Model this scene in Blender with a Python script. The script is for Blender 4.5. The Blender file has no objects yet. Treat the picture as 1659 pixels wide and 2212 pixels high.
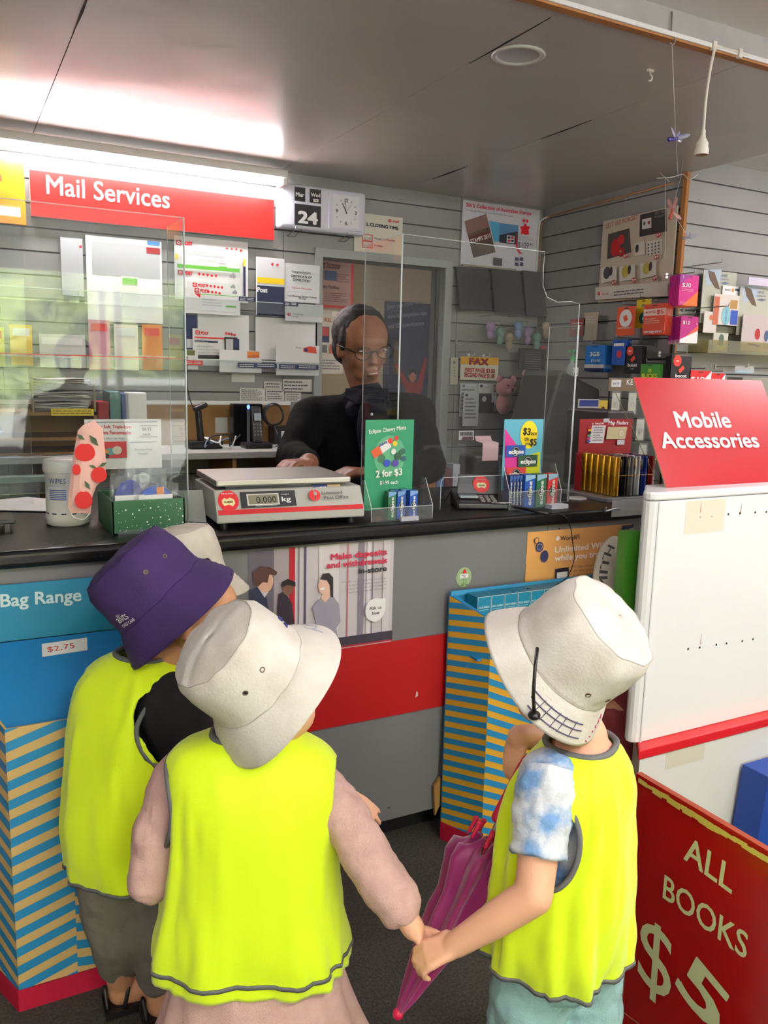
import bpy, bmesh, math, random
from math import sin, cos, pi, radians, sqrt, atan2, exp
from mathutils import Vector, Matrix, noise
random.seed(7)
SC = bpy.context.scene
COL = SC.collection
V = Vector
# ---------------------------------------------------------------- camera
FPX, PITCH, ROLL, YAW, CAMH = 1790.0, radians(9.55), radians(1.4), radians(28.0), 1.25
_f = V((sin(YAW)*cos(PITCH), cos(YAW)*cos(PITCH), -sin(PITCH)))
_r0 = V((cos(YAW), -sin(YAW), 0)); _u0 = _r0.cross(_f)
_r = _r0*cos(ROLL) + _u0*sin(ROLL); _u = _u0*cos(ROLL) - _r0*sin(ROLL)
CAMP = V((0, 0, CAMH))
cam_d = bpy.data.cameras.new('camera'); cam = bpy.data.objects.new('camera', cam_d); COL.objects.link(cam)
cam_d.sensor_fit = 'VERTICAL'; cam_d.sensor_height = 24.0; cam_d.lens = 24.0*FPX/2212.0
cam_d.clip_start = .02
m = Matrix.Identity(4)
for i in range(3): m[i][0], m[i][1], m[i][2], m[i][3] = _r[i], _u[i], -_f[i], CAMP[i]
cam.matrix_world = m; SC.camera = cam
def ray(x, y): return _f + _r*((x-829.5)/FPX) - _u*((y-1106)/FPX)
def hit(x, y, ax, v):
    d = ray(x, y); return CAMP + d*((v-CAMP[ax])/d[ax])
def PY(x, y, v): return hit(x, y, 1, v)
def PX(x, y, v): return hit(x, y, 0, v)
def PZ(x, y, v): return hit(x, y, 2, v)
def PT(x, y, t): return CAMP + ray(x, y)*t
def CV(a, b, c): return (_r*a + _u*b + _f*c).normalized()      # direction from right / up / away amounts
# ---------------------------------------------------------------- view, sky
SC.view_settings.view_transform = 'Standard'; SC.view_settings.look = 'None'
SC.view_settings.gamma = 1.0; SC.view_settings.use_curve_mapping = False
SC.view_settings.exposure = 0.76
SC.cycles.max_bounces = 10; SC.cycles.transparent_max_bounces = 24; SC.cycles.transmission_bounces = 8
SC.cycles.glossy_bounces = 4; SC.cycles.caustics_reflective = False; SC.cycles.caustics_refractive = False
SC.cycles.sample_clamp_indirect = 4.0
W = bpy.data.worlds.new('sky'); SC.world = W; W.use_nodes = True
W.node_tree.nodes['Background'].inputs[0].default_value = (.93, .93, 1.0, 1)
W.node_tree.nodes['Background'].inputs[1].default_value = 38.0
def area(name, loc, target, sx, sy, power, color=(1, 1, 1)):
    L = bpy.data.lights.new(name, 'AREA'); L.shape = 'RECTANGLE'; L.size = sx; L.size_y = sy; L.energy = power; L.color = color
    o = bpy.data.objects.new(name, L); COL.objects.link(o); o.location = loc
    o.rotation_euler = (V(target)-V(loc)).to_track_quat('-Z', 'Y').to_euler(); return o
# ---------------------------------------------------------------- materials
def lin(c): return tuple(((v/255)/12.92 if v/255 <= .04045 else ((v/255+.055)/1.055)**2.4) for v in c)
_mats = {}
def M(name, c=(200, 200, 200), rough=.5, metal=0, spec=.5, bump=None, noise_c=None, emit=0, coat=0, sheen=0, trans=0, ior=1.45):
    if name in _mats: return _mats[name]
    m = bpy.data.materials.new(name); m.use_nodes = True; nt = m.node_tree; b = nt.nodes['Principled BSDF']
    b.inputs['Base Color'].default_value = (*lin(c), 1); b.inputs['Roughness'].default_value = rough
    b.inputs['Metallic'].default_value = metal; b.inputs['Specular IOR Level'].default_value = spec; b.inputs['IOR'].default_value = ior
    if coat: b.inputs['Coat Weight'].default_value = coat; b.inputs['Coat Roughness'].default_value = .08
    if sheen: b.inputs['Sheen Weight'].default_value = sheen
    if trans: b.inputs['Transmission Weight'].default_value = trans
    if emit: b.inputs['Emission Color'].default_value = (*lin(c), 1); b.inputs['Emission Strength'].default_value = emit
    tc = None
    def nz(scale, detail=3):
        n = nt.nodes.new('ShaderNodeTexNoise'); n.inputs['Scale'].default_value = scale; n.inputs['Detail'].default_value = detail
        nt.links.new(tc.outputs['Object'], n.inputs['Vector']); return n
    if noise_c or bump: tc = nt.nodes.new('ShaderNodeTexCoord')
    if noise_c:                                   # (second colour, scale, low, high)
        c2, sc, lo, hi = noise_c; n = nz(sc, 5); r = nt.nodes.new('ShaderNodeValToRGB')
        r.color_ramp.elements[0].position = lo; r.color_ramp.elements[1].position = hi
        r.color_ramp.elements[0].color = (*lin(c), 1); r.color_ramp.elements[1].color = (*lin(c2), 1)
        nt.links.new(n.outputs['Fac'], r.inputs['Fac']); nt.links.new(r.outputs['Color'], b.inputs['Base Color'])
    if bump:                                      # (scale, distance)
        n = nz(bump[0], 4); k = nt.nodes.new('ShaderNodeBump'); k.inputs['Distance'].default_value = bump[1]; k.inputs['Strength'].default_value = 1
        nt.links.new(n.outputs['Fac'], k.inputs['Height']); nt.links.new(k.outputs['Normal'], b.inputs['Normal'])
    _mats[name] = m; return m
def clear(name, tint=(250, 252, 252), rough=.02, alpha=.06):
    """thin clear sheet: mostly transparent, with a real Fresnel reflection on top and a faint haze"""
    if name in _mats: return _mats[name]
    m = bpy.data.materials.new(name); m.use_nodes = True; nt = m.node_tree; nt.nodes.clear(); L = nt.links.new; N = nt.nodes.new
    out = N('ShaderNodeOutputMaterial'); t = N('ShaderNodeBsdfTransparent'); t.inputs[0].default_value = (*lin(tint), 1)
    d = N('ShaderNodeBsdfDiffuse'); d.inputs[0].default_value = (.7, .72, .72, 1)
    g = N('ShaderNodeBsdfGlossy'); g.inputs['Roughness'].default_value = rough; g.inputs[0].default_value = (1, 1, 1, 1)
    fr = N('ShaderNodeFresnel'); fr.inputs[0].default_value = 1.5
    m1 = N('ShaderNodeMixShader'); m1.inputs[0].default_value = alpha; L(t.outputs[0], m1.inputs[1]); L(d.outputs[0], m1.inputs[2])
    m2 = N('ShaderNodeMixShader'); gm = N('ShaderNodeNewGeometry'); sb = N('ShaderNodeMath'); sb.operation = 'SUBTRACT'; sb.inputs[0].default_value = 1; L(gm.outputs['Backfacing'], sb.inputs[1]); mu = N('ShaderNodeMath'); mu.operation = 'MULTIPLY'; L(fr.outputs[0], mu.inputs[0]); L(sb.outputs[0], mu.inputs[1]); L(mu.outputs[0], m2.inputs[0]); L(m1.outputs[0], m2.inputs[1]); L(g.outputs[0], m2.inputs[2])
    L(m2.outputs[0], out.inputs[0]); _mats[name] = m; return m
def P(c, rough=.55): return M('print_%02x%02x%02x' % tuple(c), c, rough)
WHT, BLK, RED, GRY, NAVY = (236, 236, 234), (22, 22, 24), (205, 24, 36), (120, 122, 124), (22, 34, 78)
# ---------------------------------------------------------------- mesh builder
def wmat(o): return wmat(o.parent) @ o.matrix_basis if o.parent else o.matrix_basis.copy()
_txt = {}
def text_mesh(s, bold=0.0):
    k = (s, bold)
    if k not in _txt:
        cu = bpy.data.curves.new('t', 'FONT'); cu.body = s; cu.resolution_u = 3 if len(s) < 14 else 2; cu.size = 1.0
        ob = bpy.data.objects.new('t', cu); me = bpy.data.meshes.new_from_object(ob)
        vs = [tuple(v.co) for v in me.vertices]; fs = [tuple(p.vertices) for p in me.polygons]
        bpy.data.objects.remove(ob); bpy.data.curves.remove(cu); bpy.data.meshes.remove(me)
        xs = [v[0] for v in vs] or [0, 1]; _txt[k] = (vs, fs, min(xs), max(xs))
    return _txt[k]
class MB:
    def __init__(s): s.v, s.f, s.m, s.sm, s.mats = [], [], [], [], []; s.fr = None; s.n = 0; s.T = Matrix.Identity(4)
    def mi(s, m):
        if m not in s.mats: s.mats.append(m)
        return s.mats.index(m)
    def add(s, vs, fs, mat, smooth=False):
        b = len(s.v); T = s.T; s.v += [T @ V(v) for v in vs]; i = s.mi(mat)
        for f in fs: s.f.append([b+k for k in f]); s.m.append(i); s.sm.append(smooth)
        return s
    def box(s, c, d, mat, rot=None):
        x, y, z = d[0]/2, d[1]/2, d[2]/2
        vs = [V((i*x, j*y, k*z)) for i in (-1, 1) for j in (-1, 1) for k in (-1, 1)]
        if rot: R = rot if isinstance(rot, Matrix) else Matrix.Rotation(rot, 3, 'Z'); vs = [R @ v for v in vs]
        return s.add([V(c)+v for v in vs], [(0, 1, 3, 2), (4, 6, 7, 5), (0, 4, 5, 1), (2, 3, 7, 6), (0, 2, 6, 4), (1, 5, 7, 3)], mat)
    def b2(s, a, b, mat):
        return s.box([(a[i]+b[i])/2 for i in range(3)], [abs(a[i]-b[i]) for i in range(3)], mat)
    def prism(s, pts, n, mat, smooth=False):      # closed polygon pts (3-D) extruded by vector n
        k = len(pts); pts = [V(p) for p in pts]; n = V(n)
        s.add(pts+[p+n for p in pts], [tuple(range(k))[::-1], tuple(range(k, 2*k))]+[(i, (i+1) % k, (i+1) % k+k, i+k) for i in range(k)], mat, smooth); return s
    def quad(s, pts, mat): return s.add(pts, [tuple(range(len(pts)))], mat)
    def lathe(s, prof, mat, c=(0, 0, 0), ax=(0, 0, 1), seg=28, cap=True, smooth=True, sx=1, sy=1):
        ax = V(ax).normalized(); q = ax.to_track_quat('Z', 'Y'); c = V(c); vs = []; fs = []
        for r, z in prof:
            for i in range(seg):
                a = 2*pi*i/seg; vs.append(c + q @ V((r*cos(a)*sx, r*sin(a)*sy, z)))
        n = len(prof)
        for j in range(n-1):
            for i in range(seg): fs.append((j*seg+i, j*seg+(i+1) % seg, (j+1)*seg+(i+1) % seg, (j+1)*seg+i))
        s.add(vs, fs, mat, smooth)
        if cap:
            s.add(vs[:seg], [tuple(range(seg))[::-1]], mat); s.add(vs[-seg:], [tuple(range(seg))], mat)
        return s
    def cyl(s, a, b, r, mat, r2=None, seg=16, cap=True):
        a, b = V(a), V(b); return s.lathe([(r, 0), (r if r2 is None else r2, (b-a).length)], mat, a, b-a, seg, cap)
    def tube(s, pts, r, mat, seg=8, closed=False, flat=1.0, cap=True):
        pts = [V(p) for p in pts]; n = len(pts); rs = r if isinstance(r, (list, tuple)) else [r]*n
        vs = []; fs = []; up = None
        for i, p in enumerate(pts):
            a = pts[(i-1) % n] if (closed or i) else p; b = pts[(i+1) % n] if (closed or i < n-1) else p
            t = (b-a).normalized()
            if up is None: up = t.orthogonal().normalized()
            else: up = (up - t*up.dot(t)); up = up.normalized() if up.length > 1e-6 else t.orthogonal().normalized()
            w = t.cross(up)
            for k in range(seg): a_ = 2*pi*k/seg; vs.append(p + up*(rs[i]*cos(a_)) + w*(rs[i]*flat*sin(a_)))
        for i in range(n if closed else n-1):
            j = (i+1) % n
            for k in range(seg): fs.append((i*seg+k, i*seg+(k+1) % seg, j*seg+(k+1) % seg, j*seg+k))
        if not closed and cap: fs += [tuple(range(seg))[::-1], tuple(range((n-1)*seg, n*seg))]
        return s.add(vs, fs, mat, True)
    def ball(s, c, r, mat, seg=20, rings=12, rot=None, sq=(1, 1, 1)):
        r = V((r, r, r)) if isinstance(r, (int, float)) else V(r); c = V(c); vs = [None]; fs = []; out = []
        for j in range(1, rings):
            th = pi*j/rings
            for i in range(seg):
                a = 2*pi*i/seg; out.append(V((sin(th)*cos(a)*r.x, sin(th)*sin(a)*r.y, cos(th)*r.z)))
        out = [V((0, 0, r.z))]+out+[V((0, 0, -r.z))]
        if rot: out = [rot @ v for v in out]
        for i in range(seg):
            fs.append((0, 1+i, 1+(i+1) % seg)); L = 1+(rings-2)*seg; fs.append((L+(i+1) % seg, L+i, len(out)-1))
            for j in range(rings-2): a = 1+j*seg; fs.append((a+i, a+seg+i, a+seg+(i+1) % seg, a+(i+1) % seg))
        return s.add([c+v for v in out], fs, mat, True)
    def cap(s, a, ra, b, rb, mat, seg=16):        # tapered capsule
        a, b = V(a), V(b); L = (b-a).length
        prof = [(ra*cos(t), ra*sin(t)) for t in [radians(-89+k*22.0) for k in range(5)]]+[(rb*cos(t), L+rb*sin(t)) for t in [radians(k*22.0+1) for k in range(5)]]
        return s.lathe(prof, mat, a, b-a if L > 1e-6 else (0, 0, 1), seg)
    def grid(s, rows, mat, closed=False, smooth=True, skip=None, flip=False):
        n = len(rows[0]); fs = []
        for j in range(len(rows)-1):
            for i in range(n if closed else n-1):
                if skip and skip(j, i): continue
                q = (j*n+i, j*n+(i+1) % n, (j+1)*n+(i+1) % n, (j+1)*n+i); fs.append(q[::-1] if flip else q)
        return s.add([p for r in rows for p in r], fs, mat, smooth)
    # --- flat printing in a frame: origin O, unit u (right), v (up); layers step outwards
    def frame(s, O, u, v, step=.0003):
        u, v = V(u).normalized(), V(v).normalized(); s.fr = (V(O), u, v, u.cross(v)); s.n = 1; s.step = step; return s
    def at(s, a, b, lay=None):
        O, u, v, n = s.fr; return O + u*a + v*b + n*(s.step*(s.n if lay is None else lay))
    def rect(s, a0, b0, a1, b1, mat, rot=0):
        s.n += 1
        if rot:
            ca, cb, w, h = (a0+a1)/2, (b0+b1)/2, (a1-a0)/2, (b1-b0)/2; R = [(ca+x*cos(rot)-y*sin(rot), cb+x*sin(rot)+y*cos(rot)) for x, y in ((-w, -h), (w, -h), (w, h), (-w, h))]
        else: R = [(a0, b0), (a1, b0), (a1, b1), (a0, b1)]
        return s.add([s.at(*p) for p in R], [(0, 1, 2, 3)], mat)
    def poly(s, pts, mat): s.n += 1; return s.add([s.at(*p) for p in pts], [tuple(range(len(pts)))], mat)
    def disc(s, a, b, r, mat, r2=None, seg=24, rot=0):
        r2 = r2 or r; q = [(r*cos(2*pi*i/seg), r2*sin(2*pi*i/seg)) for i in range(seg)]
        return s.poly([(a+x*cos(rot)-y*sin(rot), b+x*sin(rot)+y*cos(rot)) for x, y in q], mat)
    def line(s, a0, b0, a1, b1, w, mat):
        d = V((a1-a0, b1-b0)).normalized()*w/2; return s.poly([(a0-d.y*-1*-1, b0+d.x), (a0+d.y, b0-d.x), (a1+d.y, b1-d.x), (a1-d.y, b1+d.x)], mat)
    def text(s, t, a, b, h, mat, w=None, al='l', bold=0.0, rot=0, shear=0):
        """cap height h, optional total width w, anchor al at (a,b) on the baseline"""
        vs, fs, x0, x1 = text_mesh(t); s.n += 1; k = h/.72; kx = k if not w else w/max(1e-6, x1-x0)
        ox = {'l': 0, 'c': -(x1-x0)*kx/2, 'r': -(x1-x0)*kx}[al]; q_ = bold*1.15
        for ex, ey in (((0, 0),) if not bold else ((q_, q_), (-q_, q_), (q_, -q_), (-q_, -q_), (q_*1.3, 0), (-q_*1.3, 0))):
            out = []
            for v in vs:
                x = (v[0]+ex-x0)*kx+ox+v[1]*k*shear; y = (v[1]+ey)*k; out.append(s.at(a+x*cos(rot)-y*sin(rot), b+x*sin(rot)+y*cos(rot)))
            s.add(out, fs, mat); s.n += .2 if bold else 0
        return s
    def scrib(s, a0, b0, a1, b1, n, mat, h=.45, seed=1):   # rows of tiny type too small to read: broken lines
        rnd = random.Random(seed); hh = (b1-b0)/n; s.n += 1; q = []; F = []
        for i in range(n):
            y = b0+hh*(i+.5); x = a0
            end = a1-(a1-a0)*rnd.random()*.3
            while x < end:
                w = min((a1-a0)*(.05+.12*rnd.random()), end-x)
                k = len(q); q += [s.at(x, y-hh*h/2), s.at(x+w, y-hh*h/2), s.at(x+w, y+hh*h/2), s.at(x, y+hh*h/2)]; F.append((k, k+1, k+2, k+3)); x += w+(a1-a0)*.02
        return s.add(q, F, mat)
    def build(s, name, parent=None, bevel=0, seg=2, solid=0, sub=0, autos=False):
        me = bpy.data.meshes.new(name); inv = wmat(parent).inverted() if parent else Matrix.Identity(4)
        me.from_pydata([tuple(inv @ v) for v in s.v], [], s.f)
        for m in s.mats: me.materials.append(m)
        for p, i, q in zip(me.polygons, s.m, s.sm): p.material_index = i; p.use_smooth = q
        if bevel: bm_ = bmesh.new(); bm_.from_mesh(me); bmesh.ops.remove_doubles(bm_, verts=bm_.verts, dist=1e-6); bmesh.ops.recalc_face_normals(bm_, faces=bm_.faces) if not s.fr else None; bm_.to_mesh(me); bm_.free()
        me.update(); o = bpy.data.objects.new(name, me); COL.objects.link(o)
        if parent: o.parent = parent
        if solid: k = o.modifiers.new('solid', 'SOLIDIFY'); k.thickness = solid; k.offset = 0
        if bevel: k = o.modifiers.new('bevel', 'BEVEL'); k.width = bevel; k.segments = seg; k.limit_method = 'ANGLE'; k.angle_limit = radians(40)
        if sub: k = o.modifiers.new('sub', 'SUBSURF'); k.levels = k.render_levels = sub
        return o
def tag(o, label, cat, group=None, kind=None):
    o['label'] = label; o['category'] = cat
    if group: o['group'] = group
    if kind: o['kind'] = kind
    return o
def thing(name, label, cat, loc=(0, 0, 0), group=None):
    o = bpy.data.objects.new(name, None); COL.objects.link(o); o.location = loc; o.empty_display_size = .02
    return tag(o, label, cat, group)
def struct(mb, name, **k): o = mb.build(name, **k); o['kind'] = 'structure'; return o
def copy_thing(t, loc, label=None, rz=0, scale=None):
    c = t.copy(); COL.objects.link(c); c.location = loc; c.rotation_euler = (0, 0, rz)
    if scale: c.scale = scale
    for ch in t.children:
        d = ch.copy(); COL.objects.link(d); d.parent = c
        for g in ch.children: e = g.copy(); COL.objects.link(e); e.parent = d
    if label: c['label'] = label
    return c
def crv(pts, n=8, closed=False):                 # Catmull-Rom through pts
    pts = [V(p) for p in pts]; k = len(pts); out = []
    for i in range(k if closed else k-1):
        g = (lambda j: pts[j % k]) if closed else (lambda j: pts[max(0, min(k-1, j))])
        a, b, c, d = g(i-1), g(i), g(i+1), g(i+2)
        for q in range(n):
            t = q/n; out.append(.5*((2*b)+(c-a)*t+(2*a-5*b+4*c-d)*t*t+(3*b-a-3*c+d)*t**3))
    if not closed: out.append(pts[-1])
    return out
# ================================================================ lights of the place
CZ, MZ, BY, SX, OY, FY = 2.045, 2.105, 3.35, 2.61, 2.47, 1.565      # bulkhead ceiling, main ceiling, back wall, side wall, outer wall, fascia
portal = area('window_daylight', (.8, -2.46, 1.1), (.8, 0, 1.1), 2.3, 1.64, 1); portal.data.cycles.is_portal = True
sun = bpy.data.lights.new('sun', 'SUN'); sun.energy = 85; sun.angle = .02; sun.color = (1, .95, .86)
so = bpy.data.objects.new('sun', sun); COL.objects.link(so); so.rotation_euler = (radians(-48), radians(12), 0)
TUBE = M('tube_glow', (255, 250, 250), emit=50); PANEL = M('diffuser_glow', (255, 245, 248), emit=30)
PLW = M('white_plastic', (232, 232, 228), .35); PLD = M('black_plastic', (20, 20, 22), .35); STEEL = M('steel_wire', (170, 170, 172), .3, 1)
SLAT = M('slatwall_grey', (150, 150, 148), .5, noise_c=((134, 134, 132), 3.0, .35, .7)); GRV = M('slat_groove', (70, 70, 70), .8)
def batten(name, x0, x1, y, z, label, mat=TUBE, w=.05, group=None):
    t = thing(name, label, 'ceiling light', (x0, y, z), group)
    b = MB(); b.b2((x0, y-w, z-.018), (x1, y+w, z+.012), PLW); b.build('housing', t, bevel=.004)
    b = MB(); b.b2((x0+.02, y-w*.6, z-.042), (x1-.02, y+w*.6, z-.018), mat); b.build('diffuser', t, bevel=.012, seg=3)
    for s in (x0+.008, x1-.008): b = MB(); b.b2((s-.01, y-w*.8, z-.045), (s+.01, y+w*.8, z-.0), PLW); b.build('end_cap', t, bevel=.004)
    return t
batten('batten_light', .19, 1.245, BY-.10, CZ-.034, 'lit fluorescent batten above the red Mail Services sign', w=.042)
for i, (x, y) in enumerate(((-1.2, -.9), (.1, -.5), (1.7, .25), (2.95, 1.25))):
    batten('shop_ceiling_light', x, x+1.2, y, MZ-.014, 'lit fluorescent panel on the white shop ceiling behind the viewer', PANEL, .13, 'shop ceiling lights')
# ================================================================ room shell
CEIL = M('bulkhead_ceiling', (212, 208, 202), .24, spec=.5, noise_c=((196, 192, 186), 1.3, .3, .75), bump=(1.2, .012))
MCEIL = M('shop_ceiling', (246, 245, 242), .6); WALLP = M('painted_wall', (215, 212, 204), .7)
b = MB()
xs = [-2.2, -1.05, -.13 + .46, 1.26, 1.845, SX+.01]
xs = [-2.2, -.6, .33, 1.255, 1.845, SX+.01]
for a, c in zip(xs[:-1], xs[1:]): b.b2((a+.0012, FY, CZ), (c-.0012, BY+.02, CZ+.012), CEIL)
struct(b, 'ceiling_bulkhead')
b = MB(); b.b2((-2.2, FY+.005, CZ+.013), (SX, BY, CZ+.02), M('gap_dark', (30, 22, 16), .9)); 
for (x, y0, y1, w) in ((1.845, 2.85, 3.12, .005), (1.845, 2.15, 2.4, .003), (1.255, 1.62, 1.95, .0025), (.33, 2.0, 2.3, .003)):
    b.prism([(x-w*.2, y0, CZ-.0015), (x+w, (y0+y1)/2, CZ-.0015), (x-w*.2, y1, CZ-.0015), (x-w, (y0+y1)/2, CZ-.0015)], (0, 0, .003), M('gap_dark'))
struct(b, 'trim_ceiling_joints')
b = MB(); b.b2((-2.2, -2.6, MZ), (4.4, 3.6, MZ+.05), MCEIL); struct(b, 'ceiling')
b = MB(); b.b2((-2.2, FY-.006, CZ+.002), (SX+.01, FY, MZ), M('fascia_grey', (160, 158, 155), .5, noise_c=((140, 138, 136), 5, .4, .7)))
b.b2((SX, FY, CZ+.002), (SX+.008, OY, MZ), M('fascia_grey')); struct(b, 'trim_fascia')
b = MB(); b.b2((-2.2, FY-.022, CZ-.006), (SX+.01, FY+.002, CZ+.004), M('white_gloss_trim', (238, 238, 238), .25)); b.b2((-2.2, FY-.016, CZ-.010), (SX+.01, FY+.006, CZ-.006), M('raw_board_edge', (150, 100, 52), .8)); struct(b, 'trim_conduit')
def slatwall(name, p0, p1, z0, z1, gaps=(), pitch=.083, joints=()):
    """boards run level from p0 to p1 (x,y); gaps: list of (s0,s1,z0,z1) openings"""
    d = (V((*p1, 0))-V((*p0, 0))); L = d.length; d.normalize(); n = V((d.y, -d.x, 0)); b = MB(); b.T = Matrix(((d.x, -n.x, 0, p0[0]), (d.y, -n.y, 0, p0[1]), (0, 0, 1, 0), (0, 0, 0, 1)))
    z = z1
    def put(s0, s1, za, zb):
        if s1-s0 < .004 or zb-za < .003: return
        b.b2((s0, 0, za), (s1, .008, zb), SLAT)
    while z > z0+.001:
        za, zb = max(z0, z-pitch+.0055), z; cuts = [0, L]
        segs = [(0, L)]
        for (g0, g1, h0, h1) in gaps:
            if zb <= h0 or za >= h1: continue
            new = []
            for (a, c) in segs:
                if h1 < zb-.003 or (h0 > za+.003 and h0 < zb): pass
                if g0 > a: new.append((a, min(c, g0)))
                if g1 < c: new.append((max(a, g1), c))
            if h1 < zb: put(g0, g1, h1, zb)
            segs = new
        for a, c in segs:
            js = [a]+[j for j in sorted(joints) if a < j < c]+[c]
            for q, w in zip(js[:-1], js[1:]): put(q+(.001 if q != a else 0), w-(.001 if w != c else 0), za, zb)
        z -= pitch
    gs = sorted(gaps); s = 0
    for (g0, g1, h0, h1) in gs:
        b.b2((s, .008, z0), (g0, .016, z1), GRV); b.b2((g0, .008, h1), (g1, .016, z1), GRV); s = g1
    b.b2((s, .008, z0), (L, .016, z1), GRV); return struct(b, name)
DX0, DX1, DZ = 1.455, 2.065, 1.728
slatwall('wall_back', (-2.2, BY), (SX+.02, BY), 0, CZ+.02, gaps=((DX0+2.2, DX1+2.2, 0, DZ),), joints=(1.28+2.2, 2.14+2.2, .2+2.2))
slatwall('wall_right', (SX, BY+.01), (SX, OY), 0, CZ+.03)
slatwall('wall_right_front', (SX, OY), (4.3, OY), 0, MZ, joints=(.62,))
b = MB(); b.b2((SX-.012, OY-.018, 0), (SX+.004, OY+.004, CZ), M('raw_board_edge')); struct(b, 'trim_wall_end')
b = MB(); b.tube([(SX-.02, BY-.02, 1.75), (SX-.02, BY-.02, 1.97), (SX-.012, BY-.06, 2.0), (SX-.012, BY-.2, 2.005), (SX-.012, OY+.05, CZ-.03)], .0028, M('raw_board_edge')); struct(b, 'trim_ceiling_bead')
b = MB(); b.tube(crv([(SX-.03, BY-.012, 1.76), (SX-.03, BY-.012, 1.95), (SX-.02, BY-.02, 1.99), (SX-.008, BY-.06, 2.0)], 5), .005, PLW); tag(b.build('wall_cable'), 'white cable running up the corner beside the stamp poster', 'cable')
b = MB()                                          # door frame
FR = M('door_frame_grey', (160, 164, 162), .45)
b.b2((DX0-.035, BY-.012, 0), (DX0, BY+.12, DZ), FR); b.b2((DX1, BY-.012, 0), (DX1+.035, BY+.12, DZ), FR); b.b2((DX0-.035, BY-.012, DZ), (DX1+.035, BY+.12, DZ+.035), FR)
b.b2((DX1-.015, BY+.04, 0), (DX1, BY+.055, DZ), GRV); b.build('door_1', bevel=.003)['kind'] = 'structure'
b = MB(); TAN = M('back_room_wall', (176, 160, 138), .8)
b.b2((.6, 4.35, 0), (3.2, 4.4, 2.1), TAN); b.b2((2.9, BY+.05, 0), (2.95, 4.35, 2.1), TAN); b.b2((.9, BY+.02, 0), (.95, 4.35, 2.1), M('back_room_grey', (120, 118, 116), .8)); b.b2((.9, BY+.02, 2.1), (3.2, 4.4, 2.12), WALLP); b.b2((.9, BY+.02, -.02), (3.2, 4.4, 0), GRV); struct(b, 'wall_back_room')
b = MB(); b.b2((-2.2, -2.6, -.04), (4.4, BY+.02, 0), M('carpet', (74, 70, 62), .95, noise_c=((50, 48, 42), 160, .35, .65), bump=(300, .004))); struct(b, 'floor')
b = MB(); b.b2((-2.25, -2.6, 0), (-2.2, BY+.02, MZ), WALLP); struct(b, 'wall_left')
b = MB(); b.b2((4.3, -2.6, 0), (4.35, OY+.02, MZ), WALLP); struct(b, 'wall_far_right')
# rear wall with the shop window that the screens mirror
b = MB(); y0, y1 = -2.6, -2.5
b.b2((-2.2, y0, 0), (-.3, y1, MZ), WALLP); b.b2((1.9, y0, 0), (4.35, y1, MZ), WALLP); b.b2((-.3, y0, 1.93), (1.9, y1, MZ), WALLP); b.b2((-.3, y0, 0), (1.9, y1, .28), WALLP); struct(b, 'wall_rear')
b = MB()
for x in (-.3, .28, 1.02, 1.13, 1.86): b.b2((x, -2.58, .28), (x+.04, -2.5, 1.93), PLW)
b.b2((-.3, -2.58, .28), (1.9, -2.5, .32), PLW); b.b2((-.3, -2.58, 1.89), (1.9, -2.5, 1.93), PLW); struct(b, 'window_1')
# outdoors, seen only as a mirror image in the counter screens
b = MB(); b.b2((-14, -30, -.3), (16, -2.62, -.05), M('road_concrete', (190, 188, 182), .8)); struct(b, 'floor_street')
FOL = M('tree_foliage', (112, 122, 74), .8, noise_c=((46, 60, 36), 2.2, .4, .62), bump=(6, .3))
rn = random.Random(3)
for i in range(9):
    b = MB(); x = -10+i*3.6; h = 3.4+rn.random()*2.0
    for k in range(9):
        c = V((x+rn.uniform(-.6, .6), -11+rn.uniform(-.4, .4), h*(.25+.75*rn.random()))); r = .8+.35*rn.random()
        vs = len(b.v); b.ball(c, (r, r*.8, r*.85), FOL, 18, 12)
        for j in range(vs, len(b.v)):
            p = b.v[j]; b.v[j] = c+(p-c)*(1+.35*noise.noise(p*2.2))
    t = thing('street_tree', 'leafy green tree across the street, mirrored in the counter screen', 'tree', (x, -11, -.05), 'trees across the street')
    b.build('foliage', t); b = MB(); b.cyl((x, -11, -.05), (x, -11, h*.5), .14, M('bark', (80, 64, 48), .9), .1); b.build('trunk', t)
b = MB(); rows = []
for j in range(14):
    rows.append([V((-22+2*i, -14-1.2*j*.3+1.2*noise.noise((i*.9, j*.8, 3)), -.05+.75*j+.6*noise.noise((i*.7, j*.9, 9)))) for i in range(24)])
b.grid(rows, FOL); struct(b, 'wall_hillside')
t = thing('parked_car', 'white car parked in the street, mirrored in the counter screen', 'car', (2.2, -5.2, -.05)); WC = M('car_white', (245, 245, 245), .2, coat=1)
b = MB(); b.prism([(-.2, -6.0, .15), (-.2, -6.0, .62), (.5, -6, .72), (1.1, -6, 1.12), (2.6, -6, 1.14), (3.3, -6, .76), (3.9, -6, .7), (3.95, -6, .15)], (0, 1.5, 0), WC); b.build('car_body', t, bevel=.08, seg=3)
b = MB(); b.prism([(.62, -4.49, .74), (1.15, -4.49, 1.06), (2.52, -4.49, 1.08), (3.1, -4.49, .76)], (0, .02, 0), PLD); b.build('side_window', t)
for x in (.5, 3.2):
    b = MB(); b.cyl((x, -4.66, .23), (x, -4.46, .23), .28, PLD, seg=24); b.build('wheel', t, bevel=.02)
# ceiling fittings
p = PZ(1120, 117, CZ); t = thing('downlight', 'round white recessed downlight in the grey bulkhead ceiling', 'ceiling light', p)
b = MB(); b.lathe([(.066, -.001), (.068, -.004), (.062, -.007), (.054, -.0055), (.052, -.001)], PLW, p, seg=40, cap=False); b.build('rim', t)
b = MB(); b.lathe([(.053, -.003), (.05, -.0015), (.0, -.001)], M('downlight_bowl', (205, 205, 205), .4), p, seg=40, cap=False); b.build('reflector', t)
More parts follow.
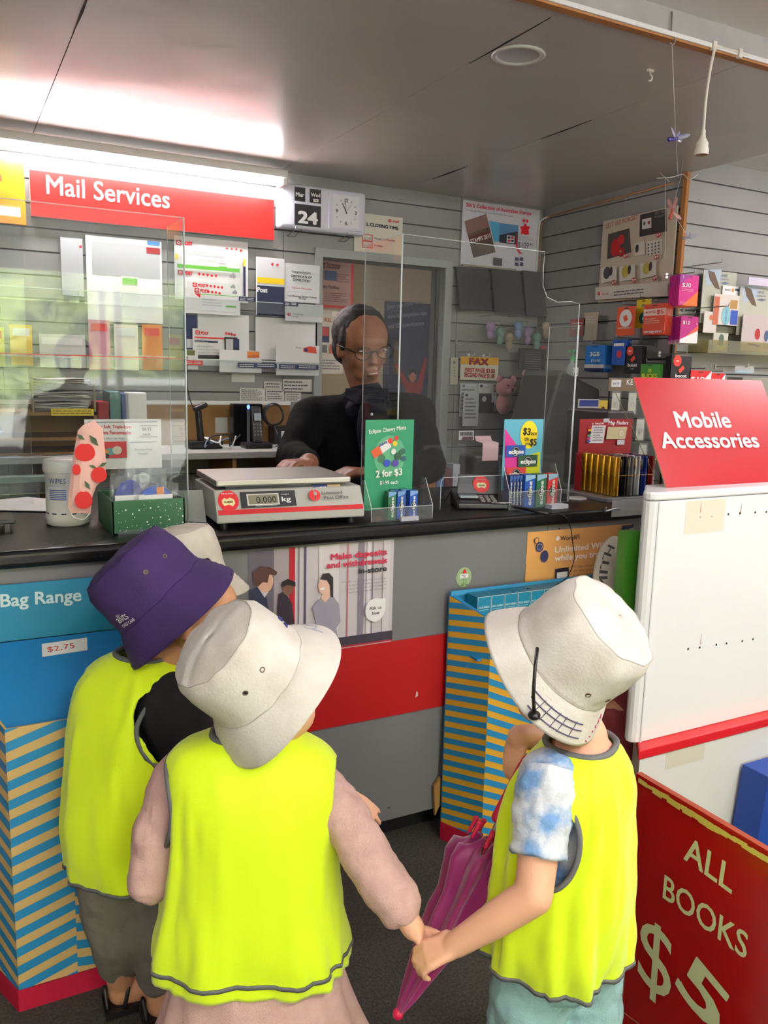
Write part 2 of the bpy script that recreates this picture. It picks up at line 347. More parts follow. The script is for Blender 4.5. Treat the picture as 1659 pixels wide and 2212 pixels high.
# ================================================================ counter
LAM = M('counter_laminate', (116, 116, 117), .38, noise_c=((104, 104, 105), 2.0, .35, .75)); CY = 1.78
t = thing('service_counter', 'grey laminate post office counter front with a wide red band', 'counter', (.6, CY, 0))
b = MB(); b.b2((-1.6, CY, .08), (1.83, CY+.02, .847), LAM); b.b2((1.81, CY+.02, .08), (1.83, 2.4, .847), LAM); b.build('front_panel', t)
b = MB(); b.b2((-1.6, CY+.07, 0), (1.8, CY+.09, .08), PLD); b.build('kick_plinth', t)
b = MB(); b.b2((-1.6, CY-.004, .374), (1.83, CY, .575), M('band_red', (160, 9, 12), .42)); b.build('red_band', t)
b = MB(); q = PY(572, 1490, CY-.006); b.frame((q.x, CY-.0045, q.z), (1, 0, 0), (0, 0, 1)); b.disc(0, 0, .092, P((206, 208, 210)), seg=48)
q2 = PY(900, 1500, CY-.005); q3 = PY(660, 1540, CY-.005)
for qq, s_ in ((q2, 1), (q3, .5)): b.poly([(qq.x-q.x-.004*s_, qq.z-q.z-.008*s_), (qq.x-q.x+.004*s_, qq.z-q.z-.004*s_), (qq.x-q.x+.003*s_, qq.z-q.z+.006*s_), (qq.x-q.x-.001*s_, qq.z-q.z+.009*s_)], P((220, 216, 210)))
b.build('round_emblem', t)
for (x, y) in ((840, 1745), (1208, 1142)):
    q = PY(x, y, CY); b = MB(); b.lathe([(.0028, 0), (.0022, .001), (0, .0012)], PLD, (q.x, CY, q.z), (0, -1, 0), 12, cap=False); b.build('screw', t)
b = MB(); b.b2((1.46, CY-.001, .575), (1.462, CY, .847), GRV); b.build('panel_joint', t)
b = MB(); b.b2((-1.6, 1.748, .848), (1.85, 2.45, .885), M('countertop_black', (9, 9, 10), .36, spec=.35, bump=(120, .0005)))
tag(b.build('countertop', bevel=.012, seg=4), 'long black laminate countertop with rounded front edge', 'countertop')
# ================================================================ printed boards
class Board(MB):
    def __init__(s, O, u, v, w, h, th, mat, edge=None):
        super().__init__(); s.w, s.h = w, h; s.frame(O, u, v); O, u, v, n = s.fr; s.mat0 = mat
        q = [O, O+u*w, O+u*w+v*h, O+v*h]; s.add(q, [(0, 1, 2, 3)], mat); bk = [p-n*th for p in q]
        s.add(q+bk, [(7, 6, 5, 4), (0, 4, 5, 1), (1, 5, 6, 2), (2, 6, 7, 3), (3, 7, 4, 0)], edge or mat); s.n = 1
    def pt(s, x, y):
        O, u, v, n = s.fr; d = ray(x, y); t = (O-CAMP).dot(n)/d.dot(n); p = CAMP+d*t-O; return p.dot(u), p.dot(v)
    def sc(s, x, y): a, b = s.pt(x, y), s.pt(x, y+4); return sqrt((a[0]-b[0])**2+(a[1]-b[1])**2)/4
    def pr(s, x0, y0, x1, y1, m, rot=0): a, b = s.pt(x0, y0), s.pt(x1, y1); return s.rect(a[0], b[1], b[0], a[1], m, rot)
    def pp(s, pts, m): return s.poly([s.pt(*p) for p in pts], m)
    def pd(s, x, y, r, m, r2=None): k = s.sc(x, y); a = s.pt(x, y); return s.disc(a[0], a[1], r*k, m, (r2 or r)*k)
    def px(s, t, x0, y0, x1, y1, h, m, bold=.012, shear=0):
        a, b = s.pt(x0, y0), s.pt(x1, y1); k = s.sc(x0, y0)
        return s.text(t, a[0], a[1], h*k, m, w=sqrt((a[0]-b[0])**2+(a[1]-b[1])**2), bold=bold, rot=atan2(b[1]-a[1], b[0]-a[0]), shear=shear)
    def ps(s, x0, y0, x1, y1, n, m, seed=1, h=.4): a, b = s.pt(x0, y0), s.pt(x1, y1); return s.scrib(a[0], b[1], b[0], a[1], n, m, h, seed)
    def logo(s, x, y, r, m=None):                 # split-circle post horn mark
        m = m or P(RED); a, b = s.pt(x, y); k = s.sc(x, y)*r; s.n += 1
        for sg in (-1, 1):
            pts = [(a+sg*.12*k, b-k)]+[(a+sg*(.12*k+.9*k*sin(t)), b-k*cos(t)) for t in [radians(18*i) for i in range(1, 10)]]+[(a+sg*.12*k, b+k*.98)]
            s.n -= 1; s.poly(pts if sg > 0 else pts[::-1], m)
        s.disc(a+.18*k, b+.2*k, .34*k, s.mat0, seg=14); return s
    def done(s, name, label, cat, group=None, **k): return tag(s.build(name, **k), label, cat, group)
def yboard(x0, y0, x1, y1, yp, th=.003, mat=None, edge=None):
    a, b = PY(x0, y0, yp), PY(x1, y1, yp); return Board((a.x, yp, b.z), (1, 0, 0), (0, 0, 1), b.x-a.x, a.z-b.z, th, mat or P(WHT), edge)
def xboard(x0, y0, x1, y1, xp, th=.003, mat=None, edge=None):
    a, b = PX(x0, y0, xp), PX(x1, y1, xp); return Board((xp, a.y, b.z), (0, -1, 0), (0, 0, 1), a.y-b.y, a.z-b.z, th, mat or P(WHT), edge)
W_ = P(WHT); K_ = P(BLK); R_ = P(RED); G_ = P(GRY); N_ = P(NAVY); YEL = P((246, 206, 20)); GRN = P((96, 176, 60)); TXT = P((90, 92, 98)); LGR = P((196, 198, 200))
# ---- signs above the back wall
b = yboard(63, 366, 592, 519, BY-.03, .025, P((190, 20, 16), .35), W_); b.px('Mail Services', 101, 418, 366, 450, 42, W_, .006); b.done('mail_services_sign', 'long red sign reading Mail Services in white letters', 'sign')
b = yboard(-60, 330, 57, 486, BY-.03, .02, P((224, 136, 4), .4)); b.pr(-40, 372, 4, 392, P((214, 60, 20))); b.done('yellow_sign', 'yellow sign at the left end of the red Mail Services sign', 'sign')
# ---- flip calendar clock
y = BY-.075; t = thing('calendar_clock', 'white wall clock with flip calendar reading Mar Wed 24', 'clock', PY(700, 450, y)); CLK = M('clock_white', (226, 226, 240), .35)
a, c = PY(605, 392, y), PY(790, 500, y); bb = PY(605, 490, y)
b = Board((a.x, y, bb.z), (1, 0, 0), (0, 0, 1), c.x-a.x, a.z-bb.z, .06, CLK); w_, h_ = b.w, b.h; b.build('clock_case', t, bevel=.014, seg=4)
b = MB(); b.frame((a.x, y-.001, bb.z), (1, 0, 0), (0, 0, 1))
for (u0, v0, u1, v1) in ((.16, .62, .28, .93), (.33, .62, .46, .93), (.16, .08, .46, .56)): b.rect(u0*w_, v0*h_, u1*w_, v1*h_, K_)
b.text('Mar', .22*w_, .72*h_, .017, W_, al='c', bold=.02); b.text('Wed', .395*w_, .76*h_, .015, W_, al='c', bold=.02); b.rect(.37*w_, .645*h_, .43*w_, .71*h_, W_); b.text('AM', .4*w_, .665*h_, .005, K_, al='c', bold=.02)
b.text('24', .31*w_, .14*h_, .046, W_, w=.08, al='c', bold=.03); b.build('calendar_flaps', t)
b = MB(); b.b2((a.x+.55*w_, y-.004, bb.z+.08*h_), (a.x+.95*w_, y-.0005, bb.z+.92*h_), CLK); b.build('dial_bezel', t, bevel=.004)
b = MB(); b.frame((a.x+.75*w_, y-.0055, bb.z+.5*h_), (1, 0, 0), (0, 0, 1)); r = .053; b.rect(-r*1.15, -r*1.2, r*1.15, r*1.2, P((238, 238, 244)))
for h_i in range(12):
    an = pi/2-2*pi*h_i/12
    if h_i % 3: b.line(cos(an)*r*.82, sin(an)*r*.82, cos(an)*r, sin(an)*r, .0016, K_)
for s_, u0, v0 in (('12', 0, .72), ('3', .82, -.14), ('6', 0, -1.0), ('9', -.82, -.14)): b.text(s_, u0*r, v0*r, .0145, K_, al='c', bold=.01)
b.build('dial', t)
for an, L, w_i, m_, nm in ((radians(119), .7, .003, K_, 'hour_hand'), (radians(97), .86, .002, K_, 'minute_hand'), (radians(52), .9, .0009, R_, 'second_hand')):
    b = MB(); b.frame((a.x+.75*w_, y-.008, bb.z+.5*h_), (1, 0, 0), (0, 0, 1)); b.line(-cos(an)*r*.15, -sin(an)*r*.15, cos(an)*r*L, sin(an)*r*L, w_i, m_); b.build(nm, t)
h_ = a.z-bb.z; w_ = c.x-a.x
for x_ in (.2, .8):
    b = MB(); xx = a.x+x_*w_; b.tube([(xx-.014, BY, bb.z-.02), (xx-.014, y-.012, bb.z-.005), (xx-.014, y-.012, bb.z+.006)], .0016, STEEL, 6); b.tube([(xx+.014, BY, bb.z-.02), (xx+.014, y-.012, bb.z-.005), (xx-.014, y-.012, bb.z-.005)], .0016, STEEL, 6); b.tube([(xx-.018, BY-.003, bb.z-.02), (xx+.018, BY-.003, bb.z-.02)], .002, STEEL, 6)
    tag(b.build('wire_bracket'), 'wire slatwall bracket under the %s end of the calendar clock' % ('calendar' if x_ < .5 else 'dial'), 'bracket')
# ---- notices and posters
b = yboard(766, 458, 868, 553, BY-.004, .002, P((226, 222, 206))); b.ps(790, 488, 862, 495, 1, TXT); b.px('L CLOSING TIME', 792, 487, 860, 497, 7, K_, .03); b.logo(842, 477, 4); b.px('POST', 848, 480, 862, 482, 4, R_, .03)
b.pr(782, 505, 804, 537, P((200, 90, 80))); b.pr(784, 507, 802, 520, P((226, 222, 206))); b.pr(784, 522, 802, 535, P((226, 222, 206))); b.px('4.30', 785, 518, 800, 519, 6, TXT, 0); b.px('4.10', 785, 533, 800, 534, 6, TXT, 0); b.px('Monday to Thursday', 808, 517, 852, 522, 4, K_, .01); b.px('Friday', 808, 532, 826, 534, 4, K_, .01)
b.done('closing_time_notice', 'cream paper notice reading Closing Time, pinned beside the clock', 'notice')
b = yboard(1000, 431, 1160, 588, BY-.006, .002, P((228, 226, 236))); b.px('2015 Collection of Australian Stamps', 1007, 446, 1147, 465, 8, P((200, 20, 70)), .02); b.px('A unique gift featuring the stories behind the stamp issues', 1007, 455, 1108, 469, 4, TXT, 0)
b.pp([(1003, 478), (1050, 462), (1070, 545), (1022, 557)], P((78, 62, 54))); b.pp([(1003, 478), (1050, 462), (1057, 490), (1009, 506)], P((126, 96, 90))); b.pp([(1011, 512), (1058, 497), (1062, 513), (1015, 528)], P((84, 34, 28))); b.px('STAMPS 2015', 1017, 526, 1060, 513, 9, W_, .02)
b.pp([(1056, 477), (1078, 481), (1084, 522), (1066, 522)], P((86, 168, 206))); b.pr(1078, 482, 1117, 527, P((84, 130, 170))); b.pp([(1078, 508), (1117, 500), (1117, 529), (1078, 524)], P((40, 44, 60))); b.pr(1094, 508, 1110, 526, P((214, 216, 220))); b.pr(1096, 511, 1101, 516, K_); b.pr(1103, 511, 1108, 516, R_); b.pr(1096, 518, 1101, 523, R_); b.pr(1103, 518, 1108, 523, K_)
b.pp([(1133, 482), (1137, 489), (1144, 490), (1140, 498), (1142, 506), (1134, 508), (1127, 505), (1123, 507), (1125, 498), (1122, 490), (1129, 489)], R_); b.pd(1130, 477, 3.5, R_); b.pd(1137, 478, 3.5, R_); b.px('$109', 1117, 535, 1140, 537, 13, TXT, 0); b.px('95', 1141, 532, 1149, 533, 7, TXT, 0); b.ps(1118, 508, 1150, 522, 3, LGR)
for i in range(2):
    for j in range(2): b.pr(1111+i*10, 556+j*11, 1118+i*10, 564+j*11, P((60, 40, 90)))
b.pr(1064, 557, 1082, 575, P((52, 56, 58))); b.pp([(1113, 500), (1116, 536), (1122, 545), (1128, 548), (1120, 549), (1112, 536)], R_)
b.done('stamp_collection_poster', 'white poster reading 2015 Collection of Australian Stamps in the back corner', 'poster')
b = xboard(1303, 478, 1448, 640, SX-.02, .006, P((196, 184, 164))); b.h; b.px('LEST WE FORGET', 1309, 494, 1378, 473, 10, P((170, 60, 50)), 0)
b.pp([(1314, 506), (1360, 493), (1364, 545), (1312, 560)], P((70, 64, 58))); b.pd(1330, 535, 15, P((168, 24, 28)), 19); b.pd(1342, 518, 11, P((190, 36, 36))); b.pd(1343, 545, 10, P((160, 20, 24))); b.pd(1341, 543, 3, P((190, 150, 60)))
b.pp([(1384, 464), (1440, 451), (1441, 500), (1382, 512)], P((46, 40, 38))); b.pp([(1388, 474), (1408, 470), (1408, 492), (1388, 496)], P((216, 214, 206))); b.pd(1393, 483, 3, P((30, 60, 50)), 4); b.pd(1403, 481, 4, P((150, 40, 40))); b.px('LEST WE', 1416, 464, 1438, 459, 5, P((130, 124, 118)), .01); b.px('FORGET', 1416, 472, 1438, 467, 5, P((130, 124, 118)), .01)
b.pp([(1372, 526), (1394, 521), (1395, 549), (1372, 554)], P((214, 206, 192))); b.pd(1378, 537, 5, P((28, 50, 44)), 9); b.pp([(1398, 523), (1433, 516), (1433, 549), (1398, 554)], P((214, 210, 200)))
for i in range(4):
    for j in range(4): b.pd(1403+i*8, 529-i*1.7+j*7, 2.3, P((90, 84, 78)))
for x_, y_ in ((1302, 580), (1342, 577), (1388, 570)): b.pp([(x_, y_), (x_+34, y_-6), (x_+34, y_+26), (x_, y_+32)], P((212, 206, 196))); b.pd(x_+13, y_+10, 11, P((70, 72, 76)) if x_ < 1310 else P((176, 160, 70)), 13); b.pd(x_+22, y_+6, 5, P((60, 50, 44)), 10)
for x_, y_ in ((1357, 553), (1428, 508), (1424, 556), (1332, 611), (1376, 606), (1422, 601)): b.pd(x_, y_, 7.5, P((178, 30, 40)), 5.5); b.px('$9', x_-4, y_+3, x_+4, y_+1, 5, W_, .01)
b.pp([(1293, 622), (1450, 608), (1450, 640), (1293, 648)], P((206, 200, 188))); b.logo(1301, 635, 4); b.px('Australia', 1307, 638, 1322, 637, 4, R_, 0); b.ps(1334, 629, 1400, 635, 2, TXT)
b.done('lest_we_forget_poster', 'beige poster reading Lest We Forget with red poppies on the dark side wall', 'poster')
b = yboard(996, 770, 1075, 822, BY-.03, .003, P((226, 222, 204))); b.pr(995, 770, 1076, 789, P((226, 170, 40))); b.px('FAX', 1014, 787, 1054, 789, 14, P((140, 20, 16)), .04); b.px('FIRST PAGE $3.00', 1004, 803, 1068, 806, 9, P((170, 24, 20)), .03); b.px('SECOND PAGE $1.00', 1002, 813, 1067, 817, 9, P((170, 24, 20)), .03)
b.done('fax_price_sign', 'paper sign reading FAX with page prices, hanging on hooks', 'sign')
# ---- back room seen through the doorway
b = yboard(684, 556, 762, 668, BY+.35, .004, P((150, 30, 26))); b.pr(684, 562, 757, 662, P((128, 96, 84))); b.px('Parcel Screening', 685, 570, 735, 577, 7, P((60, 26, 24)), .02); b.px('the Network', 693, 579, 732, 582, 7, P((60, 26, 24)), .02); b.pr(701, 584, 727, 607, P((50, 60, 80))); b.px('Delivery Facilities', 684, 620, 732, 625, 7, P((60, 26, 24)), .02); b.ps(700, 630, 750, 655, 5, P((90, 60, 54))); b.ps(726, 590, 755, 612, 4, P((90, 60, 54)))
b.done('parcel_screening_poster', 'red bordered poster about parcel screening in the back room doorway', 'poster')
b = yboard(680, 668, 740, 808, BY+.35, .004, P((176, 164, 146))); b.px('RSL', 701, 694, 716, 696, 8, P((150, 90, 40)), .02); b.pr(684, 705, 711, 740, P((34, 40, 70))); b.pr(684, 706, 710, 726, P((150, 50, 40))); b.pr(684, 744, 706, 762, P((90, 88, 84))); b.pr(712, 744, 722, 764, P((160, 60, 50))); b.pd(722, 678, 7, P((190, 180, 164))); b.pr(724, 685, 740, 700, P((60, 60, 62))); b.ps(690, 775, 735, 800, 4, TXT)
b.done('ex_service_poster', 'beige poster with dark pictures under the red one in the doorway', 'poster')
b = yboard(832, 650, 930, 950, 4.345, .004, P((44, 44, 62))); b.px('Enter your travel money', 838, 668, 915, 655, 10, P((150, 148, 156)), 0); b.px('more for competitive rates', 838, 688, 922, 680, 10, P((150, 148, 156)), 0); b.px('and 0% commission', 838, 710, 915, 702, 10, P((150, 148, 156)), 0)
RP = P((130, 38, 34)); b.pp([(868, 950), (872, 860), (880, 826), (900, 826), (912, 860), (914, 950)], RP); b.pp([(876, 842), (852, 790), (856, 784), (884, 828)], RP); b.pp([(900, 828), (918, 772), (922, 776), (910, 850)], RP); b.pd(891, 812, 10, P((150, 96, 70)), 14); b.pd(891, 805, 10, P((30, 24, 24)), 8); b.pd(891, 814, 7, P((160, 104, 76)), 10)
b.done('travel_money_poster', 'dark travel money poster with a red clad figure, seen through the doorway', 'poster')
b = MB(); q = PY(860, 600, 4.3)
b = Board((2.86, 4.3, .01), (0, -1, 0), (0, 0, 1), .8, 1.8, .02, M('inner_door', (150, 140, 122), .6)); b.done('inner_door_leaf', 'open tan door leaf standing inside the back room', 'door')
# ---- envelope racks on the slatwall
ACR = clear('clear_acrylic'); ACE = M('acrylic_edge', (225, 235, 235), .15)
def rack(x0, x1, ztop, zb, label, depth=.07):
    t = thing('literature_rack', label, 'rack', (x0, BY, zb)); b = MB(); yf = BY-depth
    b.b2((x0, yf-.002, zb), (x1, yf, ztop), ACR); b.b2((x0, yf-.002, zb-.003), (x1, BY-.001, zb), ACR); b.b2((x0, yf, zb), (x0+.002, BY-.001, ztop), ACR); b.b2((x1-.002, yf, zb), (x1, BY-.001, ztop), ACR); b.build('tray', t)
    b = MB(); b.b2((x0, yf-.0035, ztop-.002), (x1, yf-.001, ztop+.001), ACE); b.build('front_edge', t); return yf
zA, zA0 = PY(500, 648, BY-.07).z, PY(500, 672, BY-.07).z
zB, zB0 = PY(500, 778, BY-.07).z, PY(500, 802, BY-.07).z
x1A = PY(698, 680, BY-.07).x; x1B = PY(690, 790, BY-.07).x
rack(.48, x1A, zA, zA0, 'clear upper envelope rack on the back wall, left of the doorway'); rack(.48, x1B, zB, zB0, 'clear lower envelope rack on the back wall, left of the doorway')
rack(-.3, .46, zA, zA0, 'clear upper envelope rack behind the left counter screen'); rack(-.3, .46, zB, zB0, 'clear lower envelope rack behind the left counter screen')
def env(x0, y0, x1, y1, dy, label, zbot=None, mat=None, name='envelope', cat='envelope', group=None, fn=None, th=.003):
    b = yboard(x0, y0, x1, y1, BY-.012-dy, th, mat or P(WHT))
    if fn: fn(b)
    return b.done(name, label, cat, group)
def posthead(b, x, y, s=1):
    b.pr(x, y-6*s, x+12*s, y+6*s, R_); b.pd(x+6*s, y, 3.4*s, W_); b.pd(x+6*s, y, 1.6*s, R_); b.px('POST', x+15*s, y+5*s, x+35*s, y+7*s, 8*s, R_, .04)
def icons(b, x, y, n=4, s=10):
    for i in range(n): b.pd(x+i*s, y+i*1.2, 3, R_, 2.6) if i % 2 else b.pp([(x+i*s-3, y+i), (x+i*s, y+i-4), (x+i*s+3, y+i), (x+i*s, y+i+4)], R_)
def f1(b): posthead(b, 380, 524); icons(b, 490, 538); b.pr(378, 548, 384, 560, YEL); b.pr(525, 560, 530, 575, YEL); b.pr(525, 576, 530, 640, N_); b.ps(490, 528, 525, 532, 1, R_)
env(376, 508, 536, 655, .0, 'largest white satchel with red post heading at the back of the upper rack', fn=f1)
def f2(b): b.ps(402, 538, 488, 558, 4, LGR); b.pr(427, 561, 465, 565, GRN); b.pr(470, 540, 471, 580, LGR); b.pr(473, 575, 490, 579, GRN); b.ps(473, 545, 490, 570, 4, LGR)
env(398, 530, 518, 600, .012, 'grey lined form envelope with green strips, upper rack', mat=P((206, 208, 208)), fn=f2)
OZ = [(0, 4), (3, 1), (6, 1), (7, -2), (9, -3), (10, 0), (14, 4), (13, 8), (10, 10), (6, 8), (2, 9)]
def oz(b, x, y, s=1): b.pp([(x+a*s, y+c*s) for a, c in OZ][::-1], P((150, 152, 152)))
def f3(b): posthead(b, 384, 588, .9); icons(b, 430, 592, 5, 9); b.pr(382, 578, 517, 581, GRN); oz(b, 495, 592)
env(382, 578, 518, 640, .024, 'white envelope with green top edge and grey map, upper rack', fn=f3)
def f4(b): posthead(b, 416, 615, .8); icons(b, 447, 617, 5, 8); oz(b, 497, 616, .8)
env(405, 606, 519, 660, .034, 'middle white post envelope behind the front one in the upper rack', mat=P((222, 228, 222)), fn=f4)
def f5(b): posthead(b, 420, 627, .85); icons(b, 450, 630, 4, 8); oz(b, 501, 628, .8); b.pp([(420, 634), (432, 634), (432, 644)], R_); b.pr(432, 636, 514, 640, GRN); b.ps(436, 644, 480, 664, 3, LGR); b.pr(487, 660, 509, 665, GRN)
env(400, 620, 519, 682, .045, 'front white envelope with red corner and green bar, upper rack', fn=f5)
def f6(b): b.pr(555, 598, 614, 615, YEL); b.pr(555, 616, 614, 684, P((26, 36, 66))); b.px('Post', 556, 630, 577, 632, 10, W_, .03); icons(b, 588, 571, 2, 11)
env(555, 554, 614, 684, .02, 'tall white satchel with yellow band and navy base reading Post', fn=f6, name='satchel', cat='satchel', mat=P((214, 214, 218)), th=.012)
b = yboard(609, 567, 690, 656, BY-.03, .008, P((216, 218, 220)), P((130, 130, 132))); b.px('Congratulations', 630, 588, 671, 592, 5, TXT, .01); b.px('CERTIFICATE OF', 628, 598, 673, 602, 5, K_, .02); b.px('COMPLETION', 632, 606, 668, 610, 5, K_, .02); b.px('Paulose Manavalan', 631, 623, 673, 627, 4, R_, .0); b.ps(620, 629, 683, 634, 1, TXT); b.px('Local Business Partner Training', 621, 640, 683, 645, 4, K_, .01); b.px('EDGE', 645, 646, 660, 648, 4, K_, .01); b.ps(640, 614, 660, 617, 1, LGR)
b.done('certificate_frame', 'silver framed Certificate of Completion standing in the upper rack', 'certificate')
b = yboard(617, 656, 697, 697, BY-.06, .003, P((214, 216, 216))); b.logo(624, 679, 4); b.px('Local Business', 632, 679, 655, 682, 4, TXT, 0); b.px('Partner', 632, 685, 644, 686, 4, TXT, 0); b.done('partner_card', 'white card reading Local Business Partner below the certificate', 'card')
def strip(x0, y0, x1, y1, m, label, dy=.075, sx=1):
    b = yboard(x0, y0, x1, y1, BY-dy, .001, m); b.ps(x0+3, y0+2, x0+(x1-x0)*.42, y1-2, 2, W_, sx); b.ps(x0+(x1-x0)*.5, y0+2, x1-3, y1-2, 2, W_, sx+3); b.done('price_strip', label, 'label strip')
NV = P((44, 54, 84))
strip(516, 640, 552, 652, NV, 'short navy price strip at the left of the upper rack lip'); strip(612, 651, 644, 662, NV, 'navy price strip under the certificate')
strip(400, 778, 438, 789, P((198, 52, 50)), 'red price strip at the left of the lower rack lip'); strip(514, 783, 598, 796, NV, 'wide navy price strip left on the lower rack lip'); strip(603, 786, 688, 799, NV, 'wide navy price strip right on the lower rack lip')
env(396, 680, 426, 760, .005, 'navy satchel at the back left of the lower rack', mat=N_, name='satchel', cat='satchel', fn=lambda b: b.pr(403, 732, 422, 752, LGR))
env(427, 675, 538, 792, .0, 'large plain white envelope at the back of the lower rack')
def f7(b): posthead(b, 422, 718, .8); icons(b, 488, 720, 4, 6); b.pr(420, 727, 510, 734, R_); b.pr(420, 735, 470, 741, N_); b.px('Registered Post', 422, 733, 454, 735, 4, W_, .02); b.px('International', 422, 740, 447, 742, 4, W_, .02); b.pr(484, 728, 512, 760, K_); b.pr(487, 732, 503, 756, LGR); b.pr(505, 732, 516, 760, N_); b.ps(424, 744, 476, 766, 3, LGR); b.pr(420, 766, 476, 776, K_)
env(416, 709, 517, 786, .02, 'registered post international envelope with red and navy bands', fn=f7)
env(401, 755, 428, 798, .04, 'small white envelope with an olive picture, lower rack left end', fn=lambda b: b.pr(403, 756, 421, 768, P((96, 104, 50))))
env(474, 755, 565, 806, .045, 'white envelope with an orange sunset picture, lower rack', fn=lambda b: (b.pr(534, 759, 560, 773, P((226, 136, 56))), b.pp([(534, 773), (560, 773), (560, 768), (548, 765), (534, 769)], P((196, 96, 40)))))
env(552, 684, 684, 780, .0, 'biggest plain white envelope at the right of the lower rack', fn=lambda b: b.ps(643, 696, 672, 699, 1, P((90, 50, 130))))
def f8(b): b.px('Airlines', 638, 752, 650, 753, 4, P((70, 40, 60)), 0); b.pp([(655, 752), (668, 748), (682, 750), (684, 764), (668, 762), (655, 760)], P((206, 70, 50))); b.pd(661, 756, 4, N_)
env(597, 744, 689, 812, .045, 'white envelope with a red aircraft picture, lower rack right end', fn=f8)
# behind the left screen
def f9(b): b.pr(197, 521, 346, 603, P((176, 178, 178))); b.pr(318, 520, 345, 531, P((70, 130, 200))); b.pr(316, 534, 346, 550, P((140, 30, 30)))
env(184, 507, 352, 700, .0, 'big white and grey satchel with blue and red tags behind the left screen', fn=f9, name='satchel', cat='satchel')
env(130, 512, 182, 640, .01, 'narrow grey tube envelope left of the big white satchel', mat=P((186, 188, 192)), fn=lambda b: b.pd(174, 533, 3, R_), th=.02)
env(262, 596, 302, 690, .03, 'white card with a small green picture in front of the big satchel', fn=lambda b: b.pr(264, 600, 296, 616, GRN), name='card', cat='card')
for i, (x0, y0, x1, y1, m_, lb) in enumerate(((20, 700, 72, 790, P((232, 190, 30)), 'yellow'), (-40, 705, 12, 792, P((220, 214, 60)), 'lime'), (84, 720, 186, 795, P((214, 214, 208)), 'pale'), (190, 690, 240, 800, P((208, 140, 160)), 'pink'), (246, 700, 300, 800, P((232, 226, 214)), 'cream'), (306, 700, 352, 800, P((212, 120, 40)), 'orange'))):
    env(x0, y0, x1, y1, .03, lb + ' packet in the lower rack behind the left screen', mat=m_, name='packet', cat='packet', fn=lambda b, x0=x0, y0=y0, x1=x1: b.pr(x0+6, y0+8, x1-8, y0+26, R_ if i % 2 else W_))
strip(0, 762, 396, 776, P((206, 56, 50)), 'long red price strip on the lower rack behind the left screen')
# taped notes
for i, (x0, y0, x1, y1, n, lb) in enumerate(((500, 806, 550, 826, 0, 'blank curled note taped under the lower envelope rack'), (570, 824, 608, 841, 2, 'small two line note right of the blank curled one'), (611, 819, 673, 846, 3, 'larger handwritten note closest to the doorway'), (518, 838, 573, 868, 6, 'wide printed form taped above the modem'), (574, 841, 614, 866, 4, 'printed list between the wide form and the last note'), (616, 848, 650, 868, 4, 'lowest right printed note, beside the clerk'))):
    b = yboard(x0, y0, x1, y1, BY-.004, .001, P((206, 204, 196))); 
    if n: b.ps(x0+3, y0+2, x1-3, y1-2, n, TXT, i)
    b.done('taped_note', lb, 'note')
# ================================================================ back desk
DZ_ = .945; DY = 2.98
WOOD = M('chipboard_wood', (150, 112, 62), .6, noise_c=((128, 92, 48), 8, .35, .7)); DARK = M('dark_recess', (40, 34, 28), .8)
t = thing('back_desk', 'long grey topped work bench with wooden back along the rear wall', 'desk', (.4, 3.1, 0))
b = MB(); b.b2((-1.2, DY, DZ_-.025), (1.4, BY-.02, DZ_), M('desk_grey', (168, 168, 164), .45)); b.build('desk_top', t, bevel=.003)
b = MB(); b.b2((-1.2, BY-.035, DZ_), (1.3, BY-.02, 1.105), WOOD); b.build('back_board', t)
b = MB(); b.b2((-1.2, BY-.04, 1.105), (1.3, BY-.015, 1.12), W_); b.build('top_trim', t)
for x in (-1.2, -.4, .3, .95, 1.385): b = MB(); b.b2((x, DY+.03, 0), (x+.015, BY-.03, DZ_-.025), WOOD); b.build('support_panel', t)
b = MB(); b.b2((-1.2, DY+.05, .74), (1.38, BY-.03, .75), WOOD); b.build('shelf', t)
BLP = M('black_gloss_plastic', (14, 14, 16), .2); LED = M('blue_led', (40, 60, 255), emit=12)
def on(px, py, z): return PZ(px, py, z)
# modem
q = PZ(532, 962, DZ_); t = thing('modem', 'upright black modem with a glowing blue light on the back desk', 'modem', q)
ww = (PY(560, 950, q.y)-PY(497, 950, q.y)).length; hh = PY(530, 872, q.y).z-DZ_
b = MB(); b.box((q.x, q.y, DZ_+hh/2), (ww, .05, hh), BLP); b.build('body', t, bevel=.004)
b = MB(); b.box((q.x, q.y-.0265, DZ_+hh*.5), (.012, .003, hh*.94), M('modem_stripe', (130, 132, 138), .3, .6)); b.build('stripe', t)
b = MB(); b.ball((q.x, q.y-.028, DZ_+hh*.93), (.006, .003, .009), LED); b.build('status_light', t)
# cordless phone
q = PZ(556, 968, DZ_); q.y = max(q.y, DY+.05); t = thing('cordless_phone', 'black cordless phone standing in its cradle before the modem', 'phone', q); k = .1
b = MB(); b.b2((q.x-.055, q.y-.03, DZ_), (q.x+.055, q.y+.05, DZ_+.022), PLD); b.build('cradle', t, bevel=.006)
R3 = Matrix.Rotation(radians(-12), 3, 'X')
b = MB(); b.box((q.x, q.y+.012, DZ_+.09), (.042, .018, .145), PLD, R3); b.build('handset', t, bevel=.006, seg=3)
b = MB(); b.box((q.x, q.y-.004, DZ_+.122), (.028, .002, .03), M('lcd_grey', (150, 165, 170), .3), R3); b.build('display', t)
for r_ in range(4):
    for c_ in range(3): b = MB(); b.box((q.x-.012+c_*.012, q.y+.0035-.0085+.003*(r_-2)*-.9, DZ_+.092-r_*.013), (.007, .003, .006), M('key_grey', (110, 110, 112), .4), R3); b.build('key', t)
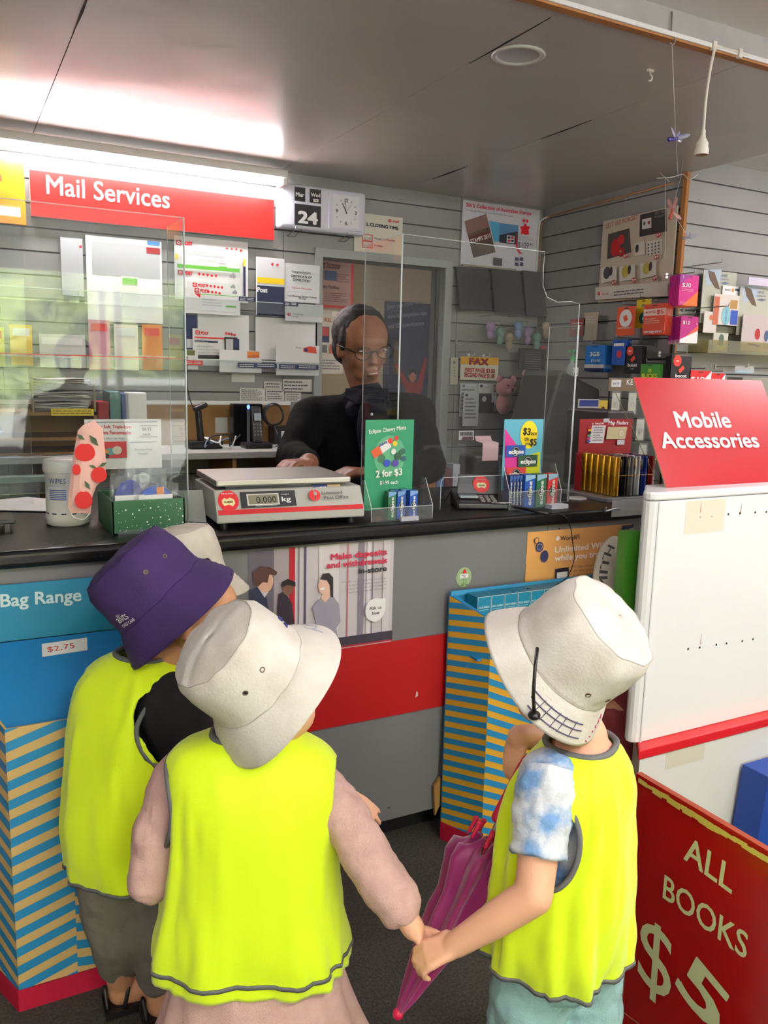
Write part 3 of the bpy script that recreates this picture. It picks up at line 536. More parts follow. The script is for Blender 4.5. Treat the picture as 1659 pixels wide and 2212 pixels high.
# stand with cable, coil, small box, cables
q = PZ(434, 968, DZ_); q.y = max(q.y, DY+.06); t = thing('scanner_stand', 'slim black stand on a flat black base at the left of the back desk', 'stand', q)
b = MB(); b.b2((q.x-.055, q.y-.05, DZ_), (q.x+.075, q.y+.05, DZ_+.03), PLD); b.build('base', t, bevel=.008)
b = MB(); b.cap((q.x, q.y, DZ_+.03), .014, (q.x-.01, q.y, DZ_+.15), .012, PLD); b.cap((q.x-.02, q.y-.01, DZ_+.15), .012, (q.x+.016, q.y, DZ_+.165), .012, PLD); b.build('upright', t)
b = MB(); b.tube(crv([PY(404, 985, 3.0), PY(402, 800, 3.3), PY(399, 775, 3.33), PY(404, 770, 3.3), PY(405, 840, 3.25), PY(420, 885, 3.2), (q.x, q.y+.02, DZ_+.165)][1:], 8), .0022, PLD, 6); tag(b.build('hanging_cable'), 'thin black cable looping down the wall to the slim black stand', 'cable')
b = MB()
for k in range(4): c = PY(592, 896, 3.2); b.tube([c+V(((.037+.003*k)*cos(a_), k*.004+.004*sin(3*a_), (.04+.002*k)*sin(a_))) for a_ in [2*pi*i/28 for i in range(28)]], .0026, PLD, 6, closed=True)
b.tube(crv([PY(592, 920, 3.2), PY(600, 940, 3.15), (PY(600, 940, 3.15).x, 3.15, DZ_+.004), PY(560, 972, 3.1)], 6), .0026, PLD, 6); tag(b.build('cable_coil'), 'coiled black cable hung behind the cordless phone', 'cable')
q = PZ(612, 960, DZ_); b = MB(); b.b2((q.x-.04, q.y, DZ_), (q.x+.05, q.y+.09, DZ_+.075), PLD); b.b2((q.x-.01, q.y-.002, DZ_+.02), (q.x+.02, q.y, DZ_+.055), LGR); tag(b.build('terminal_box', bevel=.004), 'squat black box with a grey label beside the coiled cable', 'device')
rn = random.Random(5)
for i, (m_, lb) in enumerate(((W_, 'white'), (PLD, 'black'), (P((120, 130, 160)), 'blue grey'))):
    b = MB(); q = PZ(488, 975, DZ_); b.tube(crv([(q.x-.07+.06*rn.random(), q.y+.1+.03*i, DZ_+.005+.05*rn.random()) for _ in range(1)]+[(q.x-.06+.13*j/5+rn.uniform(-.02, .02), q.y+.08+rn.uniform(-.04, .04), DZ_+.006+.05*rn.random()) for j in range(6)], 6), .0028, m_, 6)
    tag(b.build('loose_cable'), lb + ' loose cable tangled left of the modem', 'cable')
b = yboard(465, 902, 492, 935, BY-.037, .002, P((190, 190, 186))); b.done('socket_plate', 'pale wall socket plate behind the tangled cables', 'socket')
# pigeonhole shelf with paper trays, left
t = thing('pigeonhole_shelf', 'wooden pigeonhole shelf on the back desk behind the left screen', 'shelf', (.1, 3.1, DZ_)); yS = 3.05
zt = PY(150, 890, yS).z; zm = PY(100, 945, yS).z; x1 = PY(210, 890, yS).x
for z_ in (zt, zm, DZ_+.006): b = MB(); b.b2((-.6, yS, z_-.012), (x1, BY-.05, z_), WOOD); b.build('shelf_board', t)
b = MB(); b.b2((x1-.012, yS, DZ_), (x1, BY-.05, zt), WOOD); b.build('side_board', t)
b = yboard(110, 883, 203, 898, yS-.001, .001, P((232, 206, 40))); b.ps(114, 885, 200, 896, 2, P((150, 110, 20))); b.done('yellow_label', 'yellow label strip on the front of the wooden pigeonhole shelf', 'label strip')
x0 = PY(72, 880, yS).x; x2 = PY(205, 880, yS).x; zu = PY(140, 832, yS).z
t = thing('paper_tray', 'two tier dark paper tray standing on the pigeonhole shelf', 'paper tray', (x0, yS, zt))
for z_ in (zt+.002, (zt+zu)/2, zu): b = MB(); b.b2((x0, yS, z_), (x2, BY-.08, z_+.004), M('tray_dark', (60, 58, 50), .4)); b.build('tier', t)
for x_ in (x0, x2): b = MB(); b.b2((x_-.003, yS-.002, zt), (x_+.003, yS+.006, zu+.03), M('tray_post', (150, 140, 100), .5)); b.build('post', t)
rn = random.Random(8); k = 0
for z_, n in ((zt+.007, 5), ((zt+zu)/2+.005, 4), (zu+.005, 4)):
    for i in range(n):
        b = MB(); dx = rn.uniform(-.006, .006); rows = []
        for j in range(2): rows.append([V((x0+.012+dx+(x2-x0-.03)*u/6, yS+.006+rn.uniform(0, .004)+j*.2, z_+i*.005+.004*sin(u*1.0+i)*.5)) for u in range(7)])
        b.grid(rows, P((220, 218, 210)) if (i+k) % 3 else P((170, 170, 168))); k += 1
        tag(b.build('paper_sheaf', solid=.0025), 'white sheaf of papers lying in the dark two tier tray', 'papers', 'paper sheaves in the tray')
for i, (x0_, x1_, z_, c) in enumerate(((-.05, .1, zm, (200, 198, 190)), (.02, .17, zm+.012, (60, 60, 62)), (-.2, .03, DZ_+.006, (210, 208, 204)), (-.02, .14, DZ_+.02, (180, 180, 178)))):
    b = MB(); b.b2((x0_, yS+.01, z_+.001), (x1_, yS+.2, z_+.012), P(c)); tag(b.build('document_folder'), ('pale', 'black', 'wide white', 'grey')[i]+' folder lying in the wooden pigeonhole shelf', 'folder')
for i, (px0, px1, yt, c, lb) in enumerate(((212, 236, 868, (150, 30, 36), 'red'), (238, 262, 846, (90, 130, 124), 'teal'), (264, 276, 850, (60, 90, 150), 'blue'))):
    a, c2 = PY(px0, 900, 3.15), PY(px1, 900, 3.15); b = MB(); b.b2((a.x, 3.15, DZ_), (c2.x, 3.3, PY(px0, yt, 3.15).z), P(c)); tag(b.build('upright_folder', bevel=.002), lb+' folder standing upright beside the wooden pigeonhole shelf', 'folder')
a = PY(278, 905, 3.1); c2 = PY(318, 905, 3.1); t = thing('desk_phone', 'white desk telephone with keypad behind the left screen', 'phone', (a.x, 3.1, DZ_)); b = MB(); b.b2((a.x, 3.1, DZ_), (c2.x, 3.18, PY(300, 848, 3.1).z), PLW); b.build('body', t, bevel=.004); b = Board((a.x+.012, 3.099, DZ_+.04), (1, 0, 0), (0, 0, 1), .05, .07, .001, LGR)
for i in range(12): b.rect(.004+.015*(i % 3), .005+.016*(i//3), .015+.015*(i % 3), .016+.016*(i//3), TXT)
b.build('keypad', t)
# ================================================================ right of the doorway
t = thing('display_case_cover', 'black three section display board hanging under the stamp poster', 'display board', PY(1080, 640, BY-.04)); BLF = M('black_flock', (52, 52, 52), .9)
for (xa, xb, nb) in ((987, 1062, 0), (1063, 1130, 1), (1131, 1186, 2)):
    a, c = PY(xa, 575+(xa-987)*.06, BY-.03), PY(xb, 672+(xa-987)*.1, BY-.06); b = MB(); b.prism([(a.x, BY-.025, a.z), (c.x-.002, BY-.025, a.z), (c.x-.002, BY-.075, c.z), (a.x, BY-.075, c.z)], (0, .012, 0), BLF); b.build('panel', t, bevel=.003)
a, c = PY(1000, 572, BY-.03), PY(1115, 580, BY-.03); b = MB(); b.b2((a.x, BY-.03, a.z-.004), (c.x, BY-.018, a.z+.004), P((150, 144, 120))); b.build('card_edge', t)
def hook(p, L, d, label, m=STEEL, r=.0018, group=None):
    p = V(p); d = V(d).normalized(); b = MB(); b.tube([p, p+d*L, p+d*(L+.003)+V((0, 0, .012))], r, m, 6); b.box(p+d*.002, (.012 if abs(d.y) > .5 else .004, .004 if abs(d.y) > .5 else .012, .02), m); return tag(b.build('display_hook'), label, 'hook', group)
for x_, y_, lb in ((1012, 768, 'left'), (1044, 770, 'right')): q = PY(x_, y_, BY); hook(q, .05, (0, -1, 0), lb+' white hook holding the FAX price sign', PLW)
for x_, y_ in ((985, 738), (985, 760)): q = PY(x_, y_, BY); hook(q, .09, (.3, -1, 0), '%s bare wire hook on the wall left of the plush animals' % ('upper' if y_ < 750 else 'lower'))
b = yboard(974, 772, 989, 832, BY-.01, .014, P((196, 192, 176))); 
for i in range(4): b.pd(982, 794+i*6, 1.6, G_)
b.pd(981, 783, 3, G_); b.done('wall_handset', 'slim cream handset on the wall left of the FAX sign', 'handset', bevel=.004)
for i, (x0, y0, x1, y1, lb) in enumerate(((995, 828, 1033, 900, 'rear white form leaflet below the FAX sign'), (1034, 828, 1062, 850, 'middle white form leaflet below the FAX sign'), (1064, 828, 1100, 870, 'rightmost white form leaflet below the FAX sign'), (1002, 848, 1032, 920, 'front white form leaflet with a grey band'), (1070, 848, 1098, 875, 'small blue headed leaflet below the FAX sign'))):
    b = yboard(x0, y0, x1, y1, BY-.02-.01*i, .002, P((200, 204, 208))); b.ps(x0+3, y0+10, x1-3, y1-14, 6, G_, i); b.pr(x0+3, y0+3, x0+9, y0+8, N_ if i % 2 else G_); b.done('form_leaflet', lb, 'leaflet')
b = yboard(1034, 850, 1066, 890, BY-.03, .002, P((50, 52, 56))); b.pd(1046, 862, 6, LGR); b.done('picture_leaflet', 'dark picture leaflet among the white forms', 'leaflet')
# plush animals hanging behind the screen
PLUSH = M('plush_pink', (170, 118, 122), 1, sheen=.5, bump=(90, .004))
for i, (x_, y_, s_, lb) in enumerate(((1093, 838, 1.0, 'left pink plush animal below the keyring display'), (1150, 828, 1.15, 'large pink plush animal with dark nose in the middle'), (1195, 832, .85, 'right pink plush animal nearest the side wall'))):
    c = PY(x_, y_, BY-.12); t = thing('plush_animal', lb, 'plush toy', c); b = MB(); b.ball(c, (.05*s_, .045*s_, .045*s_), PLUSH); b.ball(c+V((0, -.03, -.012)), (.024*s_, .022*s_, .018*s_), PLUSH); b.build('head', t)
    for sg in (-1, 1): b = MB(); b.ball(c+V((sg*.04*s_, 0, .04*s_)), (.016, .01, .018), PLUSH); b.build('ear', t); b = MB(); b.ball(c+V((sg*.018, -.044*s_, .012)), .004, PLD, 10, 6); b.build('eye', t)
    b = MB(); b.ball(c+V((0, -.052, -.006)), .006, PLD, 10, 6); b.build('nose', t); b = MB(); b.ball(c+V((0, .01, -.075*s_)), (.04*s_, .035, .05*s_), PLUSH); b.build('torso', t)
rn = random.Random(11)
for i in range(7):
    x_ = 1060+i*20; y_ = 705+(i % 3)*12; c = PY(x_, y_, BY-.09); b = MB(); k = (.8, .5, .9)[i % 3]
    m_ = M('plush_%d' % (i % 4), ((150, 130, 160), (120, 150, 140), (170, 150, 130), (120, 140, 170))[i % 4], 1, bump=(90, .003)); b.ball(c, (.022, .02, .024), m_, 14, 8); b.ball(c-V((0, 0, .034)), (.018, .016, .026), m_, 14, 8); b.tube([c+V((0, 0, .02)), c+V((0, 0, .05)), (c.x, BY, c.z+.05)], .0012, STEEL, 5)
    tag(b.build('plush_keyring'), 'small plush keyring hanging on a wire hook under the black display board', 'plush toy', 'plush keyrings')
t = thing('hanging_laptop_bag', 'black mesh backed pack hanging between the plush animals', 'bag', PY(1145, 800, BY-.1)); b = yboard(1125, 752, 1178, 800, BY-.1, .02, P((40, 40, 42))); 
for i in range(8): b.pr(1134, 760+i*5, 1168, 762+i*5, P((150, 152, 154)))
b.pr(1168, 748, 1178, 754, P((190, 50, 40))); b.build('pack', t, bevel=.004)
# EFTPOS style dark cabinet block right of plush
b = MB(); a, c = PZ(1170, 1040, .885), PY(1240, 830, 2.9); b.prism([(2.15, 2.75, .0), (2.5, 2.75, .0), (2.5, 2.75, 1.2), (2.28, 2.75, 1.28), (2.2, 2.75, 1.0)], (0, .25, 0), M('machine_grey', (52, 53, 52), .5)); tag(b.build('copier_machine', bevel=.01), 'dark grey office machine behind the right counter screen', 'machine')
# hand sanitiser on it
c = V((2.38, 2.8, 1.245)); t = thing('sanitiser_bottle', 'clear sanitiser bottle with green pump on the dark machine', 'bottle', c); b = MB(); b.lathe([(.022, 0), (.024, .005), (.024, .05), (.018, .062), (.009, .068), (.009, .075)], clear('bottle_clear', (225, 240, 235), .1, .3), c, seg=20); b.build('bottle_body', t)
b = MB(); b.lathe([(.011, .072), (.011, .09), (.004, .092), (.004, .11), (.009, .112), (.008, .12)], M('pump_green', (60, 160, 90), .4), c, seg=14); b.tube([c+V((0, 0, .116)), c+V((-.025, 0, .114)), c+V((-.028, 0, .106))], .003, M('pump_green'), 6); b.build('pump', t)
b = Board(c+V((-.014, -.0247, .012)), (1, 0, 0), (0, 0, 1), .028, .034, .0005, P((226, 230, 228))); b.rect(.004, .004, .024, .01, N_); b.build('bottle_label', t)
# ================================================================ on the counter
TZ = .885
def sheet(b, pts, n, mat=ACR): b.prism(pts, n, mat); return b
def edge(b, pts, r=.0012): b.tube(pts, r, ACE, 5)
# left protective screen with a short return
zt = PY(395, 470, 1.9).z; xr = .492; yb = PX(363, 492, xr).y
SCR = clear('screen_acrylic', alpha=.012); t = thing('counter_screen', 'clear acrylic screen on the left of the counter, mirroring the street', 'screen', (xr, 1.9, TZ))
zgap = PY(150, 1063, 1.9).z; b = MB(); b.prism([(-.8, 1.9, zgap), (xr-.03, 1.9, zgap), (xr-.03, 1.9, TZ), (xr, 1.9, TZ), (xr, 1.9, zt), (-.8, 1.9, zt)], (0, .004, 0), SCR); b.build('front_sheet', t)
b = MB(); b.b2((xr-.004, 1.9045, TZ), (xr, yb, zt), SCR); b.build('return_sheet', t)
b = MB(); edge(b, [(xr, 1.902, TZ), (xr, 1.902, zt)], .002); edge(b, [(-.8, 1.902, zt), (xr, 1.902, zt)]); edge(b, [(xr-.002, 1.902, zt), (xr-.002, yb, zt), (xr-.002, yb, TZ)]); b.build('polished_edge', t)
t = thing('counter_screen', 'rounded clear screen standing behind the left one at the frame edge', 'screen', (-.1, 2.3, TZ)); x2 = PY(42, 405, 2.3); b = MB()
b.prism([(-.8, 2.3, TZ), (x2.x, 2.3, TZ), (x2.x, 2.3, x2.z-.02), (x2.x-.006, 2.3, x2.z-.006), (x2.x-.02, 2.3, x2.z), (-.8, 2.3, x2.z)], (0, .004, 0), SCR); b.build('front_sheet', t)
# right protective screen: front sheet with a stepped shoulder and two returns
y = 1.9; L = 1.044; R = PY(1243, 800, y).x; zl = PY(868, 505, y).z; z2 = PY(1258, 704, y).z; xm = PY(1176, 560, y); xs = PY(1243, 648, y)
t = thing('counter_screen', 'large clear acrylic screen with stepped shoulder in front of the clerk', 'screen', (L, y, TZ))
nA, nB, nz_ = PY(952, 1060, y).x, PY(1085, 1060, y).x, PY(1000, 1030, y).z
prof = [(L, TZ), (nA, TZ), (nA, nz_-.01), (nA+.01, nz_), (nB, nz_), (nB, TZ), (R, TZ), (R, xs.z-.01)] + [tuple((V((R, xs.z, 0))*(1-k)+V((xm.x, xm.z, 0))*k-V((.05*sin(pi*k), .05*sin(pi*k), 0)))[:2]) for k in (.1, .3, .5, .7, .9)] + [(xm.x, xm.z+.02), (L, zl)]
b = MB(); b.prism([(x, y, z) for x, z in prof], (0, .004, 0), SCR); b.build('front_sheet', t)
yl = PX(790, 520, L).y; b = MB(); b.prism([(L, y+.005, TZ), (L, yl, TZ), (L, yl, zl), (L, y+.005, zl)], (.004, 0, 0), SCR); b.build('return_sheet', t)
yr = PX(1185, 715, R).y; b = MB(); b.prism([(R, y+.005, TZ), (R, yr, TZ), (R, yr, z2), (R, y+.005, z2)], (.004, 0, 0), SCR); b.build('return_sheet', t)
b = MB(); edge(b, [(x, y, z) for x, z in prof[1:]], .001); edge(b, [(L, y, TZ+.001), (L, y, zl)], .0022); edge(b, [(L, yl, TZ), (L, yl, zl), (L, y, zl)]); edge(b, [(R+.003, y, TZ), (R+.003, y, z2), (R+.003, yr, z2), (R+.003, yr, TZ)], .0016); b.build('polished_edge', t)
# postal scale
fl, fr_ = V((.537, 1.822, 0)), V((.902, 1.797, 0)); U = (fr_-fl).normalized(); Wd = (fr_-fl).length; N3 = V((0, 0, 1)).cross(U)
SCM = M('scale_body', (178, 178, 172), .4); t = thing('postal_scale', 'grey electronic postal scale with steel plate and zero display', 'scale', fl+V((0, 0, TZ)))
def SP(a, d, z): return fl+U*a+N3*d+V((0, 0, z))
z0, z1 = TZ+.014, TZ+.088
b = MB(); b.prism([SP(0, 0, z0), SP(0, .25, z0), SP(0, .25, z1), SP(0, .03, z1), SP(0, 0, z0+.02)], U*Wd, SCM)
b.build('housing', t, bevel=.004)
b = MB(); b.prism([SP(.004, .02, z1+.008), SP(Wd-.03, .02, z1+.008), SP(Wd-.03, .25, z1+.008), SP(.004, .25, z1+.008)], (0, 0, .016), M('scale_plate', (196, 194, 186), .32, .75, bump=(30, .0003))); b.build('weighing_plate', t, bevel=.004)
b = MB(); b.prism([SP(.03, .04, z1-.004), SP(Wd-.05, .04, z1-.004), SP(Wd-.05, .22, z1-.004), SP(.03, .22, z1-.004)], (0, 0, .013), PLD); b.build('plate_support', t)
for a_ in (.02, Wd-.03):
    for d_ in (.02, .22): b = MB(); b.cyl(SP(a_, d_, TZ), SP(a_, d_, z0+.003), .01, PLD, seg=12); b.build('foot', t)
vv = (SP(0, .03, z1)-SP(0, 0, z0+.02)); fh = vv.length; vv.normalize()
b = MB(); b.frame(SP(0, 0, z0+.02)-U.cross(vv)*-.0002, U, vv, .0004); k = Wd/322; cx = lambda p: (p-467)*k
f_ = lambda py: (1131-18-py)*k*.98
b.rect(.004, -.0, Wd-.004, .012, P((196, 28, 36))); b.disc(cx(494), .034, .0245, P((206, 34, 40)), .026); b.poly([(cx(494)+x*.015, .031+y*.012) for x, y in ((-1, .4), (-.6, .9), (-.2, .6), (.3, .9), (.9, .5), (1, -.3), (.6, -.9), (0, -.5), (-.7, -.8), (-1, -.2))][::-1], P((230, 216, 160)))
b.text('AUSSIE', cx(494), .029, .005, K_, al='c', bold=.02); b.text('Ask me about...', cx(494), .05, .0035, W_, al='c', bold=.02, w=.03)
b.rect(cx(519), .014, cx(636), .054, P((38, 40, 44))); b.rect(cx(532), .019, cx(600), .048, P((206, 206, 200))); b.rect(cx(535), .022, cx(597), .045, P((128, 126, 104)))
b.text('0.000', cx(551), .0245, .016, K_, w=.048, bold=.006); b.text('kg', cx(605), .026, .012, W_, w=.022, bold=.01); b.text('weight', cx(604), .042, .0035, W_, w=.02); b.text('MADE IN AUSTRALIA', cx(548), .0155, .0025, W_, w=.05)
b.text('Licensed', cx(694), .039, .0085, P((70, 70, 72)), w=.052, bold=.01); b.text('Post Office', cx(697), .026, .0085, P((70, 70, 72)), w=.063, bold=.01)
for sg in (-1, 1):
    pts = [(cx(677)+sg*.0015, .022)]+[(cx(677)+sg*(.0015+.0125*sin(a_)), .0365-.0145*cos(a_)) for a_ in [radians(15*i) for i in range(1, 12)]]+[(cx(677)+sg*.0015, .051)]
    b.poly(pts if sg > 0 else pts[::-1], P((206, 34, 40)))
b.disc(cx(677)+.002, .041, .0045, SCM); b.text('NATIONAL ELECTRONIC WEIGHING PTY LTD', cx(520), .0035, .003, P((150, 16, 24)), w=.12); b.text('SUPERWEIGH', cx(708), .0035, .0035, P((90, 10, 16)), w=.045); b.build('front_print', t)
b = Board(SP(cx(680), .033, z1)-V((0, .006, .008)), U, vv, .07, .014, .0008, P((206, 180, 140))); b.rect(0, 0, .036, .014, P((50, 60, 120))); b.text('yourPOST', .004, .004, .005, W_, w=.029, bold=.01); b.done('sticker_strip', 'beige and blue sticker strip on the upper right of the scale front', 'sticker')
b = MB(); q = SP(-.004, .1, TZ+.001); b.prism([q, q+V((-.055, .05, .0)), q+V((-.05, .07, .07)), q+V((.0, .03, .075))], (.001, -.0012, 0), P((196, 196, 196))); tag(b.build('leaning_leaflet'), 'grey leaflet leaning on the left side of the postal scale', 'leaflet')
# wipes tub
c = PZ(153, 1138, TZ); c.z = TZ; c.y += .045; hh = .155; t = thing('wipes_tub', 'white plastic wipes tub with blue stripes behind the red apple face mask', 'tub', c)
TB = M('tub_white', (232, 232, 228), .35); b = MB(); r = .047
b.lathe([(r*.9, 0), (r*1.04, .004), (r*1.06, .02), (r*1.0, .026), (r*.99, .12), (r*1.05, .124)], TB, c, seg=40); b.build('tub_body', t)
b = MB(); b.lathe([(r*1.06, .124), (r*1.08, .128), (r*1.07, .146), (r*.98, .152), (r*.6, .153), (0, .153)], TB, c, seg=40); b.build('lid', t)
b = MB()
def wrapq(a0, a1, zl_, zh, mat, rr=r*1.0+.0009):
    n = 8; rows = [[c+V((rr*sin(a0+(a1-a0)*i/n), -rr*cos(a0+(a1-a0)*i/n), z)) for i in range(n+1)] for z in (zl_, zh)]; b.grid(rows, mat)
wrapq(-2.2, 1.6, .028, .031, N_)
for i in range(6): wrapq(-1.0, -.15, .062+i*.0042, .0642+i*.0042, P((40, 70, 150)))
for i in range(4): wrapq(-1.0, -.2, .092+i*.003, .0932+i*.003, LGR)
vs, fs, x0, x1 = text_mesh('WIPES'); b.add([c+V(((r+.0012)*sin(-1.0+.85*(v[0]-x0)/(x1-x0)), -(r+.0012)*cos(-1.0+.85*(v[0]-x0)/(x1-x0)), .1+.012*v[1]/.72)) for v in vs], fs, P((60, 76, 130))); b.build('printed_label', t)
# apple print face mask hanging in front of the tub
q = PY(200, 910, 1.885); BM = Board((0, 1.885, 0), (1, 0, 0), (0, 0, 1), .01, .01, .0001, P((238, 186, 174)))
outl = [(203, 908), (222, 925), (228, 985), (229, 1030), (208, 1050), (199, 1075), (196, 1109), (152, 1108), (146, 1095), (150, 1050), (158, 985), (168, 930), (180, 918)]
b = MB(); b.fr = BM.fr; P2 = [BM.pt(*p) for p in outl]; cc = (sum(p[0] for p in P2)/len(P2), sum(p[1] for p in P2)/len(P2)); MK = P((240, 190, 178), .8)
def O3(a, v, d): return V((a, 1.885-d, v))
for ring, (k0, k1, d0, d1) in enumerate(((1, .8, 0, .008), (.8, .45, .008, .014))): b.add([O3(cc[0]+(p[0]-cc[0])*k0, cc[1]+(p[1]-cc[1])*k0, d0) for p in P2]+[O3(cc[0]+(p[0]-cc[0])*k1, cc[1]+(p[1]-cc[1])*k1, d1) for p in P2], [(i, (i+1) % 13, (i+1) % 13+13, i+13)[::-1] for i in range(13)], MK, True)
b.add([O3(cc[0]+(p[0]-cc[0])*.45, cc[1]+(p[1]-cc[1])*.45, .014) for p in P2], [tuple(range(13))[::-1]], MK, True)
b.step = .0004; b.n = 38; b.pt = BM.pt; APR = P((206, 48, 44), .8); LF = P((70, 88, 60), .8)
def apple(x, y, rx, ry):
    pts = [(x+rx*cos(a)*(1-.12*sin(a)), y-ry*sin(a)*(1-.16*exp(-(cos(a)/.3)**2)*(sin(a) > 0))) for a in [2*pi*i/20 for i in range(20)]]
    b.poly([b.pt(*p) for p in pts], APR)
for x, y_, rx, ry in ((181, 975, 22, 20), (163, 1012, 9, 12), (211, 1023, 17, 17), (178, 1077, 19, 20)): apple(x, y_, rx, ry)
for x, y_, dx, dy in ((172, 943, 9, 6), (200, 950, 10, 12), (198, 1006, 8, 3), (219, 1002, 9, -5), (186, 1046, 6, 10)): b.poly([b.pt(*p) for p in ((x-dx, y_-dy), (x+dy*.4, y_-dx*.4), (x+dx, y_+dy), (x-dy*.4, y_+dx*.4))], LF)
b.build('mask_tmp') ; o = bpy.data.objects['mask_tmp']; o.name = 'face_mask'; tag(o, 'pink folded face mask printed with red apples, hanging before the wipes tub', 'face mask')
b = MB(); b.tube(crv([O3(*BM.pt(154, 1108), .002), O3(*BM.pt(158, 1117), .004), O3(*BM.pt(180, 1121), .004), O3(*BM.pt(194, 1108), .002)], 6), .0012, W_, 6); e = b.build('ear_loop', o)
# sign for the masks and box of bagged masks
b = yboard(182, 906, 350, 1010, 2.1, .002, P((226, 224, 220)), WOOD); b.px('Super Soft, Triple-layer', 200, 925, 285, 925, 7, P((190, 50, 60)), .02); b.px('Cotton Facemasks', 200, 938, 283, 938, 8, P((190, 50, 60)), .02); b.px('comfort ear loops', 222, 949, 270, 949, 5, G_, 0)
for q_ in ((193, 911, 340, 912), (193, 911, 194, 1010), (301, 919, 340, 920), (301, 943, 340, 944), (301, 919, 302, 944), (280, 954, 281, 985), (280, 954, 338, 955)): b.pr(*q_, G_)
b.px('$8.95', 306, 930, 326, 930, 7, TXT, .01); b.px('each', 308, 940, 324, 940, 6, TXT, .01); b.pr(218, 954, 273, 988, P((190, 26, 36))); b.pd(238, 975, 11, P((90, 150, 150)), 8); b.pd(252, 972, 10, P((210, 200, 180)), 9); b.pd(226, 976, 8, P((210, 130, 40)), 6); b.pd(228, 984, 7, P((30, 26, 40)), 5); b.px('Australian Made', 290, 972, 327, 972, 4, TXT, 0); b.px('Facemasks', 298, 981, 318, 981, 4, TXT, 0)
t = b.done('facemask_sign', 'white counter sign advertising triple-layer facemasks at $8.95', 'sign'); b = MB(); o_ = PY(266, 1010, 2.1); b.b2((o_.x-.03, 2.102, TZ), (o_.x+.03, 2.106, o_.z+.02), ACR); b.build('stand_foot', t)
GB = M('box_green', (44, 96, 62), .5); c0 = V((.312, 1.845, TZ)); wB, hB, dB = .158, .075, .19; t = thing('dotted_box', 'dark green cardboard box with white dots holding bagged face masks', 'box', c0)
b = MB()
for a_, e_ in (((0, 0, 0), (wB, .003, hB)), ((0, dB, 0), (wB, dB+.003, hB)), ((0, 0, 0), (.003, dB, hB)), ((wB-.003, 0, 0), (wB, dB, hB)), ((0, 0, 0), (wB, dB, .003))): b.b2(c0+V(a_), c0+V(e_), GB)
b.frame(c0, (1, 0, 0), (0, 0, 1)); rn = random.Random(2)
for i in range(60): b.disc(.004+rn.random()*(wB-.008), .004+rn.random()*(hB-.008), rn.choice((.0006, .0008, .001, .0018)), W_, seg=8); b.n = 1+(i % 4)
b.build('carton', t)
b = yboard(255, 1146, 340, 1160, 1.835, .003, ACR); b.done('clear_price_holder', 'empty clear price holder lying against the green dotted box', 'price holder')
BAG = clear('cello_bag', alpha=.10, rough=.12)
for i, (dx, dy, w, h_, c_, lb) in enumerate(((.002, .03, .085, .12, (40, 60, 150), 'left bagged mask with a folded card in the green dotted box'), (.05, .02, .1, .1, (40, 90, 190), 'front bagged mask in blue, orange and purple fabric'), (.03, .09, .11, .125, (130, 120, 130), 'rear crinkled bag standing highest in the green dotted box'))):
    t = thing('bagged_mask', lb, 'packet', c0+V((dx, dy, .006))); b = MB(); rows = []
    for j in range(9):
        rows.append([c0+V((dx+w*u/10, dy+.006*noise.noise((u*.9, j*.8, i*7.)), .01+h_*j/8+(.004*sin(u*1.7+i) if j == 8 else 0))) for u in range(11)])
    b.grid(rows, BAG)
    b.grid([[p+V((0, .018*sin(pi*min(1, j/8)), 0)) for p in r_] for j, r_ in enumerate(rows)], BAG); b.build('clear_bag', t)
    b = MB(); cc = c0+V((dx+w*.5, dy+.008, .03+h_*.3)); pts = []
    fab = [cc+V((w*.4*cos(a_), 0, h_*.42*max(-.3, sin(a_)))) for a_ in [pi*2*i_/18 for i_ in range(18)]][::-1]
    b.prism(fab, (0, .006, 0), P(c_)); 
    if i == 1: b.b2(cc+V((.002, -.001, -.03)), cc+V((.018, -.0002, h_*.38)), P((214, 130, 60))); b.b2(cc+V((-.04, -.001, -.03)), cc+V((-.02, -.0002, h_*.2)), P((70, 50, 120)))
    b.build('folded_mask', t)
    b = MB(); b.b2(c0+V((dx+w*.1, dy-.004, .055)), c0+V((dx+w*.85, dy-.003, hB+.008)), W_); b.build('paper_card', t)
# paper and black stand at the far left
b = MB(); p0, p1 = PZ(0, 1100, TZ), PZ(104, 1100, TZ); b.add([PZ(-60, 1100, TZ+.004), PZ(104, 1104, TZ+.004), PZ(104, 1078, TZ+.006), PZ(60, 1074, TZ+.006), PZ(-60, 1085, TZ+.006)], [(0, 1, 2, 3, 4)], W_); tag(b.build('paper_sheet', solid=.002), 'white paper sheets lying on the counter at the left edge', 'paper')
t = thing('printer_stand', 'black device stand with metal foot on the counter at the left edge', 'stand', PZ(15, 1150, TZ)); q = PZ(15, 1150, TZ); b = MB(); b.b2((q.x-.15, q.y, TZ+.018), (q.x+.018, q.y+.1, TZ+.028), PLD); b.build('plate', t, bevel=.002); b = MB(); b.b2((q.x-.004, q.y+.002, TZ), (q.x+.006, q.y+.02, TZ+.018), M('dark_steel', (70, 70, 72), .4, .6)); b.build('foot', t)
b = MB(); a = PZ(10, 1060, TZ); q = PZ(100, 1060, TZ); b.b2((a.x-.2, a.y+.15, TZ), (q.x+.12, a.y+.2, TZ+.02), M('glass_green', (120, 140, 130), .2)); tag(b.build('glass_ledge', bevel=.003), 'low pale glass ledge behind the wipes tub', 'ledge')
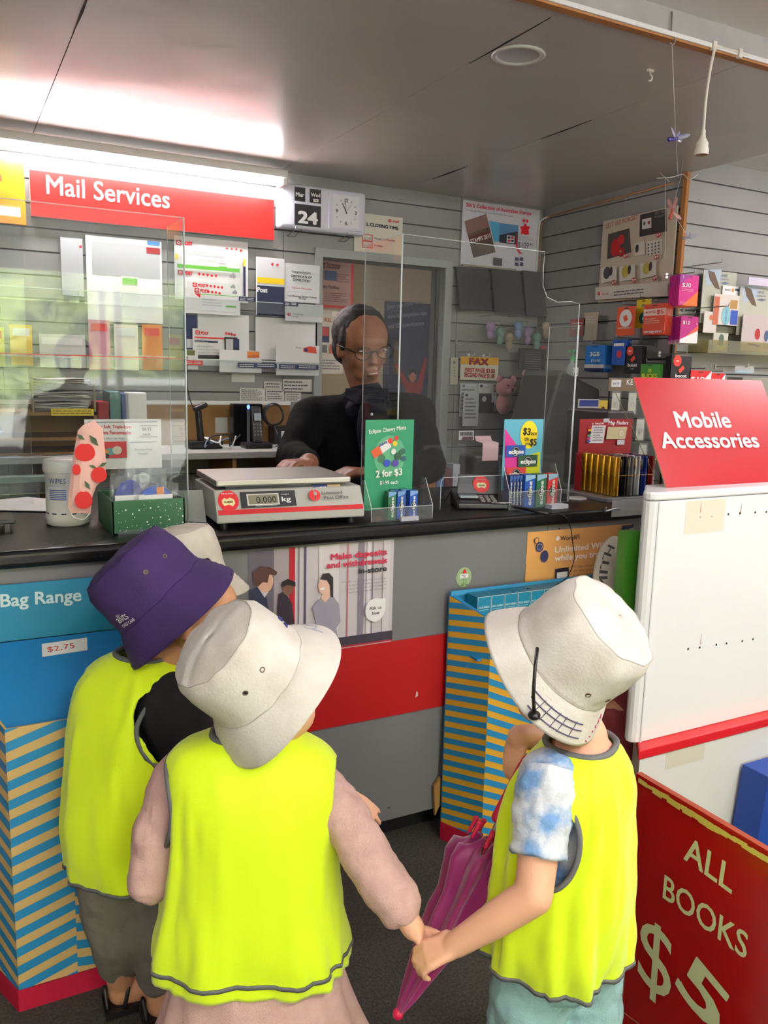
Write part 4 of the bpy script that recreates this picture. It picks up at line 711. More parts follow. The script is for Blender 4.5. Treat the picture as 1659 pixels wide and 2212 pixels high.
# green chewy mints sign in holder with mint packs
def holder(name, label, x0, x1, yf, yb_, hf, hb, z=TZ):
    t = thing(name, label, 'display holder', (x0, yf, z)); b = MB(); b.b2((x0, yf, z), (x1, yf+.002, z+hf), ACR); b.b2((x0, yf, z), (x1, yb_, z+.002), ACR)
    for x_ in (x0, x1-.002): b.prism([(x_, yf, z), (x_, yb_, z), (x_, yb_, z+hb), (x_, yb_-.02, z+hb), (x_, yf, z+hf)], (.002, 0, 0), ACR)
    b.build('clear_tray', t); b = MB()
    for x_ in (x0, x1): edge(b, [(x_, yf, z+.001), (x_, yf, z+hf), (x_, yb_-.02, z+hb)], .0008)
    edge(b, [(x0, yf, z+hf), (x1, yf, z+hf)], .0008); b.build('tray_edge', t); return t
y = 1.835; a, c = PY(790, 907, y), PY(890, 1060, y); holder('mint_holder', 'clear tray holding chewy mints in front of the clerk', a.x-.004, PY(925, 1100, 1.79).x+.01, 1.785, y+.01, .035, .1)
b = Board((a.x, y, c.z-.045), (1, 0, 0), (0, 0, 1), c.x-a.x, a.z-c.z+.045, .002, P((44, 140, 100))); b.pd(842, 985, 38, P((96, 170, 130)), 44)
b.px('Eclipse Chewy Mints', 797, 937, 877, 927, 9, W_, .015); b.pp([(800, 975), (838, 948), (845, 965), (812, 990)], W_); b.pp([(800, 975), (818, 962), (826, 980), (808, 990)], P((206, 90, 50))); b.px('chewy', 819, 966, 836, 955, 6, P((40, 60, 130)), .03)
for x_, y_, r_, c_ in ((842, 952, 6, (206, 60, 40)), (852, 958, 6, (226, 200, 60)), (855, 946, 5, (206, 60, 60)), (823, 990, 9, (60, 110, 80)), (858, 985, 8, (40, 80, 60)), (868, 975, 7, (50, 96, 76)), (870, 990, 6, (60, 90, 110)), (834, 1000, 8, (40, 70, 170)), (852, 1000, 8, (80, 60, 150)), (848, 975, 6, (230, 230, 230))): b.pd(x_, y_, r_, P(c_))
b.px('2 for $3', 810, 1031, 866, 1025, 15, W_, .02); b.px('$1.99 each', 818, 1046, 857, 1044, 8, W_, .01)
b.done('mint_sign', 'green card sign offering chewy mints 2 for $3', 'sign')
def pack(x, y, z, w, d, h, c1, c2, word='eclipse', name='mint_pack', rz=0):
    o_ = V((x, y, z)); b = Board(o_, (cos(rz), sin(rz), 0), (0, 0, 1), w, h, d, P(c1)); mm = P(c2)
    b.disc(w/2, h*.45, w*.36, K_, h*.17); b.disc(w/2, h*.45, w*.3, LGR, h*.13); b.disc(w/2, h*.45, w*.26, K_, h*.115); b.poly([(0, h*.8), (w, h*.9), (w, h), (0, h)], mm); b.text(word, w*.66, h*.08, w*.36, W_, w=h*.72, rot=pi/2, bold=.02); b.done  # print
    return b
BLU, GR2, RD2, DKB = (30, 80, 170), (38, 104, 70), (208, 56, 56), (24, 44, 96)
a = PY(836, 1110, 1.8); xx = a.x
for i, (c_, dx, dy, lb) in enumerate(((GR2, 0, 0, 'green chewy mint pack at the left of the small tray'), (DKB, .022, .03, 'rear left blue chewy mint pack in the small tray'), (BLU, .026, 0, 'left front blue chewy mint pack in the small tray'), (DKB, .05, .028, 'rear right blue chewy mint pack in the small tray'), (BLU, .062, 0, 'right front blue chewy mint pack in the small tray'))):
    pack(xx+dx, 1.795+dy, TZ+.003, .022, .02, .07, c_, (120, 160, 210)).done('mint_pack', lb, 'mint pack')
for i in range(5):
    b = MB(); b.b2((xx+.025, 1.770, TZ+.001+i*.0022), (xx+.075, 1.7815, TZ+.0025+i*.0022), P((214, 212, 226))); tag(b.build('business_card'), 'stack of lilac white cards before the small mint tray', 'card', 'cards before the small mint tray')
# eclipse sign with packs
y = 1.9-.012; a, c = PY(1090, 906, y), PY(1167, 1040, y); b = Board((a.x, y, c.z-.02), (1, 0, 0), (0, 0, 1), c.x-a.x, a.z-c.z+.02, .002, P((100, 180, 206)))
b.pp([(1090, 925), (1122, 970), (1122, 1030), (1090, 1042)], P((216, 60, 150))); b.pp([(1122, 1030), (1122, 990), (1166, 975), (1165, 1036), (1100, 1042)], P((206, 214, 40))); b.pd(1142, 939, 23, P((246, 222, 40)), 30)
b.px('$3', 1129, 938, 1144, 940, 15, K_, .02); b.px('EACH', 1146, 940, 1158, 940, 6, K_, .02); b.px('OR', 1132, 952, 1141, 952, 7, K_, .01); b.px('$5', 1143, 962, 1157, 962, 15, K_, .02); b.px('2 FOR', 1132, 961, 1143, 961, 5, K_, .01)
for x_, y_, c_ in ((1092, 962, (40, 80, 170)), (1117, 983, (44, 84, 60)), (1091, 1010, (206, 70, 66))): b.pr(x_, y_, x_+40, y_+24, P(c_)); b.pd(x_+20, y_+13, 11, K_); b.pd(x_+20, y_+13, 9.5, LGR); b.pd(x_+20, y_+13, 8.5, K_); b.px('eclipse', x_+4, y_+18, x_+36, y_+17, 9, W_, .03)
b.done('eclipse_sign', 'colourful card sign with yellow spot reading $3 each or $5 2 for', 'sign')
xx = PY(1126, 1095, 1.835).x; holder('mint_holder', 'clear tray of boxed mints right of the card terminal', xx-.052, xx+.128, 1.822, 1.875, .05, .12)
gp = 'rear blue mint packs in the right tray'
for i in range(4): pack(xx-.008-.011*i, 1.838+.012*i*0, TZ+.003, .0095, .028, .09, DKB, (60, 90, 150)).done('mint_pack', 'dark blue mint packs standing edge on at the left of the right tray', 'mint pack', gp)
for i, (c_, lb) in enumerate(((BLU, 'front blue mint pack in the right tray'), (GR2, 'front green mint pack in the right tray'), (RD2, 'front red mint pack in the right tray'))): pack(xx+.004+.04*i, 1.828, TZ+.003, .034, .03, .092, c_, (150, 190, 220)).done('mint_pack', lb, 'mint pack')
for i in range(5):
    b = MB(); b.b2((xx+.07+.002*(i % 2), 1.79, TZ+.001+i*.0025), (xx+.13, 1.82, TZ+.0028+i*.0025), P((216, 216, 230))); tag(b.build('business_card'), 'stack of lilac white cards before the right mint tray', 'card', 'cards before the right mint tray')
# card terminal
q = PZ(1040, 1095, TZ); t = thing('card_terminal', 'black card payment terminal with a round red sticker on its shield', 'terminal', q); Rz = Matrix.Rotation(radians(-22), 3, 'Z')
def TQ(x, y_, z_): return V((q.x, q.y+.01, TZ))+Rz @ V((x, y_, z_))
b = MB(); b.prism([TQ(-.075, -.06, 0), TQ(-.075, .05, 0), TQ(-.075, .05, .035), TQ(-.075, -.06, .018)], Rz @ V((.15, 0, 0)), PLD); b.build('base', t, bevel=.005)
b = MB(); b.prism([TQ(-.06, .028, .03), TQ(.07, .028, .03), TQ(.066, .045, .085), TQ(-.055, .045, .085)], Rz @ V((0, .004, 0)), M('shield_grey', (58, 60, 64), .4)); b.build('pin_shield', t, bevel=.002)
b = MB(); b.frame(TQ(.01, .0345, .058), Rz @ V((1, 0, 0)), V((0, .25, 1)), .0006); b.disc(0, 0, .024, P((206, 34, 40))); b.poly([(x*.014, -.003+y_*.010) for x, y_ in ((-1, .4), (-.6, .9), (-.2, .6), (.3, .9), (.9, .5), (1, -.3), (.6, -.9), (0, -.5), (-.7, -.8), (-1, -.2))][::-1], P((226, 214, 170))); b.text('Aussie', 0, -.005, .005, P((60, 70, 50)), al='c', bold=.02); b.text('Ask me about...', 0, .013, .003, W_, al='c', w=.028, bold=.02); b.build('round_sticker', t)
for i in range(4):
    for j in range(3): b = MB(); b.box(TQ(.0+.016*j, -.045+.014*i, .0225+.0045*i*.55), (.011, .009, .005), M('key_grey'), Rz); b.build('key', t)
b = MB(); b.box(TQ(-.035, -.01, .03), (.05, .03, .006), M('lcd_grey'), Rz); b.build('display', t); b = MB(); b.tube([TQ(.02, -.064, .02), TQ(.075, -.064, .02)], .0025, STEEL, 6); b.build('metal_edge', t)
b = MB(); p_ = [TQ(-.076, .04, .03)]; A0, A1 = TQ(-.078, .04, .04), TQ(-.1, .03, .012)
b.tube([A0+(A1-A0)*(i/60)+V((.006*cos(i*1.3), .006*sin(i*1.3), 0)) for i in range(61)], .002, PLD, 5); tag(b.build('coiled_cord'), 'coiled black cord at the left of the card terminal', 'cord')
b = MB(); b.tube([TQ(.06, -.03, .012), PZ(1185, 1110, TZ+.004)], .0045, PLD, 8); tag(b.build('stylus_pen'), 'black pen lying from the card terminal towards the card stack', 'pen')
cyb = [PZ(1150, 1105, TZ+.003), PZ(1200, 1108, TZ+.003), PY(1228, 1125, 1.742), PY(1238, 1180, 1.735), PY(1240, 1210, 1.73), PY(1222, 1250, 1.72), PY(1180, 1272, 1.715), PY(1138, 1271, 1.715)]
b = MB(); b.tube(crv(cyb, 8), .0016, PLD, 6); tag(b.build('trailing_cable'), 'thin black cable drooping over the counter edge in front of the orange poster', 'cable')
# small things behind the screen
t = thing('receipt_printer', 'pink receipt paper curling from a small dark printer behind the right screen', 'printer', PZ(1080, 1000, 1.0)); q = V((1.62, 2.3, TZ)); t.location = q
b = MB(); b.b2(q-V((.06, .0, 0)), q+V((.07, .1, .1)), M('machine_dark', (46, 44, 44), .5)); b.build('body', t, bevel=.01); b = MB(); b.grid([[q+V((-.03+.065*u, -.002+.02*j*(j > 3)*.5, .08+.02*j-.004*(j > 3)*j)) for u in (0, 1)] for j in range(6)], P((226, 190, 194))); b.build('receipt_paper', t)
b = yboard(992, 931, 1023, 950, 2.25, .002, P((220, 220, 224))); 
for i in range(12): b.pr(994+i*2.3, 933, 995.2+i*2.3, 941, K_)
b.pr(998, 943, 1020, 949, P((90, 50, 60))); b.done('barcode_label', 'small barcode label hanging behind the right screen', 'label')
t = thing('stationery_box', 'clear box of small coloured packets behind the right screen', 'box', (1.42, 2.26, TZ)); b = MB(); b.b2((1.34, 2.26, TZ), (1.5, 2.36, TZ+.14), ACR); b.build('clear_box', t)
for i, c_ in enumerate(((150, 90, 100), (190, 120, 60), (90, 130, 180), (120, 60, 70), (200, 200, 204))): b = MB(); b.b2((1.345+.03*i, 2.28, TZ+.002), (1.371+.03*i, 2.33, TZ+.06+.014*(i % 3)), P(c_)); b.build('packet', t)
b = MB(); b.b2((1.9, 2.05, TZ), (2.02, 2.25, TZ+.26), M('machine_dark')); tag(b.build('computer_monitor', bevel=.006), 'dark monitor casing behind the right edge of the clear screen', 'monitor')
b = MB(); b.lathe([(.03, 0), (.031, .003), (.024, .006), (0, .007)], PLW, (1.69, 1.93, TZ), seg=24, cap=False); tag(b.build('round_coaster'), 'white round disc on the counter at the foot of the right screen', 'disc')
# map finder pens in their red display box
yf = 1.86; q = PY(1326, 1071, yf); x0 = q.x; zb = q.z; ql = PX(1262, 1058, x0); pitch_ = (ql.y-yf)/5; rp = pitch_*.5
b = MB(); b.b2((x0-.05, yf-.025, TZ), (x0+.2, ql.y+.05, zb-.002), M('step_grey', (150, 154, 154), .35, .5)); tag(b.build('display_step', bevel=.002), 'grey metal step on the counter carrying the map finder pens', 'step')
ztp = PY(1326, 987, yf).z; hp = ztp-zb
cols = [((190, 140, 40), 'gold'), ((30, 30, 32), 'black'), ((110, 112, 112), 'gunmetal'), ((196, 198, 200), 'silver'), ((30, 50, 120), 'blue'), ((110, 16, 26), 'dark red')]
GT = M('gold_trim', (220, 180, 90), .2, 1)
for ci, (c_, nm) in enumerate(cols):
    m_ = M('pen_'+nm.replace(' ', '_'), c_, .28, .85); 
    for ri in range(6 if ci == 0 else 4):
        p_ = V((x0+ci*rp*2.08, yf+ri*pitch_, zb))
        if ri == 0:
            t0 = thing('map_finder_pen', 'front %s map finder pen in the red display box' % nm, 'pen', p_); b = MB(); b.lathe([(rp*.93, 0), (rp*.95, .001), (rp*.95, hp*.52)], m_, p_, seg=20); b.build('barrel', t0)
            b = MB(); b.lathe([(rp*.97, hp*.53), (rp*.97, hp*.985), (rp*.9, hp)], m_, p_, seg=20); b.build('cap', t0); b = MB(); b.lathe([(rp*1.0, hp*.515), (rp*1.0, hp*.53)], GT, p_, seg=20); b.build('ring', t0)
            b = MB(); b.tube([p_+V((rp*.5, -rp*.85, hp*.95)), p_+V((rp*.55, -rp*1.1, hp*.9)), p_+V((rp*.55, -rp*1.1, hp*.66))], .0012, GT, 6); b.build('clip', t0)
        else: c__ = copy_thing(t0, p_, 'rear %s map finder pens behind the front one' % nm); c__['group'] = 'rear %s pens' % nm
MR = P((150, 22, 28)); t = thing('pen_display_box', 'red cardboard display header reading Map Finders', 'display box', (x0-.03, yf, zb)); yb2 = yf+5.6*pitch_
xL = x0-rp*1.6; zh = PY(1330, 905, yb2-.0).z; xR = PY(1367, 905, yb2).x
b = Board((xL, yb2, zb+hp*.8), (1, 0, 0), (0, .0, 1), xR-xL, zh-zb-hp*.8, .002, MR); b.px('Map Finders', 1314, 917, 1356, 917, 8, W_, .015, shear=.2); b.px('Eye Testing Chart', 1278, 917, 1304, 916, 4, W_, .01); b.pr(1303, 904, 1315, 912, LGR); b.pp([(1278, 919), (1308, 919), (1302, 957), (1270, 957)], P((222, 218, 214))); b.ps(1281, 921, 1301, 953, 6, G_)
for i, c_ in enumerate(((226, 50, 70), (240, 190, 40), (30, 26, 26), (80, 170, 130), (200, 60, 150), (50, 90, 170))): b.pr(1270-i*.8, 921+i*6, 1277-i*.8, 925+i*6, P(c_))
b.pp([(1311, 922), (1353, 922), (1348, 948), (1307, 948)], P((206, 196, 150))); b.pd(1340, 936, 9, P((180, 168, 130))); b.pd(1340, 936, 7.5, P((216, 206, 170))); b.pr(1331, 950, 1346, 960, LGR); b.build('header_card', t)
b = MB(); b.prism([(xL-.006, yb2-.03, zb), (xL-.006, yb2, zb), (xL-.006, yb2, zb+hp), (xL-.006, yb2-.03, zb+hp*.8)], (-.002, 0, 0), MR); b.build('side_panel', t)
b = MB(); b.b2((x0+.15, yf-.05, TZ+.02), (x0+.22, yf-.048, TZ+.06), clear('tag_clear', alpha=.3, rough=.3)); 
b = yboard(1323, 1080, 1386, 1112, 1.74, .001, clear('tag_clear', alpha=.3, rough=.3)); b.done('clear_price_tag', 'empty clear price tag hanging below the map finder pens', 'price tag')
b = MB(); b.tube(crv([PY(1345, 1100, 1.76), PY(1330, 1098, 1.72), PY(1308, 1104, 1.7), PY(1310, 1096, 1.69)], 5), .003, STEEL, 6); tag(b.build('display_hook'), 'bent steel hook sticking out beside the white tower', 'hook')
# keyring card rack behind
y = 2.12; b = yboard(1316, 816, 1392, 846, y, .003, P((104, 90, 68))); b.pr(1321, 820, 1341, 836, LGR); b.px('$9.99', 1324, 831, 1337, 831, 5, K_, 0); b.px('KEYRINGS', 1353, 831, 1410, 831, 12, W_, .0); b.done('keyring_header', 'brown header card reading KE with a white price label', 'header card')
CRM = P((206, 202, 176)); BG = clear('cello_bag')
for i, (x_, y_, yy) in enumerate(((1322, 848, 0), (1358, 848, 0), (1375, 905, .02), (1340, 905, .02), (1380, 960, .04), (1395, 1018, .06), (1400, 850, 0))):
    lbs = ('upper left', 'upper middle', 'middle right', 'middle left', 'lower', 'lowest', 'upper right'); p_ = PY(x_, y_, y-.02-yy); t = thing('keyring_packet', lbs[i]+' bagged keyring card on the rack behind the red accessories sign', 'packet', p_)
    b = MB(); b.b2(p_+V((.002, 0, -.07)), p_+V((.036, .001, -.002)), CRM); b.frame(p_+V((.002, 0, -.07)), (1, 0, 0), (0, 0, 1)); b.scrib(.004, .03, .03, .06, 4, LGR, seed=i); b.build('backing_card', t); b = MB(); b.b2(p_+V((0, -.004, -.074)), p_+V((.038, -.002, .004)), BG); b.build('clear_bag', t); b = MB(); b.tube([p_+V((.019+.006*cos(a_), -.0035, -.04+.008*sin(a_))) for a_ in [2*pi*j/12 for j in range(12)]], .001, STEEL, 5, closed=True); b.build('keyring', t)
t = thing('wire_stand', 'black wire display stand holding the bagged keyrings', 'stand', (2.05, 2.15, TZ-.3)); q0 = PY(1316, 850, 2.14); q1 = PY(1400, 1060, 2.14)
for a_, c_ in (((q0.x, 2.14, .0), (q0.x, 2.14, q0.z+.05)), ((q1.x+.1, 2.14, .0), (q1.x+.1, 2.14, q0.z+.05)), ((q0.x, 2.14, q0.z+.03), (q1.x+.1, 2.14, q0.z+.03)), ((q0.x, 2.14, q0.z-.16), (q1.x+.1, 2.14, q0.z-.16))): b = MB(); b.tube([a_, c_], .003, PLD, 6); b.build('wire', t)
b = MB(); b.tube([PY(1330, 850, 2.0), PY(1424, 1050, 1.8)], .0012, P((120, 110, 80)), 5); tag(b.build('taut_string'), 'thin taut string running down beside the red accessories sign', 'string')
b = yboard(1250, 862, 1292, 900, 2.3, .003, P((196, 198, 196))); b.pr(1252, 864, 1292, 878, P((40, 60, 140))); b.ps(1254, 882, 1290, 898, 4, TXT); b.done('form_booklet', 'grey form booklet with blue heading behind the map finder pens', 'booklet')
b = yboard(1292, 865, 1312, 910, 2.34, .01, P((200, 170, 50))); b.pd(1302, 890, 7, P((60, 60, 40)), 12); b.done('yellow_packet', 'yellow packet hanging behind the map finder pens', 'packet')
b = yboard(1236, 890, 1290, 960, 2.28, .002, P((190, 192, 190))); b.ps(1240, 896, 1286, 950, 7, LGR, 4); b.done('form_pad', 'pale form pad lowered behind the map finder box', 'form')
# ================================================================ right hand walls: hooks, sim cards, brochures
def card(facing, p, w, h, dep, col, fn, label, n=1, group=None, gap=.007, name='sim_card_pack', cat='card pack'):
    """front card at p (top left corner), copies behind it towards the wall"""
    u, nrm = ((0, -1, 0), V((-1, 0, 0))) if facing == 'x' else ((1, 0, 0), V((0, -1, 0)))
    b = Board(V(p)-V((0, 0, h)), u, (0, 0, 1), w, h, dep, P(col)); b.rect(w*.38, h*.93, w*.62, h*.96, K_); fn(b, w, h); o = b.build(name); tag(o, label, cat)
    for i in range(1, n):
        c = o.copy(); COL.objects.link(c); c.location = nrm*(-gap*i)+V((0, 0, -.0006*i)); c['label'] = 'rear pack behind the ' + label; c['group'] = 'packs behind the ' + label
    return o
xf = SX-.1
def cx_(x0, y0, x1, y1, fn, col, label, n=1, xx=None, gap=.007):
    xx = xx or xf; a, c = PX(x0, y0, xx), PX(x1, y1, xx); card('x', a, a.y-c.y, a.z-c.z, .0025, col, fn, label, n, gap=gap); m = (a+c)/2; hook((SX, m.y, a.z+.008), SX-xx+.02, (-1, 0, 0), 'steel display hook carrying the ' + label)
def cy_(x0, y0, x1, y1, fn, col, label, n=1, yy=None, gap=.007):
    yy = yy or OY-.12; a, c = PY(x0, y0, yy), PY(x1, y1, yy); card('y', a, c.x-a.x, a.z-c.z, .0025, col, fn, label, n, gap=gap); m = (a+c)/2; hook((m.x, OY, a.z+.008), OY-yy+.02, (0, -1, 0), 'steel display hook carrying the ' + label)
def amay(b, w, h): b.disc(w/2, h*.6, w*.34, W_); b.rect(w*.4, h*.5, w*.6, h*.7, P((214, 80, 40)), rot=.5); b.text('amaysim', w/2, h*.24, h*.07, W_, w=w*.75, al='c', bold=.01)
cx_(1334, 664, 1369, 724, amay, (214, 84, 44), 'orange sim pack with a white circle', 1)
def opt(b, w, h): b.text('100', w*.5, h*.75, h*.09, P((30, 120, 110)), al='c', bold=.02); b.disc(w*.55, h*.35, w*.28, P((20, 110, 110)), h*.2); b.text('e', w*.55, h*.28, h*.14, W_, al='c', bold=.02)
cx_(1376, 648, 1402, 708, opt, (230, 200, 40), 'yellow sim pack with a teal patch', 1, SX-.07)
def am2(b, w, h): b.rect(0, h*.62, w, h*.84, P((226, 200, 190))); b.text('UNLIMITED', w*.06, h*.7, h*.07, P((190, 50, 30)), w=w*.5, bold=.01); b.text('$5', w*.62, h*.67, h*.13, P((190, 50, 30)), w=w*.3, bold=.02); b.scrib(w*.1, h*.35, w*.8, h*.55, 3, P((226, 170, 150))); b.text('amaysim', w*.5, h*.06, h*.1, W_, w=w*.8, al='c', bold=.01)
cx_(1392, 658, 1434, 722, am2, (196, 66, 40), 'orange unlimited sim pack', 6, SX-.14)
def gb3(b, w, h): b.rect(0, 0, w, h*.12, N_); b.rect(0, h*.12, w, h*.26, LGR); b.text('3GB', w*.5, h*.58, h*.16, W_, w=w*.5, al='c', bold=.02); b.text('$14.90', w*.56, h*.36, h*.1, W_, w=w*.45, al='c', bold=.01)
cx_(1266, 746, 1304, 802, gb3, (30, 110, 190), 'blue 3GB sim pack', 7, SX-.12)
def leb(b, w, h): b.rect(w*.1, h*.74, w*.8, h*.86, W_); b.disc(w*.5, h*.42, w*.18, P((190, 40, 60))); b.text('i', w*.5, h*.08, h*.1, W_, al='c')
cx_(1324, 734, 1352, 788, leb, (28, 80, 170), 'royal blue sim pack with a pink dot', 4, SX-.12)
def bst(v):
    def f(b, w, h): b.disc(w*.28, h*.82, w*.2, P((210, 60, 50))); b.text(v, w*.28, h*.79, h*.06, W_, al='c', bold=.01); b.rect(w*.36, h*.45, w*.64, h*.6, P((216, 70, 50)), rot=.7); b.text('boost', w*.5, h*.24, h*.12, W_, w=w*.55, al='c', bold=.02); b.text('MOBILE', w*.5, h*.14, h*.04, LGR, al='c')
    return f
cx_(1352, 748, 1384, 806, bst('$20'), (26, 24, 26), 'black sim pack with orange logo on the dark side wall', 4, SX-.12)
def bck(b, w, h): b.text('25', w*.5, h*.62, h*.16, P((226, 220, 60)), al='c', bold=.02); b.text('BUCKS', w*.5, h*.36, h*.2, P((226, 220, 60)), w=w*.8, al='c', bold=.02)
cx_(1385, 786, 1422, 834, bck, (60, 140, 50), 'green 25 bucks sim pack', 3, SX-.14)
def tls(b, w, h): b.poly([(w, 0), (w, h*.5), (w*.2, 0)], P((230, 110, 40))); b.poly([(0, h*.65), (w*.6, h), (0, h)], P((150, 40, 140))); b.text('T', w*.12, h*.88, h*.08, W_, bold=.02); b.text('$30', w*.12, h*.6, h*.14, W_, w=w*.45, bold=.01); b.scrib(w*.1, h*.45, w*.75, h*.55, 2, P((236, 150, 180))); b.scrib(w*.05, h*.04, w*.4, h*.14, 3, P((236, 150, 180)))
cy_(1470, 592, 1505, 662, tls, (200, 30, 130), 'magenta and orange $30 sim pack', 8)
def tl2(b, w, h): b.poly([(0, h*.12), (w, h*.48), (w, 0), (0, 0)], W_); b.poly([(w*.3, h*.23), (w, h*.48), (w, h*.7)], P((220, 90, 60))); b.text('$12', w*.1, h*.7, h*.13, W_, w=w*.38, bold=.01); b.text('T', w*.86, h*.68, h*.07, W_, bold=.02)
cy_(1472, 682, 1505, 742, tl2, (176, 30, 120), 'magenta and white $12 sim pack', 9)
cy_(1452, 768, 1490, 830, bst('$40'), (26, 24, 26), 'black sim pack with orange logo on the light wall', 5)
def vdf(s):
    def f(b, w, h): b.poly([(w, h), (w, h*.6), (w*.6, h*.6)], W_); b.text(s, w*.08, h*.62, h*.16, W_, w=w*.6, bold=.02)
    return f
cy_(1490, 800, 1532, 860, vdf('$10'), (206, 36, 40), 'red and white sim pack just above the accessories sign', 2); cy_(1536, 806, 1562, 860, vdf('$50'), (206, 36, 40), 'plain red sim pack above the accessories sign', 3)
# clear angled holder and brochures on the side wall
for i, (x0, y0, x1, y1, c_, lb) in enumerate(((1232, 690, 1262, 726, (150, 60, 56), 'red leaflet in the clear holder on the dark side wall'), (1262, 676, 1288, 735, (186, 172, 150), 'cream leaflet in the clear holder on the dark side wall'))):
    b = xboard(x0, y0, x1, y1, SX-.05, .002, P(c_)); b.ps(x0+4, y0+6, x1-3, y0+22, 3, LGR, i); b.done('leaflet', lb, 'leaflet')
b = MB(); a, c = PX(1225, 690, SX-.08), PX(1330, 745, SX-.06); b.b2((SX-.08, c.y, c.z), (SX-.078, a.y, a.z-.03), ACR); b.b2((SX-.08, c.y, c.z), (SX-.01, a.y, c.z+.002), ACR); tag(b.build('leaflet_holder'), 'clear leaflet holder on the dark side wall beside the screen', 'holder')
# brochure rack on the light wall
y = OY-.07; YAC = clear('yellowed_acrylic', (226, 222, 170), alpha=.12)
t = thing('brochure_rack', 'yellowed clear brochure rack on the light slatwall at the right', 'rack', PY(1560, 740, y)); a, c = PY(1530, 740, y-.03), PY(1700, 765, y-.03)
a.z, c.z = PY(1560, 735, y-.03).z, PY(1560, 764, y-.03).z
b = MB(); b.b2((a.x, y-.032, c.z), (a.x+.55, y-.03, a.z), YAC); b.b2((a.x, y-.03, c.z), (a.x+.55, OY, c.z+.003), YAC); b.b2((a.x, y-.03, c.z), (a.x+.003, OY, a.z), YAC); b.build('lower_tray', t)
a2, c2 = PY(1528, 702, y+.02), PY(1600, 722, y+.02); b = MB(); b.b2((a2.x, y+.018, c2.z), (a2.x+.5, y+.02, a2.z), YAC); b.b2((a2.x, y+.02, c2.z), (a2.x+.5, OY, c2.z+.003), YAC); b.build('upper_tray', t)
def gerb(b):
    x, y0 = b._o; b.pp([(x+2, y0), (x+38, y0), (x+36, y0+25), (x+4, y0+36)], P((176, 190, 204))); b.pp([(x+8, y0+2), (x+22, y0+6), (x+30, y0+30), (x+34, y0+44), (x+24, y0+40), (x+12, y0+22)], P((90, 70, 52))); b.px('HMVS', x+36, y0+16, x+50, y0+17, 6, P((60, 80, 130)), 0); b.px('Cerberus', x+34, y0+23, x+53, y0+24, 5, P((60, 80, 130)), 0); b.pp([(x+33, y0+29), (x+44, y0+27), (x+56, y0+30), (x+44, y0+33)], P((100, 110, 130)))
for i, (x, y0, x1, y1, dy, lb) in enumerate(((1521, 582, 1582, 702, .04, 'smoke plume Cerberus brochure, left copy in the brochure rack'), (1600, 618, 1662, 728, .02, 'smoke plume Cerberus brochure, right copy beneath a lilac envelope'))):
    b = yboard(x, y0, x1, y1, y+dy-.02, .003, P((184, 186, 170))); b._o = (x, y0); gerb(b); b.done('brochure', lb, 'brochure')
b = yboard(1544, 634, 1592, 704, y+.0, .002, P((222, 214, 206))); b.pr(1544, 640, 1550, 702, P((186, 100, 70))); b.pr(1578, 648, 1592, 668, P((170, 130, 70))); b.pr(1579, 670, 1591, 702, P((50, 80, 170))); b.pd(1568, 682, 14, P((140, 190, 206)), 20); b.text
a_, b_ = b.pt(1568, 702); b.text('HEROES', a_, b_+.006, .012, P((90, 150, 180)), w=.055, rot=pi/2, bold=.01); b.done('heroes_card', 'card with a face mask picture reading Heroes in the brochure rack', 'card')
b = yboard(1562, 616, 1598, 640, y+.012, .002, W_); b.px('Rotary', 1566, 628, 1578, 628, 5, P((60, 70, 120)), 0); b.pd(1583, 627, 4, P((220, 150, 60))); b.pr(1588, 624, 1596, 629, N_); b.done('rotary_leaflet', 'white leaflet with an orange wheel above the heroes card', 'leaflet')
b = yboard(1522, 672, 1546, 720, y+.0, .002, P((216, 212, 204))); b.pd(1536, 686, 6, P((200, 110, 70))); b.done('folded_card', 'white card with an orange fan at the left of the brochure rack', 'card')
b = yboard(1542, 718, 1570, 760, y-.02, .002, P((196, 196, 180))); b.pd(1558, 732, 8, P((70, 90, 76)), 10); b.pd(1556, 742, 9, P((120, 100, 70)), 4); b.pr(1552, 748, 1562, 755, P((200, 220, 40))); b.done('cameo_card', 'cream card with a dark oval in the lower brochure tray', 'card')
b = yboard(1606, 678, 1662, 760, y-.02, .002, P((190, 178, 176))); b.pd(1636, 722, 9, P((160, 36, 44)), 12); b.pd(1655, 726, 7, P((60, 80, 110)), 12); b.pp([(1615, 740), (1640, 746), (1640, 750), (1614, 744)], P((130, 90, 70))); b.done('greeting_card', 'pale greeting card with a red oval in the lower brochure tray', 'card')
b = yboard(1618, 598, 1690, 622, y-.03, .003, P((214, 206, 226))); b.done('lilac_envelope', 'lilac envelope on top of the right Cerberus brochure', 'envelope')
for i, (x, yy, L_, lb) in enumerate(((1470, 578, .2, 'upper'), (1476, 668, .22, 'second'), (1545, 792, .16, 'lower left'), (1590, 795, .16, 'lower right'))): q = PY(x, yy, OY); hook(q, L_, (.0, -1, 0), lb+' long bare hook on the light wall'); 
b = yboard(1588, 790, 1628, 806, OY-.15, .001, clear('tag_clear')); b.done('clear_price_tag', 'clear price tag on the lower right hook of the light wall', 'price tag')
b = yboard(1590, 800, 1622, 806, OY-.1, .004, P((80, 170, 206))); b.done('blue_card', 'thin light blue card edge behind the accessories sign', 'card')
b = MB(); a, c = PY(1605, 815, OY-.1), PY(1659, 1050, OY-.1); b.b2((a.x, OY-.1, 0), (a.x+.6, OY-.02, a.z), M('cupboard_grey', (140, 136, 128), .5)); tag(b.build('grey_cupboard', bevel=.004), 'tall grey cupboard behind the red accessories sign at the right', 'cupboard')
